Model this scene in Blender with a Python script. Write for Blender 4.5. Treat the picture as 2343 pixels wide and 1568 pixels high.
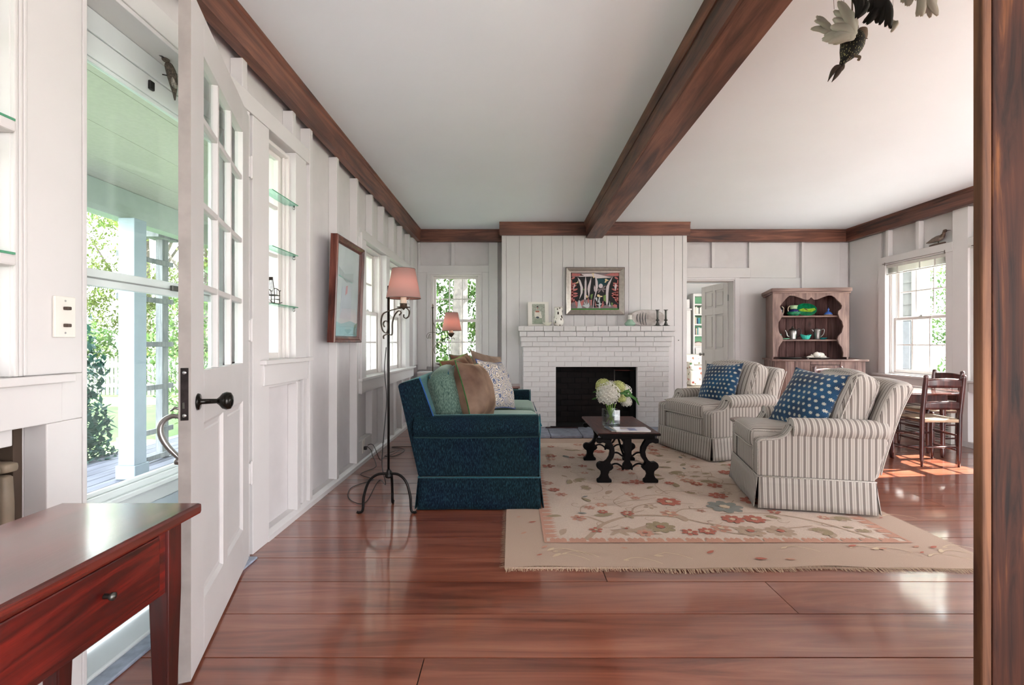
import bpy, bmesh, math, random
from math import sin, cos, pi, sqrt, atan2, radians
from mathutils import Vector, Matrix, noise
random.seed(7)
SC = bpy.context.scene
COL = SC.collection
for _o in list(bpy.data.objects):
    bpy.data.objects.remove(_o)

# ---------------------------------------------------------------- camera
EYE = 1.08
FPX = 1100.0
cam_d = bpy.data.cameras.new('camera')
cam_d.sensor_width = 36.0
cam_d.lens = 36.0 * FPX / 2343.0
cam_d.clip_start = 0.05
cam_d.clip_end = 300
cam = bpy.data.objects.new('camera', cam_d)
cam.location = (0, 0, EYE)
cam.rotation_euler = (pi / 2, 0, 0)
COL.objects.link(cam)
SC.camera = cam

def X(px, Y): return (px - 1171.5) / FPX * Y      # the place, at depth Y, of something seen in the photograph
def Z(py, Y): return EYE - (py - 784.0) / FPX * Y

# ---------------------------------------------------------------- light
SC.view_settings.view_transform = 'Standard'
SC.view_settings.look = 'None'
SC.view_settings.gamma = 1.0
SC.view_settings.use_curve_mapping = False
SC.view_settings.exposure = 1.58

world = bpy.data.worlds.new('sky')
SC.world = world
world.use_nodes = True
wn = world.node_tree
bg = wn.nodes['Background']
wtc = wn.nodes.new('ShaderNodeTexCoord')
wsep = wn.nodes.new('ShaderNodeSeparateXYZ')
wramp = wn.nodes.new('ShaderNodeValToRGB')
wn.links.new(wtc.outputs['Generated'], wsep.inputs[0])
wn.links.new(wsep.outputs['Z'], wramp.inputs[0])
wramp.color_ramp.elements[0].position = 0.0
wramp.color_ramp.elements[0].color = (1.0, 0.97, 0.965, 1)
wramp.color_ramp.elements[1].position = 0.9
wramp.color_ramp.elements[1].color = (0.78, 0.84, 1.0, 1)
wn.links.new(wramp.outputs[0], bg.inputs['Color'])
bg.inputs['Strength'].default_value = 4.0

sun_d = bpy.data.lights.new('sun', 'SUN')
sun_d.energy = 17.0
sun_d.angle = radians(0.6)
sun_d.color = (1.0, 0.95, 0.86)
sun = bpy.data.objects.new('sun', sun_d)
sun.rotation_euler = Vector((-1.0, -0.13, -0.98)).to_track_quat('-Z', 'Y').to_euler()
sun.location = (20, 3, 20)
COL.objects.link(sun)

def portal(loc, rot, sx, sy):
    d = bpy.data.lights.new('window_portal', 'AREA')
    d.shape = 'RECTANGLE'; d.size = sx; d.size_y = sy
    d.cycles.is_portal = True
    o = bpy.data.objects.new('window_portal', d)
    o.location = loc; o.rotation_euler = rot
    COL.objects.link(o)
# daylight entrances: left windows and door, far window, right windows, the opening added behind
portal((-1.62, 1.95, 1.25), (0, radians(-90), 0), 2.3, 0.95)
portal((-1.62, 2.77, 1.6), (0, radians(-90), 0), 1.3, 0.35)
portal((-1.62, 4.69, 1.37), (0, radians(-90), 0), 1.3, 0.75)
portal((-1.62, 5.57, 1.37), (0, radians(-90), 0), 1.3, 0.80)
portal((-0.79, 6.95, 1.38), (radians(-90), 0, 0), 0.75, 1.3)
portal((4.95, 5.6, 1.37), (0, radians(90), 0), 1.4, 0.88)
portal((4.95, 4.44, 1.37), (0, radians(90), 0), 1.4, 0.88)
portal((4.95, 2.57, 1.37), (0, radians(90), 0), 1.4, 0.88)

# ---------------------------------------------------------------- helpers: colour and material
def lin(c):
    c = c / 255.0
    return c / 12.92 if c <= 0.04045 else ((c + 0.055) / 1.055) ** 2.4
def S(r, g, b): return (lin(r), lin(g), lin(b), 1.0)

def new_mat(name):
    m = bpy.data.materials.new(name)
    m.use_nodes = True
    nt = m.node_tree
    return m, nt, nt.nodes['Principled BSDF']

def N(nt, kind, **kw):
    n = nt.nodes.new(kind)
    for k, v in kw.items():
        if k.startswith('i_'):
            n.inputs[k[2:].replace('_', ' ')].default_value = v
        else:
            setattr(n, k, v)
    return n

def mathn(nt, op, a, b=None):
    n = nt.nodes.new('ShaderNodeMath'); n.operation = op
    for i, v in enumerate((a, b)):
        if v is None: continue
        if isinstance(v, (int, float)): n.inputs[i].default_value = v
        else: nt.links.new(v, n.inputs[i])
    return n.outputs[0]

def ramp(nt, fac, stops):
    r = nt.nodes.new('ShaderNodeValToRGB')
    nt.links.new(fac, r.inputs[0])
    els = r.color_ramp.elements
    while len(els) < len(stops): els.new(0.5)
    for e, (p, c) in zip(els, stops):
        e.position = p; e.color = c
    return r.outputs[0]

def coords(nt, kind='Object', scale=(1, 1, 1), rand=False):
    tc = nt.nodes.new('ShaderNodeTexCoord')
    mp = nt.nodes.new('ShaderNodeMapping')
    nt.links.new(tc.outputs[kind], mp.inputs[0])
    mp.inputs['Scale'].default_value = scale
    if rand:
        oi = nt.nodes.new('ShaderNodeObjectInfo')
        vm = nt.nodes.new('ShaderNodeVectorMath'); vm.operation = 'SCALE'
        vm.inputs[0].default_value = (37.0, 23.0, 41.0)
        nt.links.new(oi.outputs['Random'], vm.inputs['Scale'])
        nt.links.new(vm.outputs[0], mp.inputs['Location'])
    return mp.outputs[0]

def add_bump(nt, bsdf, height, strength=0.2, dist=0.01):
    b = nt.nodes.new('ShaderNodeBump')
    b.inputs['Strength'].default_value = strength
    b.inputs['Distance'].default_value = dist
    nt.links.new(height, b.inputs['Height'])
    nt.links.new(b.outputs[0], bsdf.inputs['Normal'])

def plain(name, col, rough=0.5, metal=0.0, var=0.08, scale=12, bump=0.0, spec=None, coat=0):
    m, nt, b = new_mat(name)
    v = coords(nt)
    n = N(nt, 'ShaderNodeTexNoise', i_Scale=scale, i_Detail=4.0)
    nt.links.new(v, n.inputs['Vector'])
    c0 = tuple(max(0, x * (1 - var)) for x in col[:3]) + (1,)
    c1 = tuple(min(1, x * (1 + var)) for x in col[:3]) + (1,)
    nt.links.new(ramp(nt, n.outputs['Fac'], [(0.3, c0), (0.7, c1)]), b.inputs['Base Color'])
    b.inputs['Roughness'].default_value = rough
    b.inputs['Metallic'].default_value = metal
    if spec is not None: b.inputs['Specular IOR Level'].default_value = spec
    if coat:
        b.inputs['Coat Weight'].default_value = coat; b.inputs['Coat Roughness'].default_value = 0.08
    if bump: add_bump(nt, b, n.outputs['Fac'], bump)
    return m

def wood(name, dark, mid, light, axis='X', rough=0.4, scale=1.0, coat=0.0, knots=True, coatr=0.12, spec=0.5):
    m, nt, b = new_mat(name)
    st = {'X': (0.7, 9, 9), 'Y': (9, 0.7, 9), 'Z': (9, 9, 0.7)}[axis]
    st = tuple(s * scale for s in st)
    v = coords(nt, 'Object', st, rand=True)
    n = N(nt, 'ShaderNodeTexNoise', i_Scale=1.6, i_Detail=7.0, i_Roughness=0.62, i_Distortion=1.2)
    nt.links.new(v, n.inputs['Vector'])
    st2 = {'X': (1.0, 2.2, 2.2), 'Y': (2.2, 1.0, 2.2), 'Z': (2.2, 2.2, 1.0)}[axis]
    v2 = coords(nt, 'Object', tuple(s * scale for s in st2), rand=True)
    n2 = N(nt, 'ShaderNodeTexNoise', i_Scale=1.5, i_Detail=2.0)
    nt.links.new(v2, n2.inputs['Vector'])
    f = mathn(nt, 'ADD', mathn(nt, 'MULTIPLY', n.outputs['Fac'], 0.65), mathn(nt, 'MULTIPLY', n2.outputs['Fac'], 0.35))
    c = ramp(nt, f, [(0.36, dark), (0.5, mid), (0.64, light)])
    if knots:
        st3 = {'X': (0.8, 1.7, 1.7), 'Y': (1.7, 0.8, 1.7), 'Z': (1.7, 1.7, 0.8)}[axis]
        v3 = coords(nt, 'Object', tuple(s * scale for s in st3), rand=True)
        vo = N(nt, 'ShaderNodeTexVoronoi', i_Scale=1.25)
        nt.links.new(v3, vo.inputs['Vector'])
        k = ramp(nt, vo.outputs['Distance'], [(0.02, (0, 0, 0, 1)), (0.10, (1, 1, 1, 1))])
        mx = nt.nodes.new('ShaderNodeMix'); mx.data_type = 'RGBA'
        nt.links.new(k, mx.inputs['Factor'])
        mx.inputs['A'].default_value = tuple(x * 0.45 for x in dark[:3]) + (1,)
        nt.links.new(c, mx.inputs['B'])
        c = mx.outputs['Result']
    nt.links.new(c, b.inputs['Base Color'])
    b.inputs['Roughness'].default_value = rough
    b.inputs['Specular IOR Level'].default_value = spec
    if coat:
        b.inputs['Coat Weight'].default_value = coat
        b.inputs['Coat Roughness'].default_value = coatr
    add_bump(nt, b, n.outputs['Fac'], 0.12, 0.004)
    return m

def fabric(name, col, col2=None, rough=0.95, sheen=0.3, scale=160, stretch=(1, 1, 1), sheen_col=None):
    m, nt, b = new_mat(name)
    v = coords(nt, 'Object', stretch)
    n = N(nt, 'ShaderNodeTexNoise', i_Scale=scale, i_Detail=3.0)
    nt.links.new(v, n.inputs['Vector'])
    if col2 is None: col2 = tuple(x * 0.8 for x in col[:3]) + (1,)
    nt.links.new(ramp(nt, n.outputs['Fac'], [(0.35, col2), (0.65, col)]), b.inputs['Base Color'])
    b.inputs['Roughness'].default_value = rough
    b.inputs['Sheen Weight'].default_value = sheen
    b.inputs['Sheen Roughness'].default_value = 0.4
    if sheen_col: b.inputs['Sheen Tint'].default_value = sheen_col
    b.inputs['Specular IOR Level'].default_value = 0.2
    add_bump(nt, b, n.outputs['Fac'], 0.25, 0.002)
    return m

def glassy(name, tint=(0.96, 0.99, 0.985, 1), gloss=0.06):
    m = bpy.data.materials.new(name); m.use_nodes = True
    nt = m.node_tree; nt.nodes.clear()
    out = N(nt, 'ShaderNodeOutputMaterial')
    mix = N(nt, 'ShaderNodeMixShader')
    tr = N(nt, 'ShaderNodeBsdfTransparent'); tr.inputs[0].default_value = tint
    gl = N(nt, 'ShaderNodeBsdfGlossy'); gl.inputs['Roughness'].default_value = 0.02
    lw = N(nt, 'ShaderNodeLayerWeight', i_Blend=0.5)
    f5 = mathn(nt, 'POWER', lw.outputs['Facing'], 5.0)
    nt.links.new(mathn(nt, 'ADD', mathn(nt, 'MULTIPLY', f5, 0.55), gloss * 0.5), mix.inputs[0])
    nt.links.new(tr.outputs[0], mix.inputs[1]); nt.links.new(gl.outputs[0], mix.inputs[2])
    nt.links.new(mix.outputs[0], out.inputs[0])
    return m

# ---------------------------------------------------------------- helpers: mesh building
class MB:
    def __init__(s): s.v = []; s.f = []; s.sm = []; s.mi = []; s.m = 0
    def add(s, vs, fs, smooth=False):
        o = len(s.v); s.v += [tuple(v) for v in vs]
        for f in fs: s.f.append(tuple(i + o for i in f)); s.sm.append(smooth); s.mi.append(s.m)
        return s
    def box(s, x0, y0, z0, x1, y1, z1):
        x0, x1 = min(x0, x1), max(x0, x1); y0, y1 = min(y0, y1), max(y0, y1); z0, z1 = min(z0, z1), max(z0, z1)
        return s.add([(x0, y0, z0), (x1, y0, z0), (x1, y1, z0), (x0, y1, z0), (x0, y0, z1), (x1, y0, z1), (x1, y1, z1), (x0, y1, z1)],
                     [(0, 3, 2, 1), (4, 5, 6, 7), (0, 1, 5, 4), (1, 2, 6, 5), (2, 3, 7, 6), (3, 0, 4, 7)])
    def prism(s, poly, axis, a, b, smooth=False):
        """poly = 2-D points; extruded along axis from a to b. axis Y: poly=(x,z); X: (y,z); Z: (x,y)"""
        def P(p, t):
            return {'X': (t, p[0], p[1]), 'Y': (p[0], t, p[1]), 'Z': (p[0], p[1], t)}[axis]
        n = len(poly)
        vs = [P(p, a) for p in poly] + [P(p, b) for p in poly]
        o = len(s.v); s.v += vs
        s.f.append(tuple(o + i for i in range(n))); s.sm.append(False); s.mi.append(s.m)
        s.f.append(tuple(o + n + i for i in reversed(range(n)))); s.sm.append(False); s.mi.append(s.m)
        for i in range(n):
            j = (i + 1) % n
            s.f.append((o + i, o + n + i, o + n + j, o + j)); s.sm.append(smooth); s.mi.append(s.m)
        return s
    def lathe(s, prof, c=(0, 0, 0), seg=24, sq=None, ax='Z'):
        """prof = [(r, h)]; smooth surface of revolution"""
        vs = []; fs = []
        n = len(prof)
        for r, h in prof:
            for k in range(seg):
                a = 2 * pi * k / seg
                x, y = r * cos(a), r * sin(a)
                if ax == 'Z': vs.append((c[0] + x, c[1] + y, c[2] + h))
                elif ax == 'X': vs.append((c[0] + h, c[1] + x, c[2] + y))
                else: vs.append((c[0] + x, c[1] + h, c[2] + y))
        for i in range(n - 1):
            for k in range(seg):
                l = (k + 1) % seg
                q = (i * seg + k, i * seg + l, (i + 1) * seg + l, (i + 1) * seg + k)
                fs.append(q if ax != 'Y' else q[::-1])
        s.add(vs, fs, True)
        o = len(s.v) - n * seg
        for row, rev in ((0, True), (n - 1, False)):
            if prof[row][0] > 1e-5:
                f = [o + row * seg + k for k in range(seg)]
                s.f.append(tuple(f[::-1] if rev else f)); s.sm.append(False); s.mi.append(s.m)
        return s
    def tube(s, pts, r, seg=8, caps=True, flat=None):
        """sweep circle (or flat = (w, t) strap) along pts; r number or list"""
        pts = [Vector(p) for p in pts]
        n = len(pts); vs = []; fs = []
        up = Vector((0, 0, 1))
        t0 = (pts[1] - pts[0]).normalized()
        if abs(t0.dot(up)) > 0.95: up = Vector((0, 1, 0))
        if flat and len(flat) > 2: up = Vector(flat[2])
        nrm = (up - t0 * up.dot(t0)).normalized()
        for i in range(n):
            if i == 0: t = pts[1] - pts[0]
            elif i == n - 1: t = pts[-1] - pts[-2]
            else: t = pts[i + 1] - pts[i - 1]
            t = t.normalized() if t.length > 1e-9 else t0
            if flat and len(flat) > 2: nrm = Vector(flat[2])
            nrm = (nrm - t * nrm.dot(t)).normalized()
            bn = t.cross(nrm)
            rr = r[i] if isinstance(r, (list, tuple)) else r
            for k in range(seg):
                a = 2 * pi * k / seg
                if flat:
                    vs.append(pts[i] + nrm * (flat[0] * 0.5 * (1 if cos(a + .01) > 0 else -1)) + bn * (flat[1] * 0.5 * (1 if sin(a + .01) > 0 else -1))) if seg == 4 else vs.append(pts[i] + nrm * flat[0] * .5 * cos(a) + bn * flat[1] * .5 * sin(a))
                else:
                    vs.append(pts[i] + (nrm * cos(a) + bn * sin(a)) * rr)
        for i in range(n - 1):
            for k in range(seg):
                l = (k + 1) % seg
                fs.append((i * seg + k, i * seg + l, (i + 1) * seg + l, (i + 1) * seg + k))
        if caps:
            fs.append(tuple(reversed(range(seg)))); fs.append(tuple((n - 1) * seg + k for k in range(seg)))
        return s.add(vs, fs, seg > 4)
    def rbox(s, c, d, r, n=6, crown=(0, 0, 0), wob=0.0, seed=0, fn=None):
        """rounded box: centre c, full dims d, corner radius r, crown = extra bulge per axis"""
        h = [x / 2 for x in d]
        bm = bmesh.new()
        bmesh.ops.create_cube(bm, size=2)
        bmesh.ops.subdivide_edges(bm, edges=bm.edges[:], cuts=n, use_grid_fill=True)
        idx = {}; vs = []
        for i, v in enumerate(bm.verts):
            idx[v.index] = i
            p = v.co
            q = Vector([math.copysign(min(1, abs(a)), a) for a in p])
            # concentrate vertices near the edges
            w = Vector([math.copysign(1 - (1 - abs(a)) ** 1.5, a) if abs(a) < 1 else a for a in q])
            full = Vector([w[k] * h[k] for k in range(3)])
            inner = Vector([max(-(h[k] - r), min(h[k] - r, full[k])) for k in range(3)])
            dd = full - inner
            if dd.length > 1e-9: pos = inner + dd.normalized() * min(r, max(abs(x) for x in dd) if dd.length else r)
            else: pos = full
            for k in range(3):
                if crown[k]:
                    a, b2 = [j for j in range(3) if j != k]
                    pos[k] += math.copysign(crown[k] * max(0, 1 - w[a] ** 2) * max(0, 1 - w[b2] ** 2), w[k]) * abs(w[k])
            if wob:
                pos += noise.noise_vector(Vector(pos) * 5 + Vector((seed, seed * 2, 0))) * wob
            pos = pos + Vector(c)
            if fn: pos = Vector(fn(pos))
            vs.append(pos)
        fs = [tuple(v.index for v in f.verts) for f in bm.faces]
        bm.free()
        return s.add(vs, fs, True)
    def grid(s, fn, nu, nv, closed_u=False, smooth=True):
        vs = [fn(i / nu, j / nv) for j in range(nv + 1) for i in range(nu + 1)]
        fs = [(j * (nu + 1) + i, j * (nu + 1) + i + 1, (j + 1) * (nu + 1) + i + 1, (j + 1) * (nu + 1) + i) for j in range(nv) for i in range(nu)]
        return s.add(vs, fs, smooth)
    def xf(s, M, start=0):
        for i in range(start, len(s.v)): s.v[i] = tuple(M @ Vector(s.v[i]))
        return s
    def build(s, name, mat, parent=None, bevel=0.0, bseg=2, kind=None, label=None, sub=0, solid=0):
        me = bpy.data.meshes.new(name)
        me.from_pydata(s.v, [], s.f)
        me.polygons.foreach_set('use_smooth', s.sm)
        mats = mat if isinstance(mat, (list, tuple)) else [mat]
        for m_ in mats: me.materials.append(m_)
        if len(mats) > 1: me.polygons.foreach_set('material_index', s.mi)
        me.update()
        o = bpy.data.objects.new(name, me)
        COL.objects.link(o)
        if parent is not None: o.parent = parent
        if solid:
            md = o.modifiers.new('solid', 'SOLIDIFY'); md.thickness = solid; md.offset = 0
        if bevel:
            md = o.modifiers.new('bevel', 'BEVEL'); md.width = bevel; md.segments = bseg
            md.limit_method = 'ANGLE'; md.angle_limit = radians(35)
        if sub:
            md = o.modifiers.new('sub', 'SUBSURF'); md.levels = sub; md.render_levels = sub
        if kind: o['kind'] = kind
        if label: o['label'] = label
        return o

def box(name, mat, x0, y0, z0, x1, y1, z1, parent=None, bevel=0.0, **kw):
    return MB().box(x0, y0, z0, x1, y1, z1).build(name, mat, parent, bevel, **kw)

def thing(name, label, cat, loc=(0, 0, 0), rotz=0.0, group=None):
    o = bpy.data.objects.new(name, None)
    o.empty_display_size = 0.05
    o.location = loc; o.rotation_euler = (0, 0, rotz)
    o['label'] = label; o['category'] = cat
    if group: o['group'] = group
    COL.objects.link(o)
    return o

def tag(o, label, cat, group=None, kind=None):
    o['label'] = label; o['category'] = cat
    if group: o['group'] = group
    if kind: o['kind'] = kind
    return o

def struct(name, loc=(0, 0, 0), rotz=0.0):
    o = bpy.data.objects.new(name, None)
    o.empty_display_size = 0.05
    o.location = loc; o.rotation_euler = (0, 0, rotz)
    o['kind'] = 'structure'
    COL.objects.link(o)
    return o

def share(src, name, loc, parent=None, rot=None, scale=None):
    o = src.copy(); o.name = name
    COL.objects.link(o)
    o.location = loc
    if parent is not None: o.parent = parent
    if rot is not None: o.rotation_euler = rot
    if scale is not None: o.scale = scale
    return o

def dup(root, loc, rotz=0.0, label=None, group=None):
    r = root.copy(); COL.objects.link(r)
    r.location = loc; r.rotation_euler = (0, 0, rotz)
    if label: r['label'] = label
    if group: r['group'] = group
    for ch in list(root.children):
        c = ch.copy(); COL.objects.link(c); c.parent = r
        for g in ch.children:
            d = g.copy(); COL.objects.link(d); d.parent = c
    return r

def spiral(c, r0, r1, a0, a1, n=14, plane='XZ', y=0):
    pts = []
    for i in range(n + 1):
        t = i / n
        a = a0 + (a1 - a0) * t; r = r0 + (r1 - r0) * t
        p = (c[0] + r * cos(a), c[1] + r * sin(a))
        pts.append((p[0], y, p[1]) if plane == 'XZ' else (y, p[0], p[1]))
    return pts

def smoothpath(pts, n=6):
    """Catmull-Rom through pts"""
    P = [Vector(p) for p in pts]
    out = []
    for i in range(len(P) - 1):
        a = P[max(i - 1, 0)]; b = P[i]; c = P[i + 1]; d = P[min(i + 2, len(P) - 1)]
        for k in range(n):
            t = k / n
            out.append(0.5 * ((2 * b) + (c - a) * t + (2 * a - 5 * b + 4 * c - d) * t * t + (3 * b - a - 3 * c + d) * t ** 3))
    out.append(P[-1])
    return out

# ---------------------------------------------------------------- materials
WHITE = plain('white_paint', S(209, 206, 205), 0.45, var=0.02, scale=5)
WHITE2 = plain('white_panel_paint', S(206, 202, 202), 0.6, var=0.03, scale=9, bump=0.03)
CEIL = plain('ceiling_plaster', S(236, 243, 249), 0.85, var=0.012, scale=2)
TRIMW = plain('gloss_white_trim', S(218, 213, 210), 0.35, var=0.02, scale=6)
BRICKW = plain('painted_brick', S(208, 205, 204), 0.6, var=0.03, scale=18, bump=0.3)
DOORW = plain('worn_white_door_paint', S(202, 199, 198), 0.4, var=0.04, scale=4)
DOOREDGE = plain('worn_door_edge', S(150, 143, 139), 0.5, var=0.14, scale=14)
BEAM = [wood('beam_wood_' + a, S(50, 26, 20), S(102, 62, 48), S(138, 90, 70), a, 0.5, coat=0.1) for a in 'XYZ']
BEAM = dict(zip('XYZ', BEAM))
POSTW = wood('post_wood', S(18, 8, 5), S(56, 28, 16), S(108, 66, 34), 'Z', 0.6, 1.8, coat=0, spec=.15)
FLOORW = wood('floor_pine', S(94, 43, 28), S(132, 73, 53), S(157, 98, 76), 'X', 0.28, 0.8, coat=1.0, coatr=0.09)
GAP = plain('dark_gap', S(30, 12, 8), 0.9)
POSTE = wood('post_edge_wood', S(52, 30, 20), S(94, 62, 42), S(122, 84, 58), 'Z', 0.55, 1.3, spec=.2)
CHERRY = wood('cherry_wood', S(14, 2, 2), S(62, 7, 4), S(108, 20, 11), 'Y', 0.3, 2.2, coat=0.35, knots=False, coatr=0.1)
CHERRYZ = wood('cherry_wood_leg', S(16, 3, 2), S(58, 8, 5), S(96, 18, 12), 'Z', 0.35, 1.5, coat=0.4, knots=False)
HUTCH = wood('old_pine', S(82, 60, 55), S(124, 98, 90), S(156, 130, 121), 'Z', 0.6, 1.6)
HUTCHX = wood('old_pine_rail', S(82, 60, 55), S(124, 98, 90), S(156, 130, 121), 'X', 0.6, 1.6)
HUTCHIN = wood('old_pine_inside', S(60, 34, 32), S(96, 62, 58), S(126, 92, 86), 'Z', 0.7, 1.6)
DARKW = wood('dark_walnut', S(28, 11, 9), S(58, 24, 18), S(88, 42, 34), 'Y', 0.4, 2, knots=False, spec=0.12)
DARKWZ = plain('near_black_wood', S(10, 6, 6), 0.5, var=0.3, spec=0.12)
CHAIRW = wood('chair_wood', S(34, 14, 14), S(66, 30, 28), S(98, 54, 48), 'Z', 0.3, 2, coat=0.5, knots=False)
TABLEW = wood('table_mahogany', S(50, 22, 18), S(92, 46, 38), S(120, 70, 60), 'X', 0.2, 1.4, coat=0.8, coatr=0.06, knots=False)
IRON = plain('black_iron', S(24, 21, 20), 0.4, 0.7, var=0.2)
IRONB = plain('bronze_iron', S(74, 62, 52), 0.4, 0.7, var=0.3)
PEWTER = plain('pewter', S(150, 148, 145), 0.3, 0.9, var=0.1)
PEWTERD = plain('dark_pewter', S(86, 86, 82), 0.35, 0.8, var=0.2)
BLACK = plain('black_plastic', S(18, 17, 17), 0.5)
SOOT = plain('sooty_firebox', S(10, 9, 9), 0.95, var=0.4, scale=20)
STONE = plain('bluestone', S(136, 142, 156), 0.6, var=0.25, scale=14, bump=0.3)
GLASS = glassy('window_glass')
GLASSG = glassy('green_edge_glass', (0.72, 0.93, 0.86, 1), 0.1)
GLASSEDGE = plain('glass_edge_green', S(88, 150, 118), 0.1, var=0.1, scale=5)
CLEAR = glassy('clear_glass', (0.93, 0.96, 0.96, 1), 0.12)
STEEL = plain('brushed_metal', S(170, 172, 172), 0.3, 0.9, var=0.05)
ALU = plain('white_aluminium', S(216, 222, 222), 0.35, 0.1, var=0.02)
CREAM = plain('cream_plastic', S(226, 222, 214), 0.35, var=0.01)
# ================================================================ THE SETTING
XL = -1.32; XLS = -1.385; YF = 6.71; XR = 4.68; ZC = 2.65; ZB = 2.48
YB = -1.6                                      # the room goes on behind the camera
FX = -0.135; FX1 = 2.29; FY = 6.30             # chimney breast

# ---- floor of wide pine boards
fl = MB().box(-1.55, YB, -0.08, 5.0, 6.9, -0.014).build('floor', GAP); fl['kind'] = 'structure'
rows = [YB]
edges = [0.62, 0.875, 1.13, 1.39, 1.648, 1.913, 2.170, 2.41, 2.66, 2.91, 3.17, 3.43, 3.68, 3.94, 4.2, 4.46, 4.71, 4.97, 5.22, 5.48, 5.73, 5.99, 6.24, 6.5, 6.9]
e = 0.62
while e > YB: 
    e -= 0.26; edges.insert(0, e)
edges[0] = YB
joints = {2.170: [0.43], 1.913: [1.142]}
random.seed(11)
for i in range(len(edges) - 1):
    y0, y1 = edges[i], edges[i + 1]
    if y1 - y0 < 0.03: continue
    xs = [-1.55]
    if abs(y0 - 2.170) < .01: xs += [0.43, 3.2]
    elif abs(y0 - 1.913) < .01: xs += [1.142]
    elif abs(y0 - 1.648) < .01: xs += [2.6]
    elif abs(y0 - 1.39) < .01: xs += [-0.3]
    else:
        x = -1.55 + random.uniform(1.0, 3.4)
        while x < 4.4: xs.append(x); x += random.uniform(2.2, 3.6)
    xs.append(5.0)
    for a, b in zip(xs, xs[1:]):
        dz = random.uniform(-0.0008, 0.0)
        box('plank', FLOORW, a + 0.0018, y0 + 0.0026, -0.0139, b - 0.0018, y1 - 0.0026, dz, fl)

# ---- ceiling
cl = MB().box(-1.6, YB, ZC, 5.0, 6.95, ZC + 0.12).build('ceiling', CEIL); cl['kind'] = 'structure'

def cornice(name, axis, a, b, wallp, sgn, z1=ZC, h=0.17, thick=0.045, crown=0.012):
    """wooden cornice board on a wall; axis X runs in x on a y-plane; sgn = direction into the room"""
    p = wallp; q = wallp + sgn * thick; c = wallp + sgn * (thick + crown)
    poly = [(p, z1 - h), (q, z1 - h), (q, z1 - 0.045), (q + sgn * 0.004, z1 - 0.04), (q + sgn * crown * .5, z1 - 0.022), (c, z1 - 0.012), (c, z1 - 0.0005), (p, z1 - 0.0005)]
    if axis == 'Y': pr = MB().prism(poly, 'Y', a, b)
    else: pr = MB().prism(poly, 'X', a, b)
    if name is None: return pr
    o = pr.build(name, BEAM[axis]); o['kind'] = 'structure'
    return o
cornice('trim_1', 'Y', YB, YF, XL - 0.01, 1, thick=0.06)
cornice('trim_2', 'X', -1.33, FX + 0.0, YF, -1)
cornice('trim_3', 'X', FX1, XR + 0.02, YF, -1)
cornice('trim_4', 'Y', YB, YF, XR + 0.02, -1, thick=0.07)
cornice('trim_5', 'X', FX - 0.03, FX1 + 0.03, FY, -1)

# ---- big beam, boxed with boards, running toward the fireplace
t = struct('trim_6')
def skew(o):                                   # the beam drifts 6 cm over its length
    M = Matrix.Identity(4); M[0][1] = 0.014; M[0][3] = -0.014 * 6.3
    o.data.transform(M)
    return o
skew(box('beam_bottom_board', BEAM['Y'], 0.975, YB, 2.435, 1.175, 6.25, 2.475, t, 0.004))
skew(box('beam_side_board', BEAM['Y'], 0.962, YB, 2.437, 0.98, 6.25, 2.60, t, 0.002))
skew(box('beam_side_board', BEAM['Y'], 1.165, YB, 2.45, 1.183, 6.25, 2.65, t, 0.002))
skew(MB().prism([(0.985, 2.585), (0.955, 2.585), (0.953, 2.60), (0.944, 2.615), (0.938, 2.632), (0.937, 2.65), (0.985, 2.65)], 'Y', YB, 6.25).build('beam_crown_strip', BEAM['Y'], t))

# ---- walls made of boarding with openings
def wall_with_holes(name, axis, p0, p1, a0, a1, z0, z1, holes, mat):
    """axis 'Y': wall plane at x in p0..p1 spanning y a0..a1. holes=[(a,b,zlo,zhi)]"""
    m = MB()
    cuts = sorted(set([a0, a1] + [h[0] for h in holes] + [h[1] for h in holes]))
    for c, d in zip(cuts, cuts[1:]):
        mid = (c + d) / 2
        hs = sorted([(h[2], h[3]) for h in holes if h[0] < mid < h[1]])
        z = z0
        for lo, hi in hs + [(z1, z1)]:
            if lo > z + 1e-4:
                if axis == 'Y': m.box(p0, c, z, p1, d, lo)
                else: m.box(c, p0, z, d, p1, lo)
            z = hi
    o = m.build(name, mat); o['kind'] = 'structure'
    return o

# left wall
D0, D1 = 1.479, 2.402                          # doorway
W1 = (4.35, 5.05); W2 = (5.19, 5.96); WZ = (0.747, 1.998)
SR = (2.61, 2.93); SZ = (0.966, 2.215)         # sidelight beyond the door
SL = (0.94, 1.262)                             # sidelight before the door
NICHE = (0.7, 1.365, 0.12, 0.865 - 0.16)
wl = wall_with_holes('wall_left', 'Y', XLS - 0.11, XLS, YB, YF + .1, -0.02, ZC,
                     [(D0, D1, -0.02, 2.24), (*SR, *SZ), (*SL, *SZ), (*W1, *WZ), (*W2, *WZ), (0.5, 1.36, 0.06, 0.85), (-0.6, 0.1, 0.9, 2.0)], WHITE2)
def L(name, y0, y1, z0, z1, x1=XL, x0=XLS + 0.0005, mat=WHITE, bev=0.003, par=wl):
    return box(name, mat, x0, y0, z0, x1, y1, z1, par, bev)
for y in (3.14, 3.626, 4.096):
    L('stud', y, y + 0.045, 0.045, ZB)
for y in (2.36, 2.90, 2.0, 1.47, 1.0, 0.5):
    L('stud', y, y + 0.045, 2.33, ZB, XL - 0.003)
for y in (4.545, 4.94, 5.37, 5.77, 6.2):
    L('stud', y, y + 0.045, 2.083, ZB, XL - 0.002)
for y in (4.545, 4.94, 5.37, 5.77, 6.2):
    L('stud', y, y + 0.045, 0.045, 0.63, XL - 0.002)
L('stud', 2.965, 3.01, 0.045, 0.84, XL - 0.003)
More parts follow.
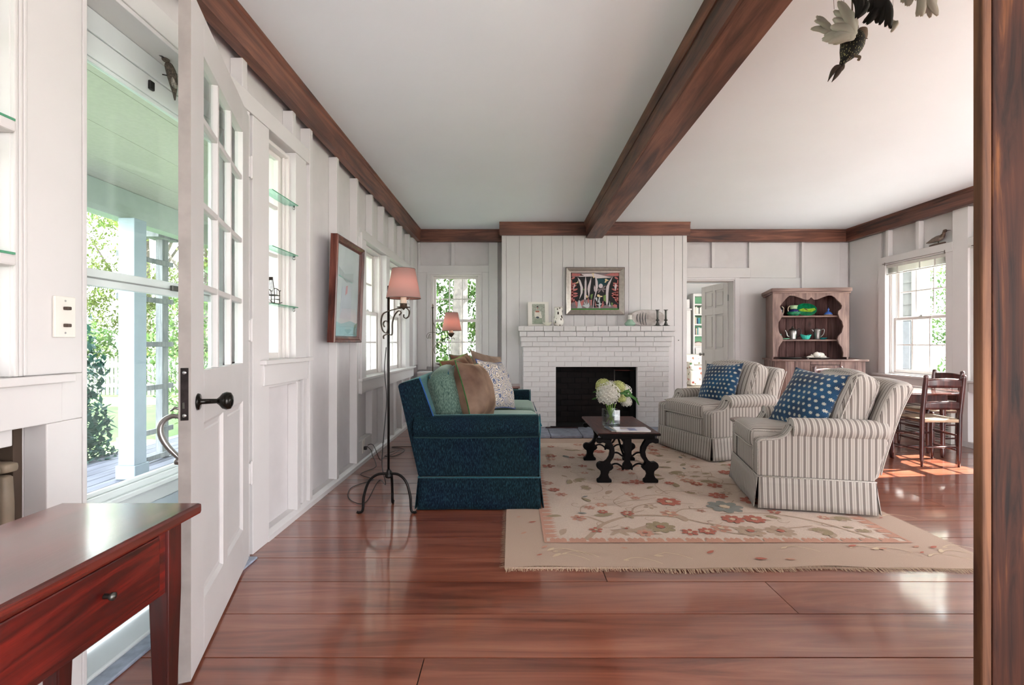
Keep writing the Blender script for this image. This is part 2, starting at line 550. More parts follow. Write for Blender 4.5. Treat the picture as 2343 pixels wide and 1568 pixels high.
# header across door and sidelights, header over the double window
L('header_board', 0.5, 3.13, 2.24, 2.332, XL + 0.004)
L('header_board', 4.15, 6.18, 2.0, 2.083, XL + 0.004)
# casings
L('casing_board', 2.445, 2.61, 0.0, 2.238, XL + 0.002)
L('casing_board', 2.93, 3.08, 0.97, 2.238, XL + 0.002)
L('casing_board', 3.085, 3.138, 0.045, 2.238, XL - 0.02)
L('casing_board', 4.145, 4.35, 0.75, 1.998, XL + 0.002)
L('casing_board', 4.172, 4.20, 0.63, 2.04, XL + 0.018)
L('casing_board', 5.05, 5.19, 0.75, 1.998, XL + 0.002)
L('casing_board', 5.96, 6.18, 0.75, 1.998, XL + 0.002)
L('casing_board', 1.262, D0 - 0.004, 0.9885, 2.238, XL + 0.002)
L('casing_board', 1.362, D0 - 0.004, 0.0, 0.8495, XL + 0.002)
L('casing_board', 1.405, D0 - 0.004, 0.85, 0.988, XL + 0.002)
L('casing_board', 0.55, 0.94, 0.9885, 2.238, XL + 0.002)
# moulding ribs on the near sidelight casing
for k in range(3):
    L('moulding_rib', 1.264 + k * 0.015, 1.275 + k * 0.015, 0.989, 2.235, XL + 0.012 - 0.003 * k)
# sills and aprons
L('sill', 2.515, 3.115, 0.962, 0.986, XL + 0.035, XLS - .02)
L('apron', 2.54, 3.08, 0.848, 0.962, XL + 0.012)
L('apron_lip', 2.54, 3.0, 0.83, 0.847, XL - 0.012)
L('sill', 0.5, 1.425, 0.965, 0.988, XL + 0.03, XLS - .02)
L('apron', 0.5, 1.404, 0.85, 0.9645, XL + 0.008)
L('niche_lip', 0.5, 1.30, 0.80, 0.8495, XL - 0.03)
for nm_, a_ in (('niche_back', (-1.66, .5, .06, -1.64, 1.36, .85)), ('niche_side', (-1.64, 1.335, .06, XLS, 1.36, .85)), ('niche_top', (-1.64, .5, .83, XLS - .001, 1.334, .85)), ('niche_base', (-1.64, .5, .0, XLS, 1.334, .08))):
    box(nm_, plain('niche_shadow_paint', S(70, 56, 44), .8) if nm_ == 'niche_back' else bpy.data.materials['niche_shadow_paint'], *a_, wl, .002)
L('sill', 4.13, 6.45, 0.745, 0.768, XL + 0.035, XLS - .03)
L('apron', 4.16, 6.40, 0.634, 0.745, XL + 0.012)
# lower boarding beside the doorway (below sidelight), baseboard
L('panel_board', 2.61, 2.62, 0.05, 0.83, XL - 0.01)
bb = struct('baseboard_left')
MB().prism([(XLS, 0), (XL + 0.005, 0), (XL + 0.005, 0.03), (XL - 0.02, 0.05), (XLS, 0.052)], 'Y', 2.6, 6.68).build('sole_strip', WHITE, bb)
MB().prism([(XLS, 0), (XL + 0.004, 0), (XL + 0.004, 0.03), (XL - 0.02, 0.05), (XLS, 0.052)], 'Y', YB, 0.68).build('sole_strip', WHITE, bb)
L('corner_post', 6.40, 6.70, 0.77, ZB, XL + 0.003)
# blocking piece by the outlet
L('blocking', 4.145, 4.54, 0.045, 0.22, XL - 0.004)

# door jambs, threshold
dj = struct('trim_7')
box('jamb', WHITE, -1.52, D1 + 0.0, 0.0, XL + 0.001, D1 + 0.018, 2.238, dj, 0.002)
box('jamb', WHITE, -1.52, D0 - 0.003, 0.0, XL + 0.003, D0 + 0.012, 2.238, dj, 0.002)
box('head_jamb', WHITE, -1.52, D0 + 0.012, 2.222, XL - 0.002, D1, 2.2395, dj, 0.002)
box('threshold', ALU, -1.56, D0 + 0.012, 0.0, -1.33, D1, 0.022, dj, 0.006)
box('threshold_board', plain('painted_threshold', S(150, 160, 176), 0.4, var=0.2, scale=30), -1.33, D0 + 0.012, 0.0, -1.27, D1, 0.012, dj, 0.004)

# far wall
FW = (-1.138, -0.448, 0.74, 2.03)
FD = (2.33, 3.11, -0.02, 1.955)
wb = wall_with_holes('wall_far', 'X', YF + 0.05, YF + 0.16, -1.5, XR + .15, -0.02, ZC, [FW, FD], WHITE2)
def F(name, x0, x1, z0, z1, y0=YF, y1=YF + 0.0495, mat=WHITE, bev=0.003, par=wb):
    return box(name, mat, x0, y0, z0, x1, y1, z1, par, bev)
F('corner_post', -1.32, -1.285, 0.70, ZB, YF + .01)
F('header_board', -1.32, -0.325, 2.06, 2.155, YF - 0.004)
F('stud', -0.85, -0.80, 2.155, ZB, YF + 0.002)
F('corner_post', -0.325, -0.20, 0.70, ZB, YF)
F('casing_board', -1.32, -1.19, 0.70, 2.06, YF)
F('casing_board', -0.42, -0.326, 0.70, 2.06, YF)
F('window_surround', -1.19, -1.138, 0.74, 2.03, YF - 0.012)
F('window_surround', -0.448, -0.42, 0.74, 2.03, YF - 0.012)
F('window_surround', -1.19, -0.42, 2.03, 2.06, YF - 0.012)
# right part: over and beside the inner door
F('header_board', 2.28, 3.33, 1.985, 2.122, YF - 0.004)
F('stud', 2.79, 2.835, 2.122, ZB, YF + 0.002)
F('stud', 3.31, 3.333, 2.122, ZB, YF + 0.002)
F('wall_board', 3.175, 4.04, 0.09, 1.984, YF + 0.02)
F('wall_board', 3.334, 3.98, 1.985, ZB, YF + 0.02)
F('stud', 4.04, 4.077, 0.09, ZB, YF - 0.008)
F('wall_board', 4.078, 4.6, 0.09, ZB, YF + 0.034)
F('casing_board', 3.11, 3.175, 0.0, 1.984, YF - 0.006)
F('casing_board', 2.285, 2.33, 0.0, 1.984, YF - 0.006)
F('casing_lip', 3.105, 3.12, 0.0, 1.984, YF - 0.016, YF - 0.0065)
F('head_casing', 2.285, 3.12, 1.955, 1.984, YF - 0.012)
bb = struct('baseboard_far')
box('skirting', WHITE, 3.18, YF + 0.0, 0.0, 3.4, YF + 0.048, 0.09, bb, 0.003)
box('skirting', WHITE, -1.3, YF + 0.0, 0.0, -0.15, YF + 0.048, 0.11, bb, 0.003)

# chimney breast: vertical boards
br = MB().box(FX + 0.012, FY + 0.021, 0.0, FX1 - 0.012, YF + 0.045, ZC).build('wall_chimney', WHITE2); br['kind'] = 'structure'
bx = [FX, -0.075, 0.095, 0.255, 0.40, 0.52, 0.665, 0.81, 0.955, 1.09, 1.24, 1.38, 1.53, 1.68, 1.825, 1.97, 2.125, 2.235, FX1]
for i, (a, b) in enumerate(zip(bx, bx[1:])):
    edge = i in (0, len(bx) - 2)
    box('panel_board', WHITE, a + 0.0012, FY + (-0.006 if edge else 0.001 * (i % 2)), 0.0, b - 0.0012, FY + 0.0205, ZB + 0.002, br, 0.0015)
box('corner_board', WHITE, FX, FY + 0.021, 0, FX + 0.0115, YF + 0.04, ZB, br, 0.002)
box('corner_board', WHITE, FX1 - 0.0115, FY + 0.021, 0, FX1, YF + 0.04, ZB, br, 0.002)

# right wall
R1 = (5.19, 6.03); R2 = (4.02, 4.86); R3 = (2.15, 2.99); RZ = (0.69, 2.05)
wr = wall_with_holes('wall_right', 'Y', XR + 0.06, XR + 0.17, YB, YF + .1, -0.02, ZC, [(*R1, *RZ), (*R2, *RZ), (*R3, *RZ), (0.2, 1.6, 0.5, 2.1)], WHITE2)  # last opening is out of view, added to let more daylight in
def R(name, y0, y1, z0, z1, x0=XR, x1=XR + 0.0595, mat=WHITE, bev=0.003, par=wr):
    return box(name, mat, x0, y0, z0, x1, y1, z1, par, bev)
for y in (5.98, 5.53):
    R('stud', y, y + 0.045, 2.153, ZB)
R('corner_post', 4.93, 5.105, 0.06, ZB, XR - 0.004)
for y in (4.45, 3.9, 3.4, 2.9, 2.4):
    R('stud', y, y + 0.045, 2.153, ZB)
R('header_board', 5.105, 6.10, 2.05, 2.153, XR - 0.006)
R('header_board', 1.95, 4.93, 2.05, 2.153, XR - 0.006)
R('casing_board', 6.03, 6.14, 0.69, 2.05, XR - 0.002)
R('casing_board', 5.105, 5.19, 0.69, 2.05, XR - 0.002)
R('casing_board', 4.86, 4.93, 0.69, 2.05, XR + 0.02)
R('casing_board', 2.99, 4.02, 0.69, 2.05, XR - 0.002)
R('casing_board', 1.95, 2.15, 0.69, 2.05, XR - 0.002)
R('wall_board', 6.14, 6.70, 0.06, ZB, XR + 0.03)
R('sill', 5.12, 6.2, 0.665, 0.69, XR - 0.04, XR + 0.10)
R('sill', 1.9, 4.92, 0.665, 0.69, XR - 0.04, XR + 0.10)
R('apron', 5.12, 6.17, 0.57, 0.665, XR - 0.012)
R('apron', 1.9, 4.92, 0.57, 0.665, XR - 0.012)
bb = struct('baseboard_right')
box('skirting', WHITE, XR + 0.0, 2.0, 0.0, XR + 0.058, 6.7, 0.06, bb, 0.003)

# unseen wall behind the camera; its wide opening is added for fill light
wk = wall_with_holes('wall_back', 'X', YB - 0.1, YB, -1.5, 5.0, -0.02, ZC, [(0.6, 4.2, -0.02, 2.25)], WHITE2)

# ================================================================ WINDOWS
def sash(parent, x0, x1, z0, z1, y, th, cols, rows, st=0.042, rail=0.042, mun=0.016, mat=TRIMW):
    m = MB()
    m.box(x0, y, z0, x0 + st, y + th, z1); m.box(x1 - st, y, z0, x1, y + th, z1)
    m.box(x0 + st, y + .001, z0, x1 - st, y + th - .001, z0 + rail); m.box(x0 + st, y + .001, z1 - rail * .8, x1 - st, y + th - .001, z1)
    gx0, gx1, gz0, gz1 = x0 + st, x1 - st, z0 + rail, z1 - rail * .8
    for k in range(1, cols):
        c = gx0 + (gx1 - gx0) * k / cols
        m.box(c - mun / 2, y + .004, gz0, c + mun / 2, y + th - .004, gz1)
    for k in range(1, rows):
        c = gz0 + (gz1 - gz0) * k / rows
        m.box(gx0, y + .005, c - mun / 2, gx1, y + th - .005, c + mun / 2)
    s_ = m.build('sash', mat, parent, 0.002, 1)
    for i in range(cols):
        for j in range(rows):
            a = gx0 + (gx1 - gx0) * i / cols; b = gx0 + (gx1 - gx0) * (i + 1) / cols
            c = gz0 + (gz1 - gz0) * j / rows; d = gz0 + (gz1 - gz0) * (j + 1) / rows
            box('pane', GLASS, a + .002, y + th / 2 - .001, c + .002, b - .002, y + th / 2 + .001, d - .002, s_)
    return s_

def window(n, loc, rotz, w, z0, z1, cols=3, rows=2, depth=0.15, inset=0.03, latch=True):
    t = struct('window_%d' % n, loc, rotz)
    m = MB()
    for a, b in ((0.0005, 0.022), (w - 0.022, w - 0.0005)):
        m.box(a, 0.0, z0, b, depth, z1)
    m.box(0.022, 0.0, z1 - 0.018, w - 0.022, depth, z1 - .0005); m.box(0.022, 0.0, z0 + .0005, w - 0.022, depth, z0 + 0.018)
    for a, b in ((0.022, 0.034), (w - 0.034, w - 0.022)):
        m.box(a, 0.008, z0 + .018, b, inset, z1 - .018)
        m.box(a, inset + 0.034, z0 + .018, b, inset + 0.044, z1 - .018)
    m.build('frame', TRIMW, t, 0.002, 1)
    mid = (z0 + z1) / 2
    sash(t, 0.024, w - 0.024, z0 + 0.019, mid + 0.016, inset + 0.002, 0.03, cols, rows)
    sash(t, 0.024, w - 0.024, mid - 0.016, z1 - 0.019, inset + 0.046, 0.03, cols, rows)
    if latch:
        mm = MB().box(w / 2 - .025, inset, mid + .0165, w / 2 + .025, inset + .03, mid + .024)
        mm.box(w / 2 - .01, inset + .006, mid + .024, w / 2 + .02, inset + .016, mid + .034)
        mm.build('sash_latch', STEEL, t, 0.002, 1)
    return t
window(1, (XLS + 0.01, W1[0], 0), pi / 2, W1[1] - W1[0], *WZ)
window(2, (XLS + 0.01, W2[0], 0), pi / 2, W2[1] - W2[0], *WZ)
window(3, (FW[0], YF + 0.01, 0), 0, FW[1] - FW[0], FW[2], FW[3])
w4 = window(4, (XR + 0.055, R1[1], 0), -pi / 2, R1[1] - R1[0], *RZ)
w5 = window(5, (XR + 0.055, R2[1], 0), -pi / 2, R2[1] - R2[0], *RZ)
window(6, (XR + 0.055, R3[1], 0), -pi / 2, R3[1] - R3[0], *RZ)

def sidelight(n, y0, y1):
    t = struct('window_%d' % n, (XLS + 0.03, y0, 0), pi / 2)
    w = y1 - y0
    m = MB()
    m.box(0.0005, 0, SZ[0] + .021, 0.018, 0.14, SZ[1]); m.box(w - 0.018, 0, SZ[0] + .021, w - .0005, 0.14, SZ[1])
    m.box(0.018, 0, SZ[1] - 0.02, w - 0.018, 0.14, SZ[1] - .0005)
    m.box(0.018, 0.02, SZ[0] + .021, 0.03, 0.035, SZ[1] - .02); m.box(w - 0.03, 0.02, SZ[0] + .021, w - 0.018, 0.035, SZ[1] - .02)
    m.build('frame', TRIMW, t, 0.002, 1)
    sash(t, 0.03, w - 0.03, SZ[0] + .021, SZ[1] - 0.02, 0.04, 0.03, 1, 4, st=0.03, rail=0.035, mun=0.02)
    return t
sidelight(7, *SR)
sidelight(8, *SL)
# ================================================================ THE OPEN GLAZED DOOR (left)
# local frame: x along the leaf from hinge to lock edge, y = out of the room, z up
LEN = 0.906
hx, hy = -1.300, 2.375
nx, ny = -1.011, 1.513
ang = atan2(ny - hy, nx - hx)
d1 = struct('door_1', (hx, hy, 0), ang)
# with this rotation local +y points into the room; the leaf thickness therefore lies at negative y
TH = 0.034
def DL(name, x0, x1, z0, z1, y0=-TH, y1=0.0, mat=DOORW, bev=0.002, par=d1):
    return box(name, mat, x0, y0, z0, x1, y1, z1, par, bev)
UG0, UG1 = LEN - 0.77, LEN - 0.14              # glazed zone measured from the hinge
DL('stile', 0.0, UG0, 0.012, 2.20)
DL('stile', UG1, LEN, 0.012, 2.20)
DL('lock_edge', LEN + .0002, LEN + .002, 0.012, 2.20, -TH, 0, DOOREDGE, 0)
DL('rail', UG0, UG1, 2.063, 2.20)
DL('rail', UG0, UG1, 0.805, 0.984)
DL('rail', UG0, UG1, 0.012, 0.203)
DL('mullion', LEN - .475, LEN - .405, 0.203, 0.805)
pz = [0.984, 1.273, 1.557, 1.851, 2.063]
m = MB()
for k in (1, 2):
    c = UG0 + (UG1 - UG0) * k / 3
    m.box(c - .011, -TH + .006, 0.984, c + .011, -.004, 2.063)
for z in pz[1:-1]:
    m.box(UG0, -TH + .007, z - .011, UG1, -.005, z + .011)
mt = m.build('muntins', DOORW, d1, 0.003)
for k in range(3):
    a = UG0 + (UG1 - UG0) * k / 3; b = UG0 + (UG1 - UG0) * (k + 1) / 3
    for z0, z1 in zip(pz, pz[1:]):
        box('pane', GLASS, a + .009, -0.022, z0 + .009, b - .009, -0.019, z1 - .009, d1)
for a, b in ((UG0, LEN - .475), (LEN - .405, UG1)):
    m = MB()
    x0, x1, z0, z1 = a + .0, b - .0, 0.203, 0.805
    # raised-panel moulding: sloped ring then field
    ring = [(0, -.001), (.012, -.010), (.022, -.012), (.03, -.014), (.034, -.009)]
    vs = []; fs = []
    for dd, yy in ring:
        vs += [(x0 + dd, yy, z0 + dd), (x1 - dd, yy, z0 + dd), (x1 - dd, yy, z1 - dd), (x0 + dd, yy, z1 - dd)]
    for i in range(len(ring) - 1):
        for k in range(4):
            l = (k + 1) % 4
            fs.append((i * 4 + k, i * 4 + l, (i + 1) * 4 + l, (i + 1) * 4 + k))
    fs.append((len(ring) * 4 - 4, len(ring) * 4 - 3, len(ring) * 4 - 2, len(ring) * 4 - 1))
    m.add([(v[0], v[1], v[2]) for v in vs], [f[::-1] for f in fs])
    m.box(x0, -TH + .005, z0, x1, -.02, z1)
    m.build('door_panel', DOORW, d1)
# hardware
kx, kz = LEN - 0.07, 0.885
m = MB().lathe([(0.0, 0.0), (0.028, 0.0005), (0.026, 0.006), (0.012, 0.008), (0.009, 0.012), (0.008, 0.055), (0.014, 0.062), (0.026, 0.072), (0.03, 0.084), (0.027, 0.096), (0.016, 0.102), (0.0, 0.104)], (kx, 0, kz), 24, ax='Y')
kn = m.build('door_knob', IRON, d1)
kn.data.materials[0] = plain('dark_bronze_knob', S(26, 24, 20), 0.2, 0.6, var=.1)
PLATE = plain('old_lock_plate', S(44, 38, 38), 0.45, 0.7, var=0.5, scale=40)
m = MB().box(LEN + .0021, -TH + .006, 0.835, LEN + .004, -.006, 1.0)
lp = m.build('lock_plate', PLATE, d1, .0008, 1)
MB().box(LEN + .0041, -TH + .013, .872, LEN + .010, -.016, .892).build('latch_bolt', PEWTERD, lp, .001, 1)
MB().lathe([(0, 0), (.006, 0.0), (.006, .0015), (0, .002)], (LEN + .004, -TH / 2, .985), 10, ax='X').build('screw', STEEL, lp)
MB().lathe([(0, 0), (.006, 0.0), (.006, .0015), (0, .002)], (LEN + .004, -TH / 2, .85), 10, ax='X').build('screw', STEEL, lp)
hp = smoothpath([(LEN - .035, -TH, .84), (LEN - .035, -TH - .03, .845), (LEN - .035, -TH - .055, .825), (LEN - .035, -TH - .058, .79), (LEN - .035, -TH - .04, .75), (LEN - .035, -TH - .012, .715), (LEN - .035, -TH - .002, .70)], 6)
m = MB().tube(hp, [.006 + .004 * sin(pi * i / (len(hp) - 1)) for i in range(len(hp))], 10)
m.rbox((LEN - .035, -TH - .012, .70), (.022, .022, .022), .01, 3)
m.tube([(LEN - .035, -TH, .865), (LEN - .035, -TH - .02, .872), (LEN - .035, -TH - .032, .862)], [.004, .005, .003], 8)
m.build('pull_handle', PEWTER, d1)
for z in (1.95, 1.14, 0.43):
    m = MB().box(-.018, -.004, z - .05, -.001, .006, z + .05)
    m.lathe([(.0, -.056), (.006, -.056), (.007, -.05), (.007, .05), (.006, .056), (0, .062)], (-.010, .010, z), 12)
    m.build('hinge', DOORW, d1, .001, 1)

# ================================================================ THE STORM DOOR
d2 = struct('door_2', (-1.455, 0, 0), 0)
def SD(name, y0, y1, z0, z1, x0=-.015, x1=.015, mat=ALU, bev=.003, par=d2):
    return box(name, mat, x0, y0, z0, x1, y1, z1, par, bev)
s0, s1 = D0 + .02, D1 - .004
SD('stile', s0, s0 + .055, .03, 2.14)
SD('stile', s1 - .055, s1, .03, 2.14)
SD('rail', s0 + .055, s1 - .055, 2.06, 2.14)
SD('rail_lip', s0 + .055, s1 - .055, 2.045, 2.0595, -.01, .010)
SD('rail', s0 + .055, s1 - .055, .44, .545)
SD('rail_lip', s0 + .055, s1 - .055, .5455, .56, -.01, .008)
SD('rail', s0 + .055, s1 - .055, 1.275, 1.335, -.012, .016)
SD('rail_groove', s0 + .055, s1 - .055, 1.30, 1.306, .0165, .019, STEEL)
SD('kick_panel', s0 + .055, s1 - .055, .03, .4395, -.006, .006, plain('pale_blue_panel', S(196, 210, 218), .4, var=.03))
SD('pane', s0 + .05, s1 - .05, .5605, 1.2745, -.002, .002, GLASS, 0)
SD('pane', s0 + .05, s1 - .05, 1.3355, 2.0445, -.002, .002, GLASS, 0)
SD('head_frame', s0 - .005, s1, 2.142, 2.221, -.02, .02)
m = MB().box(.0165, 2.02, 1.298, .03, 2.10, 1.32)
m.rbox((.036, 2.085, 1.31), (.022, .03, .022), .008, 3)
m.build('latch', PEWTERD, d2, .002, 1)
MB().box(.0155, 1.90, 2.085, .026, 1.925, 2.12).build('catch', BLACK, d2, .002, 1)
SD('closer_tube', s0 + .08, s1 - .2, .50, .52, .02, .035)

# little bird ornament by the storm door top
b = thing('bird_ornament', 'small mottled dark bird ornament clinging above the glass storm door', 'ornament', (-1.395, 1.945, 2.185))
SPOT = plain('mottled_bird', S(74, 66, 56), .7, var=.9, scale=160)
MB().tube(smoothpath([(0, -.0, .03), (0.006, .012, .0), (.006, .026, -.035), (.0, .042, -.075), (-.004, .05, -.1)], 5),
          [.006, .011, .0145, .016, .017, .018, .018, .018, .018, .017, .016, .015, .013, .011, .009, .007, .006, .005, .004, .003, .002], 10).build('body', SPOT, b)
MB().rbox((0, -.008, .038), (.026, .03, .026), .012, 3).build('head', SPOT, b)
MB().tube([(0, -.02, .038), (0, -.045, .03)], [.004, .0008], 6).build('beak', BLACK, b)
MB().rbox((.014, .022, -.03), (.010, .03, .065), .005, 3).build('wing', plain('pale_wing', S(140, 136, 126), .7, var=.6, scale=120), b)
MB().tube([(-.02, .0, -.02), (.0, .01, -.02)], .0025, 6).build('foot', BLACK, b)

# ================================================================ INNER DOOR (far right) and its casing are in the wall; leaf opens away
ihx, ihy = 3.098, 6.875
iex, iey = 3.022, 7.62
d3 = struct('door_3', (ihx, ihy, 0), atan2(iey - ihy, iex - ihx))
WI = sqrt((iex - ihx) ** 2 + (iey - ihy) ** 2)
def D3(name, x0, x1, z0, z1, y0=-.0175, y1=.0175, mat=WHITE, bev=.002):
    return box(name, mat, x0, y0, z0, x1, y1, z1, d3, bev)
cols3 = [(.11, .345), (.415, .64)]
rows3 = [(1.60, 1.86), (.98, 1.50), (.20, .80)]
D3('stile', 0, .11, .01, 1.95); D3('stile', .64, WI, .01, 1.95); D3('mullion', .345, .415, .01, 1.95)
for a, b_ in cols3:
    zz = [.01]
    for z0, z1 in sorted(rows3): zz += [z0, z1]
    zz.append(1.95)
    for i in range(0, len(zz), 2): D3('rail', a, b_, zz[i], zz[i + 1])
    for z0, z1 in rows3:
        D3('door_panel', a, b_, z0, z1, -.004, .004)
        D3('panel_field', a + .03, b_ - .03, z0 + .03, z1 - .03, -.010, .010, WHITE, .004)
for sgn in (1, -1):
    MB().lathe([(0, 0), (.024, 0), (.024, .005), (.010, .009), (.009, .035), (.022, .045), (.027, .056), (.02, .068), (0, .072)] if sgn > 0 else
               [(0, 0), (.024, 0), (.024, -.005), (.010, -.009), (.009, -.035), (.022, -.045), (.027, -.056), (.02, -.068), (0, -.072)],
               (WI - .065, .0176 * sgn, .895), 20, ax='Y').build('door_knob', PEWTER, d3)
for z in (1.72, .3):
    MB().box(-.012, .001, z - .045, -.001, .022, z + .045).build('hinge', STEEL, d3, .001, 1)
ij = struct('trim_8')
box('jamb', WHITE, 3.0925, YF + .0, 0, 3.1095, YF + .17, 1.953, ij, .002)
box('jamb', WHITE, 2.3305, YF + .0, 0, 2.348, YF + .17, 1.953, ij, .002)
box('head_jamb', WHITE, 2.348, YF + .0, 1.937, 3.0925, YF + .17, 1.9545, ij, .002)

# ================================================================ THE ROOM BEYOND
of = MB().box(1.9, YF + .19, -.06, 9.2, 14.2, 0.0).build('floor_beyond', plain('pale_floor', S(200, 186, 170), .25, var=.05)); of['kind'] = 'structure'
ow = MB().box(1.9, 13.6, 0, 9.2, 13.75, 2.75).build('wall_beyond', WHITE); ow['kind'] = 'structure'
oc = MB().box(1.9, YF + .17, 2.75, 9.2, 14.0, 2.85).build('shading_ceiling_beyond', CEIL); oc['kind'] = 'structure'  # ceiling added to cut the sky light in the far room
ol_ = MB().box(1.78, YF + .17, 0, 1.9, 13.8, 2.75).build('shading_wall_beyond_left', WHITE); ol_['kind'] = 'structure'  # side wall added along with the ceiling to dim the far room
GRN = plain('bookcase_green', S(120, 178, 140), .7, var=.03)
bcx = X(1589, 13.2)
bk = thing('bookcase', 'white built-in bookcase with green back, seen through the inner doorway', 'bookcase', (X(1590, 13.0), 13.0, 0))
def BC(name, x0, x1, z0, z1, y0, y1, mat=WHITE, bev=.003): return box(name, mat, x0, y0, z0, x1, y1, z1, bk, bev)
zc = lambda py: Z(py, 13.0)
BC('back_panel', 0, 1.6, 0.02, zc(672), .32, .34, GRN)
BC('side_panel', -.045, 0.0, 0.0, zc(672), 0, .34)
BC('side_panel', 1.55, 1.6, 0.0, zc(672), 0, .32)
BC('top_board', 0, 1.55, zc(678), zc(672), 0, .32)
sh = [697, 720, 743, 768, 794]
for py in sh: BC('shelf', 0.0, 1.55, zc(py + 1.8), zc(py - 1.8), .01, .32)
BC('cupboard_door', 0.01, .76, .06, zc(796), -.02, .0)
BC('cupboard_door', .77, 1.54, .06, zc(796), -.02, .0)
BC('base', 0, 1.55, .0, .06, .01, .32)
tall = thing('tall_cabinet', 'tall white cupboard left of the bookcase in the far room', 'cabinet', (X(1588, 13.0) - 1.0, 13.0, 0))
box('body', WHITE, 0, .02, 0, .92, .55, zc(710), tall, .004)
box('door', WHITE, .02, 0, .05, .455, .018, zc(712), tall, .004)
box('door', WHITE, .465, 0, .05, .90, .018, zc(712), tall, .004)
box('cornice', WHITE, -.02, -.01, zc(710) + .001, .94, .55, zc(706), tall, .006)
bx_ = thing('wall_niche', 'green-backed open shelf above the tall white cupboard in the far room', 'shelf', (X(1588, 13.0) - 1.0, 13.0, zc(706) + .001))
box('back', GRN, 0.0, .3, 0, .50, .32, .25, bx_)
box('side', WHITE, .50, .05, 0, .90, .32, .25, bx_, .003)
bcol = [S(225, 222, 215), S(120, 40, 46), S(60, 110, 120), S(235, 232, 226), S(40, 60, 90), S(205, 190, 160), S(90, 130, 90), S(240, 238, 232), S(150, 110, 150), S(30, 30, 34), S(220, 214, 200), S(70, 150, 160)]
BM = [plain('book_cover_%d' % i, c, .7, var=.03) for i, c in enumerate(bcol)]
random.seed(5)
names = {0: 'top shelf of the far bookcase', 1: 'second shelf of the far bookcase', 2: 'third shelf of the far bookcase'}
ord_ = ['leftmost', 'second', 'third', 'fourth', 'fifth', 'sixth', 'seventh', 'eighth', 'ninth', 'tenth', 'eleventh', 'twelfth']
cn = ['pale', 'dark red', 'teal', 'white', 'navy', 'tan', 'green', 'ivory', 'mauve', 'black', 'cream', 'turquoise']
for r, py in enumerate((720, 743, 768)):
    x = .012; k = 0
    while x < .46 and k < 12:
        w = random.uniform(.022, .045); h = random.uniform(.15, .20); d = random.uniform(.13, .17)
        ci = random.randrange(12) if r else random.choice([0, 3, 7, 3, 9, 5, 10])
        tb = thing('book', '%s-spined upright book, %s from the left on the %s' % (cn[ci], ord_[k], names[r]), 'book', (X(1590, 13.0) + x, 13.06, zc(py - 1.8) + .0005), 0, 'books on the %s' % names[r])
        box('cover', BM[ci], 0, 0, 0, w - .002, d, h, tb, .002)
        box('pages', CREAM, .003, .004, h + .0002, w - .005, d - .003, h + .002, tb)
        x += w; k += 1
t = thing('oval_tray', 'oval tray with a brown rim standing on the lowest shelf of the far bookcase', 'tray', (X(1590, 13.0) + .2, 13.27, zc(768) - .29))
el = lambda rx, rz, n=28: [(rx * cos(2 * pi * i / n), rz * sin(2 * pi * i / n)) for i in range(n)]
MB().prism(el(.18, .13), 'Y', 0, .012).build('rim', plain('brown_rim', S(120, 86, 76), .5), t, .003)
MB().prism(el(.155, .106), 'Y', -.004, -.0005).build('painted_field', plain('floral_tray', S(226, 214, 204), .5, var=.2, scale=60), t)
# slip-covered floral chair
m_, nt, b_ = new_mat('floral_slipcover')
v_ = coords(nt, 'Object', (1, 1, 1))
vo = N(nt, 'ShaderNodeTexVoronoi', i_Scale=9.0); nt.links.new(v_, vo.inputs['Vector'])
no = N(nt, 'ShaderNodeTexNoise', i_Scale=22.0); nt.links.new(v_, no.inputs['Vector'])
dd = mathn(nt, 'ADD', vo.outputs['Distance'], mathn(nt, 'MULTIPLY', no.outputs['Fac'], .5))
rc = ramp(nt, vo.outputs['Color'], [(0.2, S(190, 70, 70)), (0.5, S(96, 140, 96)), (.8, S(214, 130, 110))])
mx = nt.nodes.new('ShaderNodeMix'); mx.data_type = 'RGBA'
nt.links.new(ramp(nt, dd, [(.48, (0, 0, 0, 1)), (.54, (1, 1, 1, 1))]), mx.inputs['Factor'])
nt.links.new(rc, mx.inputs['A']); mx.inputs['B'].default_value = S(236, 230, 220)
nt.links.new(mx.outputs['Result'], b_.inputs['Base Color']); b_.inputs['Roughness'].default_value = .9
FLORAL = m_
t = thing('slipcovered_chair', 'floral slip-covered armchair in the room beyond the inner doorway', 'armchair', (X(1580, 11.9), 11.9, 0.001))
MB().rbox((.4, .4, .2), (.8, .8, .4), .05, 5).build('skirted_base', FLORAL, t)
MB().rbox((.4, .36, .44), (.78, .72, .14), .06, 5).build('seat', FLORAL, t)
MB().rbox((.4, .75, .50), (.8, .2, .55), .08, 5).build('backrest', FLORAL, t)
MB().rbox((.06, .4, .46), (.14, .7, .26), .06, 4).build('arm', FLORAL, t)
MB().rbox((.74, .4, .46), (.14, .7, .26), .06, 4).build('arm', FLORAL, t)
# ================================================================ OUTDOORS
def leaf_mat(name, c0, c1, trans=.35):
    m = bpy.data.materials.new(name); m.use_nodes = True
    nt = m.node_tree; b = nt.nodes['Principled BSDF']
    v = coords(nt, 'Object')
    n = N(nt, 'ShaderNodeTexNoise', i_Scale=2.2, i_Detail=3.0); nt.links.new(v, n.inputs['Vector'])
    c = ramp(nt, n.outputs['Fac'], [(.35, c0), (.65, c1)])
    nt.links.new(c, b.inputs['Base Color']); b.inputs['Roughness'].default_value = .6
    tr = N(nt, 'ShaderNodeBsdfTranslucent'); nt.links.new(c, tr.inputs[0])
    mx = N(nt, 'ShaderNodeMixShader'); mx.inputs[0].default_value = trans
    nt.links.new(b.outputs[0], mx.inputs[1]); nt.links.new(tr.outputs[0], mx.inputs[2])
    nt.links.new(mx.outputs[0], nt.nodes['Material Output'].inputs[0])
    return m
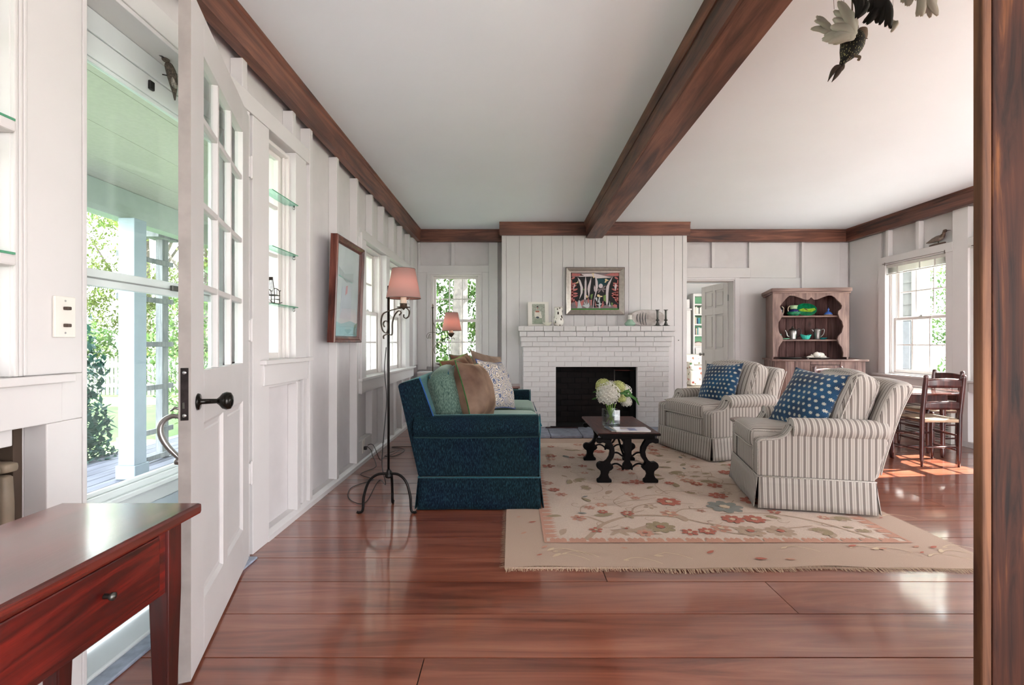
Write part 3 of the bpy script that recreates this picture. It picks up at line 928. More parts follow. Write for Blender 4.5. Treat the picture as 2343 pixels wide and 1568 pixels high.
LEAFA = leaf_mat('fresh_leaves', S(66, 100, 50), S(118, 146, 82))
LEAFB = leaf_mat('deep_leaves', S(34, 62, 38), S(66, 98, 58))
LEAFC = leaf_mat('yellow_green_leaves', S(88, 110, 46), S(134, 144, 84))
LEAFS = leaf_mat('spruce_needles', S(22, 58, 54), S(48, 92, 74))
BARK = plain('bark', S(104, 96, 90), .9, var=.3, scale=12, bump=.5)
def foliage_mb(blobs, n, size, seed, mb=None):
    """leaves as small creased quads scattered through ellipsoid blobs (cx,cy,cz,rx,ry,rz)"""
    rnd = random.Random(seed)
    m = mb or MB()
    tot = sum(b[3] * b[4] * b[5] for b in blobs) ** 1
    for b in blobs:
        k = max(20, int(n * (b[3] * b[4] * b[5]) / tot))
        for _ in range(k):
            th = rnd.uniform(0, 2 * pi); ph = math.acos(rnd.uniform(-1, 1)); r = rnd.uniform(.45, 1) ** .6
            p = Vector((b[0] + b[3] * r * sin(ph) * cos(th), b[1] + b[4] * r * sin(ph) * sin(th), b[2] + b[5] * r * cos(ph)))
            a = Vector((rnd.gauss(0, 1), rnd.gauss(0, 1), rnd.gauss(0, .7))).normalized()
            u = a.cross(Vector((0, 0, 1)))
            if u.length < .1: u = Vector((1, 0, 0))
            u = u.normalized(); s = size * rnd.uniform(.6, 1.3)
            m.add([p - a * s, p + u * s * .45 - a * s * .1, p + a * s, p - u * s * .45 + a * s * .1], [(0, 1, 2, 3)])
    return m
gr = MB().box(-40, -8, -.52, 30, 50, -.42)
g = gr.build('ground', plain('lawn', S(84, 110, 56), .95, var=.25, scale=1.5, bump=.3)); g['kind'] = 'structure'
tc_ = MB().box(4.9, -8, -.419, 9.0, 8.5, -.40).box(-1.5, -8, -.418, 4.89, -1.75, -.10).build('bounce_ground', plain('pale_bounce_ground', S(196, 190, 184), .8, var=.05)); tc_['kind'] = 'structure'  # unseen pale ground added to bounce sunlight up onto the ceiling
# deck outside the door
dk = struct('trim_9', (0, 0, 0))
DECK = wood('deck_boards', S(66, 68, 78), S(92, 94, 104), S(118, 120, 130), 'Y', .6, 1, knots=False)
box('deck_joist', DECK, -3.9, 0.2, -.4, -1.6, 6.4, -.16, dk)
x = -4.3
while x < -1.62:
    box('deck_board', DECK, x, -.6, -.135, x + .13, 6.6, -.105, dk, .003); x += .138
# porch roof
pr = struct('trim_10')
POSTP = plain('porch_post_paint', S(150, 166, 178), .5, var=.04)
PORCHC = plain('porch_ceiling', S(184, 182, 174), .8, var=.05, scale=40)
for i in range(4):
    box('ceiling_board', PORCHC, -1.62 - (i + 1) * .46, -1.0, 2.42, -1.62 - i * .46 - .004, 6.4, 2.45, pr)
box('porch_header', plain('porch_header_paint', S(166, 178, 172), .6, var=.04), -3.52, -1.0, 2.16, -3.38, 6.4, 2.419, pr, .004)
box('porch_fascia', WHITE, -1.66, -1.0, 2.20, -1.60, 6.4, 2.419, pr, .003)
box('roof', plain('roof_shingle', S(120, 116, 112), .9), -3.8, -1.2, 2.46, -1.56, 6.6, 2.56, pr)
tg = thing('porch_post', 'white square porch post seen through the storm door glass', 'post', (-3.33, 4.22, -.104))
box('shaft', POSTP, -.07, -.07, .12, .07, .07, 2.262, tg, .004)
box('base_block', POSTP, -.085, -.085, 0.001, .085, .085, .1195, tg, .006)
tr = thing('garden_trellis', 'weathered grey wooden trellis behind the white porch post', 'trellis', (-3.62, 4.6, -.103))
GREYW = wood('weathered_wood', S(92, 98, 102), S(120, 124, 126), S(142, 146, 146), 'Z', .85, 2, knots=False)
box('post', GREYW, -.035, .33, 0, .035, .42, 2.24, tr, .003)
box('cap_block', GREYW, -.09, .20, 2.241, .09, .5, 2.36, tr, .004)
for z in (-.02 + .03, .27, .71, 1.14, 1.58, 1.97): box('rail', GREYW, .036, -.25, z, .058, .46, z + .05, tr, .002)

# picket fence
pf = thing('picket_fence', 'white picket fence across the end of the lawn', 'fence', (-13.5, 13.4, -.42))
PICK = plain('picket_white', S(160, 160, 154), .7, var=.05)
src = None
for k in range(70):
    if src is None:
        src = MB().prism([(0, .04), (.075, .04), (.075, 1.04), (.0375, 1.10), (0, 1.04)], 'Y', 0, .02).build('picket', PICK, pf)
    else: share(src, 'picket', (k * .115, 0, 0), pf)
box('rail', PICK, 0, .021, .25, 8.1, .06, .34, pf); box('rail', PICK, 0, .021, .8, 8.1, .06, .89, pf)

# planting seen through the storm door, side windows and far window
def bush(name, label, cat, blobs, n, size, mat, seed, trunk=None, base=None, group=None):
    bx = base or (blobs[0][0], blobs[0][1], -.42)
    t = thing(name, label, cat, bx, 0, group)
    bl = [(b[0] - bx[0], b[1] - bx[1], b[2] - bx[2], b[3], b[4], b[5]) for b in blobs]
    foliage_mb(bl, n, size, seed).build('foliage', mat, t)
    if trunk:
        for tp in trunk:
            pts = smoothpath([tuple(a - c for a, c in zip(p[:3], bx)) for p in tp], 4)
            r0, r1 = tp[0][3], tp[-1][3]
            MB().tube(pts, [r0 + (r1 - r0) * i / (len(pts) - 1) for i in range(len(pts))], 10).build('trunk' if tp is trunk[0] else 'branch', BARK, t)
    return t
bush('spruce_shrub', 'blue-green spruce shrub beside the deck, left of the white porch post', 'shrub',
     [(-4.75, 5.0, .2, .45, .5, .45), (-4.8, 5.2, .75, .32, .35, .4), (-4.6, 4.8, -.1, .55, .5, .3), (-4.9, 5.4, 1.15, .2, .2, .3)], 4200, .05, LEAFS, 3,
     [[(-4.75, 5.05, -.41, .05), (-4.78, 5.1, .4, .04), (-4.85, 5.3, 1.2, .015)]], (-4.75, 5.05, -.41))
bush('low_shrub', 'small low shrub at the near edge of the deck', 'shrub', [(-3.95, 4.0, -.02, .22, .22, .12)], 700, .035, LEAFS, 4,
     [[(-3.95, 4.0, -.104, .015), (-3.95, 4.0, .0, .008)]], (-3.95, 4.0, -.104))
bush('hedge', 'long green hedge behind the picket fence', 'hedge',
     [(-15 + 1.3 * k, 15.0 + .3 * sin(k * 2.1), .6 + .25 * sin(k * 1.7), 1.0, .7, 1.0) for k in range(9)], 9000, .11, LEAFA, 5, None, (-9.5, 15.0, -.41))
bush('tall_grass', 'pale seeding grasses along the back of the picket fence', 'grass', [(-13.5 + .55 * k, 14.0, .55, .35, .2, .55) for k in range(13)], 2600, .06, LEAFC, 6, None, (-10, 14.0, -.41))['kind'] = 'stuff'
def tree(label, x, y, h, spread, seed, mat=LEAFA, n=6000, size=.16, r=.18, zc0=.62, trunkmat=None):
    rnd = random.Random(seed)
    bl = []
    for k in range(9):
        a = rnd.uniform(0, 2 * pi); q = rnd.uniform(.2, 1) * spread * .62
        bl.append((x + q * cos(a), y + q * sin(a), h * rnd.uniform(zc0, .95), spread * rnd.uniform(.3, .5), spread * rnd.uniform(.3, .5), h * rnd.uniform(.1, .17)))
    tr_ = [[(x, y, -.42, r), (x + .1, y, h * .35, r * .75), (x, y + .1, h * .75, r * .3)]]
    for k in range(4):
        b = bl[k]
        tr_.append([(x + .07, y, h * .38, r * .5), ((x + b[0]) / 2, (y + b[1]) / 2, (h * .42 + b[2]) / 2, r * .35), (b[0], b[1], b[2], r * .12)])
    return bush('tree', label, 'tree', bl, n, size, mat, seed, tr_, (x, y, -.42))
tree('broad pale green tree beyond the picket fence, behind the porch', -14.5, 19, 7.5, 4.2, 21, LEAFA, 7000, .16)
bush('tree_row', 'row of pale green trees rising behind the hedge, left of the porch post', 'trees',
     [(-16.5 + 1.15 * i + .4 * (j % 2), 16.6 + .5 * sin(i * 2.3), 1.9 + 1.15 * j, 1.0, .8, .85) for i in range(9) for j in range(2)] + [(-14.6, 16.2, 4.9, 1.3, .7, .7), (-12.4, 16.2, 5.3, 1.3, .7, .5), (-13.6, 16.0, 4.0, .9, .6, .5)],
     24000, .075, LEAFC, 45, [[(-13.2, 16.6, -.41, .12), (-13.2, 16.6, 2.5, .09), (-12.6, 16.4, 5.2, .03)], [(-13.2, 16.6, 2.5, .05), (-14.4, 16.3, 4.8, .02)]], (-13.2, 16.6, -.41))
tree('leaning feathery tree seen through the upper storm door pane', -9.5, 14.8, 5.4, 2.4, 22, LEAFC, 2600, .10, .12)
tree('leafy tree at the back of the left garden', -7.0, 17.5, 8.0, 3.6, 23, LEAFB, 6000, .16)
tree('young tree close outside the left windows', -5.4, 11.5, 5.0, 2.0, 24, LEAFA, 4500, .11, .1, .4)
bush('side_hedge', 'clipped green hedge along the side garden outside the left windows', 'hedge',
     [(-5.2 + .25 * sin(k * 1.3), 8.0 + .9 * k, .9, .8, .7, 1.3) for k in range(5)], 14000, .055, LEAFA, 41, None, (-5.2, 10.5, -.41))
# big tree by the far window
tree('large old tree with a pale trunk just outside the far window', -1.12, 9.6, 7.2, 3.0, 25, LEAFA, 5200, .10, .21, .5)
bush('shrub_border', 'sunlit leafy shrubs filling the far window', 'shrub',
     [(-3.4 + .62 * i + .2 * (j % 2), 13.0 + .35 * sin(i * 1.9 + j) + .3 * j, .1 + .95 * j, .75, .6, .75) for i in range(8) for j in range(5)],
     26000, .085, LEAFA, 31, None, (-1.5, 12.6, -.41))
# right side: white shingled wing, door, greenery
wg = thing('house_wing', 'white shingled wing of the house outside the right-hand window', 'house wing', (7.4, 8.85, -.41))
SHING = plain('white_shingle', S(150, 154, 158), .8, var=.08, scale=6)
for i in range(17):
    MB().prism([(0, i * .2), (0, i * .2 + .205), (-.012, i * .2 + .205), (-.028, i * .2)], 'Y', 0, 6.0).xf(Matrix.Identity(4)).build('shingle_course', SHING, wg)
box('wall', SHING, 0.001, 0, 0, .3, 6.0, 3.5, wg)
box('corner_board', WHITE, -.05, -.1, 0, .02, -.001, 3.5, wg, .004)
box('window_shutter', plain('grey_shutter', S(160, 168, 180), .5), -.055, .03, 1.0, -.029, .2, 1.88, wg, .004)
bush('garden_shrubs', 'bright green shrubs outside the right-hand window', 'shrub',
     [(13.5, 13.5, .3, 1.2, 1.2, 1.0), (15.5, 12.4, .8, 1.4, 1.2, 1.5), (14.2, 15.5, 2.4, 1.6, 1.4, 1.5), (16.5, 14.0, 2.8, 1.5, 1.5, 1.6), (18, 12, 1.6, 1.5, 1.4, 2)],
     26000, .075, LEAFA, 33, None, (14.5, 13.5, -.41))
tree('tall dark green tree outside the right-hand window', 19.5, 18.5, 7.5, 3.4, 34, LEAFB, 9000, .11)
# ================================================================ FIREPLACE OF WHITE PAINTED BRICK
BY = 5.95                                       # brick face
fp = thing('fireplace', 'white painted brick fireplace with stepped brick mantel and black firebox', 'fireplace', (0, 0, 0))
bxl, bxr = X(1197, BY), X(1531, BY)
ol, orr = X(1272, BY), X(1458, BY); otop = Z(840, BY)
hz = .032
# core masonry (mortar) with the opening
cm = MB()
cm.box(bxl + .006, BY + .005, hz, ol, FY - .008, 1.03); cm.box(orr, BY + .005, hz, bxr - .006, FY - .008, 1.03)
cm.box(ol, BY + .005, otop, orr, FY - .008, 1.03)
cm.box(bxl - .02, BY - .03, 1.03, bxr + .02, FY - .008, 1.285)
cm.build('masonry_core', plain('painted_mortar', S(206, 200, 198), .75, var=.06, scale=20, bump=.4), fp)
random.seed(21)
def brickmesh(w, h, d, seed):
    rnd = random.Random(seed)
    m = MB().box(-w / 2, -d / 2, -h / 2, w / 2, d / 2, h / 2)
    m.v = [tuple(c + rnd.uniform(-.0012, .0012) for c in v) for v in m.v]
    return m
protos = {}
def brick(x0, x1, z0, z1, yf, d=.05):
    w = round((x1 - x0) / .02) * .02; key = (w, round(d, 3), round(z1 - z0, 3), random.randrange(3))
    if key not in protos:
        o = brickmesh(w, z1 - z0, d, len(protos)).build('brick', BRICKW, fp, .0035, 2)
        protos[key] = o
    else:
        o = share(protos[key], 'brick', (0, 0, 0), fp)
    o.location = ((x0 + x1) / 2, yf + d / 2 + random.uniform(-.0025, .0015), (z0 + z1) / 2)
    o.scale = ((x1 - x0) / w, 1, 1)
ch = .0645; nrow = 16; z = hz
rowh = (1.03 - hz) / 16
for r in range(16):
    z0 = hz + r * rowh; z1 = z0 + rowh
    off = (r % 2) * .5
    segs = [(bxl, ol), (orr, bxr)] if z1 < otop + .02 else [(bxl, bxr)]
    for (a, b) in segs:
        xs = [a]
        x = a + (.205 if r % 2 else .105)
        while x < b - .06: xs.append(x); x += .205 + random.uniform(-.006, .006)
        xs.append(b)
        for p, q in zip(xs, xs[1:]): brick(p + .0023, q - .0023, z0 + .0023, z1 - .0023, BY)
# four stepped mantel courses
courses = [(790, 779, 1194, 1535, .035), (778.6, 767.5, 1191.4, 1538.5, .06), (767.2, 756, 1188.5, 1543.5, .085), (755.4, 745, 1185.7, 1546.7, .11)]
mz = [1.03, 1.03 + .06, 1.03 + .122, 1.03 + .186, 1.03 + .25]
for i, (pb, pt, l, r, out) in enumerate(courses):
    yf = BY - out; a, b = X(l, yf), X(r, yf)
    n = [9, 8, 9, 17][i]; xs = [a]; x = a + [.13, .2, .09, .07][i]
    st = .205 if i < 3 else .13
    while x < b - .06: xs.append(x); x += st + random.uniform(-.02, .02)
    xs.append(b)
    for p, q in zip(xs, xs[1:]): brick(p + .002, q - .002, mz[i] + .0025, mz[i + 1] - .002, yf, .14)
MANTZ = 1.282
box('mantel_top', BRICKW, X(1188, BY - .1), BY - .085, 1.262, X(1544, BY - .1), FY - .007, MANTZ, fp, .004)
# side faces
for xx, w in ((bxl, .0075), (bxr - .0075, .0075)):
    for r in range(16):
        z0 = hz + r * rowh
        for (a, b) in (((BY + .055, FY - .16), (FY - .155, FY - .008)) if r % 2 else ((BY + .055, FY - .22), (FY - .215, FY - .008))):
            if b - a > .03: box('brick', BRICKW, xx, a, z0 + .003, xx + w, b, z0 + rowh - .003, fp, .001)
# firebox
fb = MB()
fb.box(ol + .0005, BY + .06, hz, ol + .008, BY + .34, otop); fb.box(orr - .008, BY + .06, hz, orr - .0005, BY + .34, otop)
fb.box(ol, BY + .335, hz, orr, BY + .342, otop); fb.box(ol, BY + .06, otop - .006, orr, BY + .34, otop - .0005); fb.box(ol, BY + .06, hz, orr, BY + .335, hz + .006)
fb.build('firebox_lining', SOOT, fp)
fx = MB(); rr = random.Random(3)
for r in range(10):
    zz = hz + .01 + r * .073; x = ol + .01 + (r % 2) * .09
    while x < orr - .12: fx.box(x, BY + .328, zz, x + .17, BY + .3355, zz + .065); x += .18
fx.build('firebox_brickwork', plain('soot_brick', S(20, 14, 13), .9, var=.6, scale=9), fp)['kind'] = 'stuff'
# hearth slab
hs = thing('hearth', 'blue-grey stone hearth slab before the brick fireplace', 'hearth', (0, 0, 0))
random.seed(3)
x = .02
for w in (.42, .36, .5, .38, .44): 
    box('hearth_stone', STONE, x, 5.42, .001, x + w - .006, BY + .10, .030, hs, .005); x += w
# fire screen pieces: black iron rod frame seen in the opening, log rail
fs = thing('fire_screen', 'thin black iron fire screen leaning in the firebox opening', 'fire screen', (X(1432, 6.0), 6.03, hz + .008))
XS = X(1407, 6.03) - X(1432, 6.03)
MB().tube([(XS, 0, 0), (XS, 0, .70)], .006, 8).build('frame_rod', plain('worn_steel', S(120, 114, 108), .4, .8), fs)
MB().tube([(XS, 0, .69), (XS + .25, 0, .69)], .0055, 8).build('frame_rod', plain('rusty_rod', S(96, 50, 44), .5, .6), fs)
MB().tube([(XS + .25, 0, .69), (XS + .25, 0, 0)], .0055, 8).build('frame_rod', IRON, fs)
MB().tube([(XS, 0, .006), (XS + .25, 0, .006)], .0055, 8).build('frame_rod', IRON, fs)
bar = thing('hearth_rail', 'low dark metal rail lying along the firebox opening', 'rail', (X(1248, 5.9), 5.88, .031))
MB().box(0, 0, 0, .40, .025, .012).build('bar', plain('dark_rail', S(60, 40, 42), .4, .5), bar, .002)
MB().tube([(.06, .012, .018), (.5, .012, .018)], .006, 8).build('rod', IRON, bar)

# ---------------------------------------------------------------- on the mantel
MY = BY + .06
pr_ = thing('portrait_print', 'white framed portrait print of a seated figure leaning at the mantel left end', 'picture', (X(1208.5, MY), MY + .06, MANTZ + .001))
k = MY / FPX; W_ = 48 * k; H_ = 58 * k
tilt = Matrix.Rotation(radians(-8), 4, 'X')
def PT(m): return m.xf(tilt)
PT(MB().box(0, 0, 0, W_, .012, .006).box(0, 0, H_ - .006, W_, .012, H_).box(0, 0, .006, .006, .012, H_ - .006).box(W_ - .006, 0, .006, W_, .012, H_ - .006)).build('frame', CREAM, pr_)
PT(MB().box(.006, .004, .006, W_ - .006, .010, H_ - .006)).build('mat_board', CREAM, pr_)
def flat(par, name, mat, poly, y, M=None, th=.0008):
    """thin painted patch: poly in (x,z)"""
    m = MB().prism(poly[::-1] if False else poly, 'Y', y - th, y)
    if M is not None: m.xf(M)
    return m.build(name, mat, par)
def blob(cx, cz, rx, rz, n=14, a=0):
    out = []
    for i in range(n):
        t = 2 * pi * i / n; x, z_ = rx * cos(t), rz * sin(t)
        out.append((cx + x * cos(a) - z_ * sin(a), cz + x * sin(a) + z_ * cos(a)))
    return out
q = lambda x, y: ((x - 310) / 870 * W_, (1300 - y) / 1040 * H_)
flat(pr_, 'print_ground', plain('print_greygreen', S(160, 165, 152), .8, var=.25, scale=60), [q(485, 1195), q(1030, 1195), q(1015, 350), q(485, 350)], .0035, tilt)
for nm, c, pl in (('hair', S(66, 66, 70), blob(*q(715, 470), .011, .013)), ('face', S(180, 130, 118), blob(*q(712, 520), .0065, .012)),
                  ('blouse', S(212, 208, 196), [q(590, 900), q(900, 950), q(860, 680), q(760, 620), q(660, 620), q(590, 690)]),
                  ('collar', S(170, 110, 96), [q(620, 700), q(800, 700), q(780, 630), q(640, 630)]),
                  ('bundle', S(80, 88, 96), blob(*q(715, 920), .020, .013, a=-.1)), ('skirt', S(146, 156, 138), [q(520, 1190), q(940, 1190), q(880, 970), q(600, 1000)])):
    flat(pr_, nm, plain('print_' + nm, c, .8, var=.1, scale=60), pl, .0032 - {'hair': 0, 'face': .0009, 'blouse': 0, 'collar': .0009, 'bundle': .0012, 'skirt': .0003}[nm], tilt)

bw = thing('ceramic_bowl', 'small wavy-rimmed white bowl on the mantel between print and vase', 'bowl', (X(1252.5, MY - .05), MY - .05, MANTZ + .001))
def wavy(i, j):
    a = 2 * pi * i; t = j
    prof = [(0.010, 0), (.012, .004), (.03, .010), (.048, .026), (.062, .046), (.060, .046), (.045, .026), (.028, .014), (.0, .012)]
    u = t * (len(prof) - 1); k0 = min(int(u), len(prof) - 2); f = u - k0
    r = prof[k0][0] * (1 - f) + prof[k0 + 1][0] * f; h = prof[k0][1] * (1 - f) + prof[k0 + 1][1] * f
    h += .006 * sin(a * 6) * (h / .046) ** 2
    return (r * cos(a), r * sin(a), h)
MB().grid(wavy, 36, 16).build('body', plain('white_glaze', S(224, 222, 206), .25, var=.05), bw, sub=0)
MB().lathe([(.022, 0), (.02, .006)], (0, 0, -.0005), 20).build('foot_ring', CREAM, bw)

VSP, nt, b_ = new_mat('spotted_glaze')
vo = N(nt, 'ShaderNodeTexVoronoi', i_Scale=24.0); nt.links.new(coords(nt, 'Object', (1.3, 1.3, .7)), vo.inputs['Vector'])
nt.links.new(ramp(nt, vo.outputs['Distance'], [(.30, S(58, 44, 40)), (.34, S(226, 222, 214))]), b_.inputs['Base Color']); b_.inputs['Roughness'].default_value = .2
vs_ = thing('spotted_vase', 'white vase with dark brown spots beside the wavy bowl on the mantel', 'vase', (X(1278, MY), MY, MANTZ + .001))
MB().lathe([(.045, 0), (.062, .02), (.068, .05), (.064, .085), (.052, .125), (.046, .155), (.048, .19), (.057, .232), (.053, .232), (.044, .19), (.042, .155), (.02, .1), (0, .09)], (0, 0, 0), 28).build('body', VSP, vs_)
MB().lathe([(.0572, .2325), (.0578, .236), (.055, .239), (.0525, .2325)], (0, 0, 0), 28).build('rim', plain('vase_rim', S(206, 196, 184), .3), vs_)

# painting over the mantel
PY = FY - .008
pt = thing('framed_painting', 'silver-framed garden painting of white leaves and coral fronds above the mantel', 'painting', (X(1294.5, PY), PY, Z(720.5, PY)))
kk = PY / FPX; W2_ = 132.5 * kk; H2_ = 107 * kk
SILV = plain('silver_leaf_frame', S(176, 168, 160), .3, .65, var=.12, scale=30)
def mitre(par, x0, z0, x1, z1, prof, mat, name='frame_rail'):
    """four mitred rails; prof = [(inset, y)] outer to inner"""
    n = len(prof)
    for k in range(4):
        C = [(x0, z0, 1, 1), (x1, z0, -1, 1), (x1, z1, -1, -1), (x0, z1, 1, -1)]
        a, b = C[k], C[(k + 1) % 4]
        vs = [(a[0] + a[2] * d, y, a[1] + a[3] * d) for d, y in prof] + [(b[0] + b[2] * d, y, b[1] + b[3] * d) for d, y in prof]
        fs = [(i, n + i, n + i + 1, i + 1) for i in range(n - 1)]
        fs += [(n - 1, 2 * n - 1, n, 0)]
        MB().add(vs, fs).build(name, mat, par)
mitre(pt, 0, 0, W2_, H2_, [(0, 0), (0, -.045), (.006, -.05), (.012, -.048), (.05, -.028), (.058, -.026), (.064, -.024), (.066, -.018)], SILV)
for nm, a, b in (('frame_edge', 0, .005),):
    mitre(pt, -.004, -.004, W2_ + .004, H2_ + .004, [(0, -.001), (0, -.046), (.0038, -.046), (.0038, -.001)], plain('dark_frame_edge', S(66, 60, 58), .4, .4), 'frame_edge')
G = lambda x, y: (.066 + (x - 270) / (1530 - 270) * (W2_ - .132), .066 + (1300 - y) / (1300 - 325) * (H2_ - .132))
def patch(nm, col, pts, lvl=1, M2=None):
    flat(pt, nm, M2 or plain('paint_' + nm, col, .75, var=.12, scale=40), [G(*p) for p in pts], -.0101 - .0009 * lvl)
flat(pt, 'canvas', plain('paint_black', S(10, 10, 14), .7), [G(262, 1308), G(1538, 1308), G(1538, 318), G(262, 318)], -.006, th=.004)
PWH = plain('paint_white', S(204, 192, 194), .75, var=.08, scale=60); PCO = plain('paint_coral', S(178, 104, 100), .75, var=.12, scale=50)
PGY = plain('paint_grey', S(126, 112, 114), .8, var=.15, scale=40); PLG = plain('paint_leafgreen', S(104, 130, 70), .8, var=.3, scale=60); PBE = plain('paint_beige', S(214, 192, 150), .75)
patch('sky_band', None, [(290, 430), (830, 425), (1340, 465), (1340, 420), (1530, 410), (1530, 328), (290, 328)], 0, PGY)
patch('pink_cloud', None, [(290, 415), (620, 395), (500, 345), (290, 330)], 1, PCO)
patch('pink_cloud', None, [(1130, 385), (1530, 410), (1530, 330), (1340, 330)], 1, PCO)
patch('white_cloud', None, [(470, 425), (830, 420), (960, 470), (1320, 450), (1150, 400), (900, 340), (560, 350)], 1, PWH)
patch('teal_sky', None, [(940, 475), (1300, 475), (1190, 640), (1100, 690), (985, 690)], 0, plain('paint_teal', S(16, 56, 64), .8, var=.3))
patch('ground_band', None, [(270, 1275), (1500, 1280), (1480, 1190), (1180, 1180), (840, 1250), (820, 1040), (600, 1030), (480, 1080), (290, 1110)], 0, PGY)
patch('grass_edge', None, [(275, 1298), (1530, 1298), (1530, 1270), (275, 1272)], 1, plain('paint_green', S(40, 128, 30), .8, var=.3))
for pl in ([(445, 440), (520, 520), (588, 720), (575, 860), (492, 1030), (525, 860), (520, 700)],
           [(655, 405), (680, 560), (678, 900), (660, 1030), (618, 1030), (628, 760), (632, 560)],
           [(806, 430), (800, 560), (775, 740), (748, 960), (735, 985), (725, 880), (705, 760), (718, 670)],
           [(905, 340), (975, 560), (982, 700), (940, 850), (885, 1040), (865, 1260), (850, 1260), (862, 1080), (915, 830), (915, 600)],
           [(1382, 405), (1340, 500), (1280, 660), (1255, 860), (1250, 1100), (1215, 1200), (1195, 1130), (1190, 850), (1200, 690), (1260, 570)],
           [(1440, 600), (1480, 660), (1440, 800), (1415, 700)], [(885, 650), (905, 700), (905, 840), (880, 800), (870, 720)], [(355, 620), (375, 640), (345, 780), (330, 740)]):
    patch('white_leaf', None, pl, 3, PWH)
patch('white_disc', None, [(1055 + 55 * cos(2 * pi * i / 18), 670 - 60 * sin(2 * pi * i / 18)) for i in range(18)], 3, PWH)
for cx, cy, l, a in ((1140, 700, 60, .7), (1145, 755, 50, .0), (1105, 790, 60, -1.0), (1025, 800, 70, -2.2), (975, 780, 60, -2.5)):
    patch('grey_petal', None, [(cx + l * cos(t) * cos(a) - 20 * sin(t) * sin(a), cy - (l * cos(t) * sin(a) + 20 * sin(t) * cos(a))) for t in [2 * pi * i / 12 for i in range(12)]], 2, PGY)
rnd = random.Random(9)
fr = []
for side, x0 in ((1, 290), (-1, 1500)):
    for yy, ln, a in ((470, 95, .5), (620, 130, .3), (700, 150, .55), (790, 170, .35), (870, 160, .0), (950, 170, .2), (1080, 120, .9)):
        a_ = a if side > 0 else pi - a
        cx = x0 + side * ln * .45 * cos(a); cy = yy - ln * .2 * sin(a)
        fr.append([(cx + ln * .55 * cos(t) * cos(a_) - 26 * sin(t) * sin(a_), cy - (ln * .55 * cos(t) * sin(a_) + 26 * sin(t) * cos(a_))) for t in [2 * pi * i / 12 for i in range(12)]])
    fr.append([(x0 - side * 15, 1150), (x0 + side * 25, 1100), (x0 + side * 40, 850), (x0 + side * 10, 520), (x0 - side * 18, 500)][::1 if side > 0 else -1])
fr += [[(1380, 900), (1400, 860), (1450, 870), (1470, 930), (1430, 1000), (1370, 980)], [(360, 1040), (440, 1100), (440, 1250), (400, 1200)], [(500, 1240), (500, 1120), (600, 1035), (610, 1090), (570, 1200)],
       [(700, 1030), (735, 980), (755, 1150), (735, 1160)], [(790, 1190), (790, 1040), (825, 1030), (815, 1180)], [(910, 1060), (950, 1260), (905, 1180)], [(1060, 1250), (1080, 1180), (1110, 1070), (1125, 1080), (1120, 1150), (1150, 1140), (1110, 1230)],
       [(1370, 1180), (1420, 1155), (1485, 1180), (1470, 1240), (1400, 1235)]]
for f in fr:
    # keep inside the canvas
    patch('coral_frond', None, [(min(1528, max(274, x)), y) for x, y in f], 2, PCO)
for f in ([(560, 1190), (640, 1170), (612, 1100), (640, 1110), (665, 1180), (690, 1060), (690, 1180), (740, 1110), (760, 1200), (735, 1250), (690, 1260)], [(905, 1160), (1000, 1160), (1030, 1050), (1045, 1130), (1085, 1135), (1040, 1190), (1045, 1265), (1005, 1260), (1000, 1190)],
          [(905, 1000), (940, 965), (965, 1010), (955, 1090)], [(970, 1110), (1010, 970), (1045, 965), (1010, 1110)], [(1215, 1130), (1275, 1200), (1280, 1060), (1312, 1200), (1295, 1225)], [(565, 1255), (490, 1040), (470, 1060), (440, 1260)]):
    patch('pale_plant', None, f, 3, plain('paint_pale', S(184, 190, 192), .8))
for f in ([(820, 335), (885, 330), (860, 370), (895, 450), (850, 460), (850, 400)], [(1160, 490), (1200, 480), (1250, 520), (1275, 525), (1205, 545), (1190, 585), (1145, 575), (1175, 540)],
          [(380, 590), (435, 570), (455, 520), (465, 590), (420, 605)], [(955, 940), (970, 895), (1010, 900), (1040, 930), (1100, 935), (1090, 965), (990, 965)], [(670, 905), (700, 920), (720, 965), (690, 1000), (668, 950)]):
    patch('little_bird', None, f, 4, PBE)
for f in ([(790, 900), (850, 880), (820, 1020), (790, 1000)], [(1120, 930), (1190, 900), (1190, 1100), (1130, 1060)], [(1330, 1110), (1380, 1120), (1360, 1190), (1330, 1180)], [(590, 760), (625, 740), (615, 800)]):
    patch('green_tuft', None, f, 2, PLG)

CEL = plain('celadon_glaze', S(150, 180, 160), .2, var=.05)
t = thing('celadon_bottle', 'squat pale green bottle with a white neck on the mantel', 'bottle', (X(1441.5, MY - .04), MY - .04, MANTZ + .001))
MB().lathe([(.045, 0), (.05, .004), (.068, .028), (.066, .034), (.04, .062), (.028, .082), (.0, .082)], (0, 0, 0), 28).build('body', CEL, t)
MB().lathe([(.0285, .0822), (.025, .09), (.023, .110), (.026, .139), (.022, .139), (.018, .110), (0, .10)], (0, 0, 0), 28).build('neck', CREAM, t)
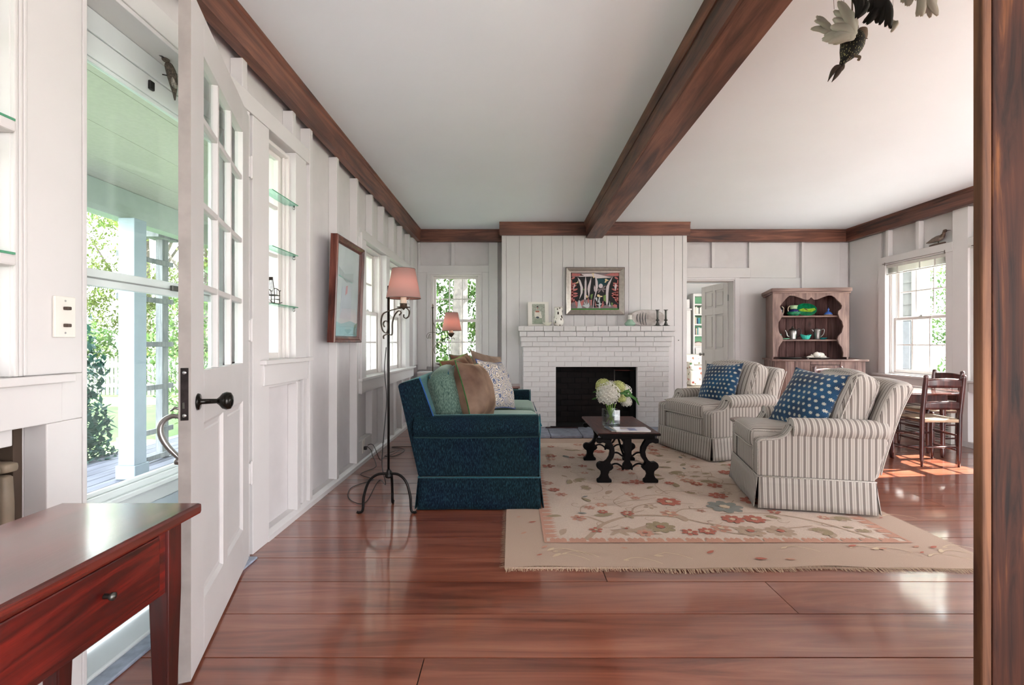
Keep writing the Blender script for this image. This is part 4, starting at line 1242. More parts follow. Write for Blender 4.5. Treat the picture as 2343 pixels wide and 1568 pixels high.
# long oval platter leaning on the wall
PLT, nt, b_ = new_mat('platter_glaze')
no = N(nt, 'ShaderNodeTexNoise', i_Scale=14.0, i_Detail=3.0); nt.links.new(coords(nt), no.inputs['Vector'])
nt.links.new(ramp(nt, no.outputs['Fac'], [(.28, S(150, 138, 132)), (.42, S(176, 168, 163)), (.6, S(190, 184, 180))]), b_.inputs['Base Color']); b_.inputs['Roughness'].default_value = .35
pl = thing('oval_platter', 'long grey oval platter with dark stripes leaning behind the candlesticks', 'platter', (X(1482, MY + .1), MY + .1, MANTZ + .0015))
tl = Matrix.Translation((0, 0, .0)) @ Matrix.Rotation(radians(-12), 4, 'X')
a_, b2 = .222, .108
n = 44
def sup(i, s=1.0, y=0): 
    t = 2 * pi * i / n
    return (a_ * s * math.copysign(abs(cos(t)) ** .9, cos(t)), y, .112 + b2 * s * math.copysign(abs(sin(t)) ** .8, sin(t)))
rings = [(1.0, 0.0), (1.0, -.008), (.9, -.002), (.6, .004), (.3, .006)]
vs = [sup(i, s, y) for s, y in rings for i in range(n)]
fs = [(r * n + i, r * n + (i + 1) % n, (r + 1) * n + (i + 1) % n, (r + 1) * n + i) for r in range(len(rings) - 1) for i in range(n)]
fs.append(tuple((len(rings) - 1) * n + i for i in range(n))); vs += [sup(i, .97, .014) for i in range(n)]
fs += [((len(rings)) * n + i, i, (i + 1) % n, (len(rings)) * n + (i + 1) % n)[::-1] for i in range(n)]; fs.append(tuple(len(rings) * n + i for i in reversed(range(n))))
MB().add(vs, fs, True).xf(tl).build('dish', PLT, pl)
STR = plain('stripe_glaze', S(62, 68, 74), .35)
for k, (xx, z0, z1) in enumerate(((-.126, .06, .165), (-.088, .025, .18), (-.056, .022, .185), (-.02, .02, .175))):
    pp = smoothpath([(xx + .008, -.004, z1), (xx - .004, -.004, (z0 + z1) / 2 + .02), (xx - .004, -.004, (z0 + z1) / 2 - .02), (xx + .004, -.004, z0)], 4)
    MB().tube(pp, [.0018 + .003 * sin(pi * i / (len(pp) - 1)) for i in range(len(pp))], 6).xf(tl).build('stripe', STR, pl)
def candlestick(loc, label):
    t = thing('candlestick', label, 'candlestick', loc, 0, 'pewter candlesticks on the mantel')
    MB().lathe([(.048, 0), (.05, .004), (.046, .008), (.026, .014)], (0, 0, 0), 24).build('foot', PEWTERD, t)
    MB().lathe([(.026, .0142), (.02, .03), (.012, .05), (.010, .06), (.020, .068), (.024, .075), (.018, .082), (.012, .088), (.012, .13), (.013, .185), (.016, .195)], (0, 0, 0), 24).build('stem', PEWTERD, t)
    MB().lathe([(.016, .1952), (.026, .197), (.026, .203), (.012, .203), (.010, .19), (0, .19)], (0, 0, 0), 24).build('drip_pan', PEWTERD, t)
candlestick((X(1504.5, MY - .05), MY - .05, MANTZ + .001), 'left-hand pewter candlestick in front of the oval platter on the mantel')
candlestick((X(1523.5, MY - .05), MY - .05, MANTZ + .001), 'right-hand pewter candlestick nearest the mantel right end')
MB().lathe([(0, 0), (.004, 0), (.006, -.012), (0, -.014)], (X(1552, FY), FY - .001, Z(779, FY)), 10, ax='Y').build('wall_peg', IRON)
tag(bpy.data.objects['wall_peg'], 'tiny dark peg in the white boards right of the mantel', 'peg')
# ================================================================ RUG
RX0, RX1, RY0, RY1 = -.035, 2.345, 2.29, 5.36
rug = thing('rug', 'large cream needlework rug with coral flowers and vines under the seating', 'rug', (0, 0, 0))
RUGF = fabric('rug_field', S(206, 188, 172), S(192, 172, 156), sheen=.1, scale=220)
RUGB = fabric('rug_border', S(186, 162, 144), S(172, 148, 130), sheen=.1, scale=220, stretch=(1, 6, 1))
def wave(x, y): return .0015 * sin(x * 7 + y * 3) + .001 * sin(y * 11)
RT = .009
def wavy_edge(x, y): 
    dy = .008 * sin(x * 5.3) + .005 * sin(x * 13.7) if y <= RY0 + .001 else 0
    return dy
nx_, ny_ = 48, 60
m = MB()
def rp(i, j):
    x = RX0 + (RX1 - RX0) * i; y = RY0 + (RY1 - RY0) * j
    w = (1 - j) ** 6 * (.010 * sin(x * 5.3) + .006 * sin(x * 13.7))
    return (x, y + w, RT + .001 * sin(x * 9) * (1 - j) ** 4)
m.grid(rp, nx_, ny_)
m.add([(RX0, RY0, .001), (RX1, RY0, .001), (RX1, RY1, .001), (RX0, RY1, .001), (RX0, RY0, RT), (RX1, RY0, RT), (RX1, RY1, RT), (RX0, RY1, RT)], [(0, 1, 5, 4), (1, 2, 6, 5), (2, 3, 7, 6), (3, 0, 4, 7)])
m.build('ground_weave', RUGB, rug)
def plate(name, mat, polys, z):
    m = MB()
    for ip, p in enumerate(polys):
        o = len(m.v); m.v += [(x, y, z + (ip % 40) * 1.3e-5) for x, y in p]; m.f.append(tuple(range(o, o + len(p)))); m.sm.append(False); m.mi.append(0)
    o = m.build(name, mat, rug); return o
FX0_, FX1_, FY0_, FY1_ = RX0 + .22, RX1 - .22, RY0 + .285, RY1 - .25
plate('cream_field', RUGF, [[(FX0_, FY0_), (FX1_, FY0_), (FX1_, FY1_), (FX0_, FY1_)]], RT + .002)
rnd = random.Random(4)
CORAL = fabric('rug_coral', S(176, 104, 84), S(158, 90, 72), sheen=.1, scale=200)
ROSE = fabric('rug_rose', S(190, 144, 122), S(178, 132, 112), sheen=.1, scale=200)
OLIVE = fabric('rug_olive', S(158, 142, 112), S(142, 126, 98), sheen=.1, scale=200)
TAUPE = fabric('rug_taupe', S(176, 154, 132), S(164, 142, 122), sheen=.1, scale=200)
SLATE = fabric('rug_slate', S(132, 132, 124), S(118, 120, 114), sheen=.1, scale=200)
PALE = fabric('rug_pale', S(206, 184, 156), S(198, 176, 148), sheen=.1, scale=200)
acc = {'coral': [], 'rose': [], 'olive': [], 'taupe': [], 'slate': [], 'pale': [], 'top_coral': [], 'top_pale': []}
def disc(cx, cy, r, n=9, e=1.0, a=0): return [(cx + r * cos(2 * pi * i / n) * cos(a) - r * e * sin(2 * pi * i / n) * sin(a), cy + r * cos(2 * pi * i / n) * sin(a) + r * e * sin(2 * pi * i / n) * cos(a)) for i in range(n)]
def flower(c, cx, cy, r, pet, inner=None, a0=0):
    for k in range(pet):
        a = a0 + 2 * pi * k / pet
        acc[c].append(disc(cx + .62 * r * cos(a), cy + .62 * r * sin(a), r * .36, 8, .75, a))
    if inner: acc['top_' + inner].append(disc(cx, cy, r * .26, 8))
def leafp(c, x, y, L_, w, a, bend=.3):
    pts = []
    for t in [i / 6 for i in range(7)]:
        pts.append((t, w * sin(pi * t) ** .8 + bend * t * t))
    for t in [i / 6 for i in range(5, 0, -1)]:
        pts.append((t, -w * sin(pi * t) ** .8 * .7 + bend * t * t))
    acc[c].append([(x + L_ * (u * cos(a) - v * sin(a)), y + L_ * (u * sin(a) + v * cos(a))) for u, v in pts])
def vine(c, pts, w0, w1):
    P = smoothpath([(a, b, 0) for a, b in pts], 7); n = len(P)
    for i in range(n - 1):
        d = (P[i + 1] - P[i]).normalized(); nn = Vector((-d.y, d.x, 0))
        wa = (w0 + (w1 - w0) * i / n) / 2; wb = (w0 + (w1 - w0) * (i + 1) / n) / 2
        q_ = [P[i] + nn * wa, P[i] - nn * wa, P[i + 1] - nn * wb, P[i + 1] + nn * wb]
        acc[c].append([(p.x, p.y) for p in q_])
    return P
# branching tree stems from the near edge
vine('taupe', [(.40, 2.60), (.47, 2.72), (.55, 2.84), (.74, 2.96), (.98, 2.95), (1.16, 2.83), (1.42, 2.74), (1.75, 2.80)], .034, .010)
vine('taupe', [(.55, 2.84), (.48, 2.93), (.42, 2.96)], .02, .01)
vine('taupe', [(.74, 2.96), (.80, 3.12), (.98, 3.2), (1.2, 3.18)], .014, .007)
vine('taupe', [(.98, 2.95), (1.1, 3.08), (1.35, 3.1), (1.5, 3.25)], .014, .006)
vine('taupe', [(1.16, 2.83), (1.22, 2.70), (1.38, 2.66)], .010, .005)
vine('taupe', [(1.98, 2.60), (1.9, 2.75), (1.78, 2.9), (1.6, 3.0), (1.3, 3.0)], .026, .008)
for k in range(26):
    x, y = rnd.uniform(FX0_ + .15, FX1_ - .2), rnd.uniform(2.9, FY1_ - .2)
    a = rnd.uniform(0, 6.28); pts = [(x, y)]
    for _ in range(4):
        a += rnd.uniform(-.9, .9); x += .11 * cos(a); y += .11 * sin(a); pts.append((min(FX1_ - .05, max(FX0_ + .05, x)), min(FY1_ - .05, max(FY0_ + .08, y))))
    vine('taupe', pts, .007, .004)
placed = []
def free(x, y, r):
    for a, b, c in placed:
        if (a - x) ** 2 + (b - y) ** 2 < (r + c) ** 2 * .8: return False
    placed.append((x, y, r)); return True
for (x, y, r, c) in ((1.05, 3.22, .085, 'coral'), (1.62, 3.24, .085, 'coral'), (1.33, 2.9, .07, 'coral'), (1.46, 2.9, .07, 'coral'), (.86, 2.78, .09, 'olive'), (1.0, 2.7, .05, 'coral'), (1.38, 3.12, .12, 'slate'), (1.35, 2.72, .085, 'taupe'), (1.52, 2.72, .085, 'taupe'), (.72, 3.0, .045, 'coral'), (1.2, 2.76, .06, 'rose'), (.98, 3.0, .06, 'rose')):
    free(x, y, r); flower(c, x, y, r, 8 if r > .065 else 6, 'coral' if c in ('olive', 'taupe', 'slate') and r < .1 else 'pale', rnd.random())
n_ = 0; tries = 0
while n_ < 190 and tries < 6000:
    tries += 1
    x, y = rnd.uniform(FX0_ + .08, FX1_ - .08), rnd.uniform(FY0_ + .1, FY1_ - .08)
    kind = rnd.random(); r = rnd.uniform(.03, .07)
    if not free(x, y, r): continue
    n_ += 1
    if kind < .42: flower(rnd.choice(['coral', 'coral', 'rose', 'rose', 'taupe']), x, y, r, rnd.choice([5, 6, 7]), rnd.choice(['coral', 'pale']), rnd.random() * 3)
    elif kind < .62: leafp(rnd.choice(['olive', 'taupe', 'olive']), x, y, r * 1.9, .3, rnd.uniform(0, 6.3), .5)
    elif kind < .78:
        a = rnd.uniform(0, 6.3)
        for k in range(5): leafp('olive' if k % 2 else 'taupe', x, y, r * 1.5, .28, a + (k - 2) * .5, .1)
    elif kind < .85: leafp('slate', x, y, r * 1.5, .3, rnd.uniform(0, 6.3), .3)
    else: vine('taupe', [(x + r * t * cos(5 * t), y + r * t * sin(5 * t)) for t in (.15, .4, .6, .8, 1, 1.2)], .005, .005)
# small grazing animal near the left corner
acc['taupe'].append([(.55, 2.74), (.70, 2.755), (.77, 2.80), (.80, 2.83), (.815, 2.80), (.84, 2.79), (.80, 2.765), (.80, 2.71), (.84, 2.67), (.81, 2.67), (.77, 2.71), (.64, 2.70), (.655, 2.66), (.63, 2.66), (.60, 2.70), (.56, 2.66), (.54, 2.665), (.575, 2.715)])
# scalloped inner border
x = FX0_ + .02
while x < FX1_ - .05:
    acc['rose'].append([(x, FY0_), (x + .09, FY0_)] + [(x + .09 - .0 - t * .0225, FY0_ + .022 + (.032 if k % 2 else .014)) for k, t in enumerate((0, .7, 1.4, 2, 2.6, 3.3, 4))])
    x += .105
y = FY0_ + .05
while y < FY1_ - .05:
    for X0, sg in ((FX0_, 1), (FX1_, -1)):
        acc['rose'].append([(X0, y), (X0 + sg * .05, y + .008), (X0 + sg * .075, y + .025), (X0 + sg * .045, y + .03), (X0 + sg * .07, y + .05), (X0, y + .056)])
    y += .066
acc['rose'].append([(FX0_ - .012, FY0_ - .012), (FX1_ + .012, FY0_ - .012), (FX1_ + .012, FY0_ + .003), (FX0_ - .012, FY0_ + .003)])
acc['rose'].append([(FX0_ - .012, FY0_ - .012), (FX0_ + .003, FY0_ - .012), (FX0_ + .003, FY1_), (FX0_ - .012, FY1_)])
acc['rose'].append([(FX1_ - .003, FY0_), (FX1_ + .012, FY0_), (FX1_ + .012, FY1_), (FX1_ - .003, FY1_)])
# outer border sprigs
for k in range(46):
    if k % 2: x, y = rnd.uniform(RX0 + .1, RX1 - .1), RY0 + rnd.uniform(.07, .23)
    else: x, y = (RX0 if k % 4 else RX1 - .2) + rnd.uniform(.06, .15), rnd.uniform(RY0 + .2, RY1 - .2)
    r = rnd.uniform(.015, .035); c = rnd.choice(['coral', 'rose', 'pale'])
    leafp(c, x, y, r * 1.8, .22, rnd.uniform(-.6, .6), .2)
    if c == 'pale': vine('pale', [(x, y), (x + .07, y + .03), (x + .14, y), (x + .18, y - .04)], .006, .003)
for c, mt_, z in (('taupe', TAUPE, .0032), ('olive', OLIVE, .0044), ('rose', ROSE, .0038), ('slate', SLATE, .0050), ('coral', CORAL, .0056), ('pale', PALE, .0026), ('top_coral', CORAL, .0063), ('top_pale', PALE, .0069)):
    o = plate('embroidery', mt_, acc[c], RT + z); o['kind'] = 'stuff'
m = MB(); rnd = random.Random(8)
def strand(x, y, dx, dy):
    s = rnd.uniform(.7, 1.25); a = rnd.uniform(-.35, .35)
    ex, ey = x + (dx * cos(a) - dy * sin(a)) * s, y + (dx * sin(a) + dy * cos(a)) * s
    px_, py_ = -dy * .05, dx * .05
    m.add([(x - px_, y - py_, RT - .001), (x + px_, y + py_, RT - .001), (ex + px_ * .6, ey + py_ * .6, .0025), (ex - px_ * .6, ey - py_ * .6, .0025)], [(0, 1, 2, 3)])
x = RX0
while x < RX1:
    w = (.010 * sin(x * 5.3) + .006 * sin(x * 13.7)); strand(x, RY0 + w + .003, 0, -.036); x += .0052
y = RY0
while y < RY1:
    strand(RX0 + .003, y, -.026, 0); strand(RX1 - .003, y, .03, 0); y += .0065
m.build('fringe', fabric('rug_fringe', S(196, 172, 146), S(170, 146, 122), sheen=.1), rug)['kind'] = 'stuff'

# ================================================================ SOFA
TEAL, nt, b_ = new_mat('teal_chenille')
v_ = coords(nt, 'Object', (1, 1, .16))
n1 = N(nt, 'ShaderNodeTexNoise', i_Scale=330.0, i_Detail=3.0); nt.links.new(v_, n1.inputs['Vector'])
n2 = N(nt, 'ShaderNodeTexNoise', i_Scale=3.0, i_Detail=2.0); nt.links.new(coords(nt), n2.inputs['Vector'])
c1 = ramp(nt, n1.outputs['Fac'], [(.38, S(2, 9, 18)), (.52, S(6, 24, 38)), (.68, S(36, 70, 80))])
mx = nt.nodes.new('ShaderNodeMix'); mx.data_type = 'RGBA'; mx.inputs['Factor'].default_value = .3
c2 = ramp(nt, n2.outputs['Fac'], [(.4, S(3, 16, 40)), (.62, S(10, 34, 34))])
nt.links.new(c1, mx.inputs['A']); nt.links.new(c2, mx.inputs['B'])
nt.links.new(mx.outputs['Result'], b_.inputs['Base Color'])
b_.inputs['Roughness'].default_value = .85; b_.inputs['Sheen Weight'].default_value = .85; b_.inputs['Sheen Roughness'].default_value = .28
b_.inputs['Sheen Tint'].default_value = S(150, 205, 200); b_.inputs['Specular IOR Level'].default_value = .15
add_bump(nt, b_, n1.outputs['Fac'], .35, .003)
TEAL_LIT = fabric('teal_chenille_window_lit', S(108, 130, 118), S(40, 66, 60), sheen=.8, scale=300, stretch=(1, 1, .2), sheen_col=S(190, 210, 196))  # lighter copy of the teal chenille; window light painted into the cushion colour
TPIPE = fabric('teal_piping', S(30, 96, 104), S(16, 66, 80), sheen=.5)
SO = thing('sofa', 'teal blue chenille sofa with rolled arms and a skirt, seen from its side', 'sofa', (-.2, 4.0, .001))
ox, oy = -.2, 4.0
A0, A1 = 3.10 - oy, 4.90 - oy
def seatwidth(t): return t
def sx(x): return x - ox
# body frame below cushions
MB().rbox((sx(-.21), 0, .30), (.76, 1.70, .20), .02, 4).build('base_frame', TEAL, SO)
# arms: side panel + roll
armprof = [(sx(.165), .207), (sx(.178), .22), (sx(.178), .50), (sx(.16), .56), (sx(-.69), .56), (sx(-.678), .50), (sx(-.644), .35), (sx(-.611), .207)]
for ya, yb, out in ((A0 + .028, A0 + .13, -1), (A1 - .13, A1 - .028, 1)):
    MB().prism(armprof, 'Y', ya, yb).build('arm_panel', TEAL, SO, .012, 3)
    yc = (A0 + .065) if out < 0 else (A1 - .065)
    m = MB(); n = 20
    def roll(i, j, yc=yc):
        a = 2 * pi * i
        t = j
        x = sx(-.635) + (sx(.172) - sx(-.635)) * t
        r = .077 * (1 + .04 * sin(pi * t))
        return (x, yc - out * 0 + r * 1.02 * cos(a) , .530 - .006 * (1 - t) + r * sin(a))
    m.grid(roll, 24, 14)
    capn = []
    for tt in (0, 1):
        o = len(m.v); pts = [roll(k / 24, tt) for k in range(24)]
        c = Vector((0, 0, 0))
        for p in pts: c += Vector(p) / 24
        c.x += (.012 if tt else -.01)
        m.add(pts + [tuple(c)], [((k + 1) % 24, k, 24) if tt == 0 else (k, (k + 1) % 24, 24) for k in range(24)], True)
    m.build('arm_roll', TEAL, SO)
    pp = [(sx(.178), yc + .073 * cos(a), .535 + .073 * sin(a)) for a in [-pi * .25 + 1.5 * pi * k / 20 for k in range(21)]] if False else [(sx(.182), yc + .076 * cos(2 * pi * k / 28), .530 + .076 * sin(2 * pi * k / 28)) for k in range(29)]
    MB().tube(pp, .0045, 6).build('piping', TPIPE, SO)
    ye = ya if out < 0 else yb
    MB().tube([(sx(.181), ye + .0, .21), (sx(.181), ye, .49)], .0045, 6).build('piping', TPIPE, SO)
# back: slanted slab
bp = [(sx(-.612), .207), (sx(-.745), .79), (sx(-.742), .806), (sx(-.72), .816), (sx(-.63), .842), (sx(-.605), .848), (sx(-.595), .835), (sx(-.50), .56), (sx(-.47), .40), (sx(-.47), .207)]
MB().prism(bp, 'Y', A0 + .030, A1 - .030).build('back', TEAL, SO, .014, 3)
for ye in (A0 + .029, A1 - .029):
    MB().tube([(sx(-.603), ye, .85), (sx(-.583), ye, .80), (sx(-.512), ye, .60)], .0045, 6).build('piping', plain('blue_piping', S(28, 80, 140), .8), SO)
# skirt with kick pleats
def skirt(mat, par, corners, z0, z1, flare=.012, th=.012, name='skirt_panel', amp=.004):
    n = len(corners)
    for k in range(n):
        a = Vector(corners[k]); b = Vector(corners[(k + 1) % n]); d = (b - a); ln = d.length; d.normalize(); nn = Vector((d.y, -d.x))
        def f(i, j, a=a, d=d, nn=nn, ln=ln, k=k):
            s = .006 + (ln - .012) * i
            fl = flare * (1 - j) + amp * sin(s * 16 + k) * (1 - j) ** 1.5 + .5 * flare * (1 - j) * (abs(2 * i - 1) ** 6)
            ext = (2 * i - 1) * .010 * (1 - j)
            p = a + d * (s + ext) + nn * fl
            return (p.x, p.y, z0 + (z1 - z0) * j)
        MB().grid(f, 30, 5).build(name, mat, par, solid=.006)
cr = [(sx(-.606), A0 + .004), (sx(.183), A0 + .004), (sx(.183), A1 - .004), (sx(-.606), A1 - .004)]
skirt(TEAL, SO, cr, .006, .203)
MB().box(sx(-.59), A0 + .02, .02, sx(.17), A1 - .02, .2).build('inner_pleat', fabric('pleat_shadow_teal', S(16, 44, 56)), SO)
MB().tube([(c[0], c[1], .207) for c in cr + cr[:1]], .0045, 6).build('piping', TPIPE, SO)
# seat cushions (two) and back cushions
for yc in (-.36, .36):
    cu = MB().rbox((sx(-.13), yc, .455), (.66, .70, .13), .045, 7, (0, 0, .018)).build('seat_cushion', TEAL_LIT, SO)
    MB().tube([(sx(.205), yc - .31, .50), (sx(.205), yc + .31, .50)], .004, 6).build('piping', TPIPE, cu)
for yc, tz in ((-.385, .0), (.385, .012)):
    R_ = Matrix.Translation((sx(-.455), yc, .685 + tz)) @ Matrix.Rotation(radians(-13), 4, 'Y')
    m = MB().rbox((0, 0, 0), (.19, .76, .40), .075, 8, (.045, 0, .03), wob=.006, seed=int(yc * 10)).xf(R_)
    bc = m.build('back_cushion', TEAL_LIT, SO)
    pp = [R_ @ Vector((sg * .0 + .062, y_, z_)) for sg, y_, z_ in ((1, -.345, -.15), (1, -.352, 0), (1, -.345, .15), (1, -.30, .188), (1, 0, .208), (1, .30, .188), (1, .345, .15), (1, .352, 0))]
    MB().tube(smoothpath(pp, 4), .0045, 6).build('piping', TPIPE, bc)
    pp = [R_ @ Vector((-.068, y_, z_)) for y_, z_ in ((-.345, -.15), (-.352, 0), (-.345, .15), (-.30, .188), (0, .208), (.30, .188), (.345, .15))]
    MB().tube(smoothpath(pp, 4), .0045, 6).build('piping', TPIPE, bc)

# ================================================================ THROW PILLOWS
def pillow_mesh(w, h, t, seed=0, wr=.006, pinch=.09):
    m = MB(); n = 22; M = []
    for side in (1, -1):
        def f(i, j, side=side):
            u, v = 2 * i - 1, 2 * j - 1
            ex = 1 - pinch * (1 - v * v) * abs(u) ** 3 ; ez = 1 - pinch * (1 - u * u) * abs(v) ** 3
            x = u * w / 2 * ex; z = v * h / 2 * ez
            th = t / 2 * (max(0, 1 - abs(u) ** 2.6) ** .62) * (max(0, 1 - abs(v) ** 2.6) ** .62)
            p = Vector((x, -side * th, z))
            k = min(1, th / (t * .15)) if t else 0
            nn = noise.noise(Vector((x * 9 + seed, z * 4, side * 3 + seed))) * wr * 2 + noise.noise(Vector((x * 22, z * 22 + seed, side))) * wr
            p.y += -side * nn * k
            return tuple(p)
        if side == 1: m.grid(f, n, n)
        else:
            vs = [f(i / n, j / n) for j in range(n + 1) for i in range(n + 1)]
            m.add(vs, [(j * (n + 1) + i, (j + 1) * (n + 1) + i, (j + 1) * (n + 1) + i + 1, j * (n + 1) + i + 1) for j in range(n) for i in range(n)], True)
    return m
def pillow_edge(w, h, pinch=.09):
    pts = []
    for k in range(81):
        s = k / 80 * 4; e = int(s) % 4; f = s - int(s)
        u, v = [(2 * f - 1, -1), (1, 2 * f - 1), (1 - 2 * f, 1), (-1, 1 - 2 * f)][e]
        ex = 1 - pinch * (1 - v * v) * abs(u) ** 3; ez = 1 - pinch * (1 - u * u) * abs(v) ** 3
        pts.append((u * w / 2 * ex, 0, v * h / 2 * ez))
    return pts
def pillow(label, loc, rot, w, h, t, mat, pipe=None, seed=0, group=None, back=None):
    p = thing('throw_pillow', label, 'pillow', loc, 0, group)
    p.rotation_euler = rot
    pillow_mesh(w, h, t, seed).build('cover', mat, p)
    if pipe: MB().tube(pillow_edge(w, h), .0042, 6).build('piping', pipe, p)
    return p
def velvet(name, c0, c1):
    m, nt, b = new_mat(name)
    n = N(nt, 'ShaderNodeTexNoise', i_Scale=5.0, i_Detail=4.0); nt.links.new(coords(nt), n.inputs['Vector'])
    nt.links.new(ramp(nt, n.outputs['Fac'], [(.35, c0), (.65, c1)]), b.inputs['Base Color'])
    b.inputs['Roughness'].default_value = .6; b.inputs['Sheen Weight'].default_value = .6; b.inputs['Sheen Roughness'].default_value = .3
    b.inputs['Sheen Tint'].default_value = S(220, 190, 160); b.inputs['Specular IOR Level'].default_value = .3
    return m
BROWN = velvet('brown_velvet', S(74, 44, 30), S(128, 88, 64))
TAUPEV = velvet('taupe_velvet', S(116, 96, 82), S(150, 130, 114))
GRPIPE = fabric('green_piping', S(54, 104, 50), S(34, 76, 36))
GRPIPE2 = fabric('bright_green_piping', S(110, 160, 60), S(80, 130, 44))
# damask: blue-grey on ivory
DAM, nt, b_ = new_mat('damask_cotton')
vv = coords(nt, 'Object', (1, 1, 1))
w1 = N(nt, 'ShaderNodeTexVoronoi', i_Scale=15.0, feature='DISTANCE_TO_EDGE'); nt.links.new(vv, w1.inputs['Vector'])
w2 = N(nt, 'ShaderNodeTexVoronoi', i_Scale=15.0); nt.links.new(vv, w2.inputs['Vector'])
w3 = N(nt, 'ShaderNodeTexNoise', i_Scale=38.0, i_Detail=1.0); nt.links.new(vv, w3.inputs['Vector'])
f_ = mathn(nt, 'ADD', mathn(nt, 'MULTIPLY', mathn(nt, 'SINE', mathn(nt, 'MULTIPLY', w2.outputs['Distance'], 34.0)), .25), w3.outputs['Fac'])
nt.links.new(ramp(nt, f_, [(.34, S(90, 102, 132)), (.40, S(206, 198, 184)), (.66, S(214, 206, 192)), (.70, S(140, 132, 124))]), b_.inputs['Base Color'])
b_.inputs['Roughness'].default_value = .9
# standing in the near corner of the sofa, seams toward the room door
pillow('brown velvet pillow with dark green piping in the near corner of the sofa', (-.265, 3.44, .735), (radians(-18), radians(5), radians(74)), .46, .43, .23, velvet('rust_velvet', S(80, 56, 42), S(126, 102, 84)), GRPIPE, 1)
pillow('darker brown velvet pillow with bright green piping behind the nearest pillow', (-.40, 3.78, .765), (radians(-20), radians(-5), radians(70)), .42, .42, .17, BROWN, GRPIPE2, 2)
pillow('ivory pillow with a blue-grey damask pattern on the teal sofa', (-.13, 3.92, .735), (radians(-22), radians(6), radians(62)), .42, .42, .17, DAM, fabric('blue_piping_cloth', S(70, 90, 150), S(50, 70, 120)), 3)
pillow('small brown velvet pillow with green piping behind the damask pillow', (-.40, 4.20, .785), (radians(-20), 0, radians(74)), .42, .42, .16, BROWN, GRPIPE, 4)
pillow('tall plain taupe pillow at the far end of the teal sofa', (-.20, 4.50, .775), (radians(-24), radians(10), radians(52)), .44, .44, .16, TAUPEV, fabric('taupe_piping', S(150, 128, 110)), 5)

# ================================================================ ARMCHAIRS
def stripes(name, mode, pitch=.036):
    """cream ticking with paired dark lines; the lines run across the x or y direction of the chair"""
    m, nt, b = new_mat(name)
    tc = nt.nodes.new('ShaderNodeTexCoord'); sp = nt.nodes.new('ShaderNodeSeparateXYZ'); nt.links.new(tc.outputs['Object'], sp.inputs[0])
    if mode == 'auto':
        ge = nt.nodes.new('ShaderNodeNewGeometry'); vt = nt.nodes.new('ShaderNodeVectorTransform')
        vt.vector_type = 'NORMAL'; vt.convert_from = 'WORLD'; vt.convert_to = 'OBJECT'
        nt.links.new(ge.outputs['True Normal'], vt.inputs[0]); s2 = nt.nodes.new('ShaderNodeSeparateXYZ'); nt.links.new(vt.outputs[0], s2.inputs[0])
        f = mathn(nt, 'GREATER_THAN', mathn(nt, 'ABSOLUTE', s2.outputs['Y']), .72)
        inv = mathn(nt, 'SUBTRACT', 1.0, f)
        c = mathn(nt, 'ADD', mathn(nt, 'MULTIPLY', sp.outputs['X'], f), mathn(nt, 'MULTIPLY', sp.outputs['Y'], inv))
    else: c = sp.outputs[mode]
    ph = mathn(nt, 'FRACT', mathn(nt, 'ADD', mathn(nt, 'DIVIDE', c, pitch), 10.0))
    a = mathn(nt, 'ABSOLUTE', mathn(nt, 'SUBTRACT', ph, .5))            # 0 at the pair centre
    col = ramp(nt, a, [(.0, S(158, 150, 142)), (.05, S(158, 150, 142)), (.07, S(66, 58, 56)), (.13, S(70, 62, 60)), (.155, S(182, 175, 167)), (.40, S(192, 186, 178)), (.44, S(168, 161, 153)), (.5, S(168, 161, 153))])
    nt.links.new(col, b.inputs['Base Color']); b.inputs['Roughness'].default_value = .9; b.inputs['Sheen Weight'].default_value = .15
    b.inputs['Specular IOR Level'].default_value = .2
    n = N(nt, 'ShaderNodeTexNoise', i_Scale=240.0); nt.links.new(tc.outputs['Object'], n.inputs['Vector'])
    n5 = N(nt, 'ShaderNodeTexNoise', i_Scale=7.0); nt.links.new(tc.outputs['Object'], n5.inputs['Vector'])
    add_bump(nt, b, mathn(nt, 'ADD', mathn(nt, 'MULTIPLY', n.outputs['Fac'], .2), n5.outputs['Fac']), .25, .01)
    return m
STA = stripes('striped_ticking', 'auto'); STX = stripes('striped_ticking_side', 'X'); STY = stripes('striped_ticking_front', 'Y', .030)
STPIPE = fabric('ticking_piping', S(200, 194, 186), S(170, 164, 156))

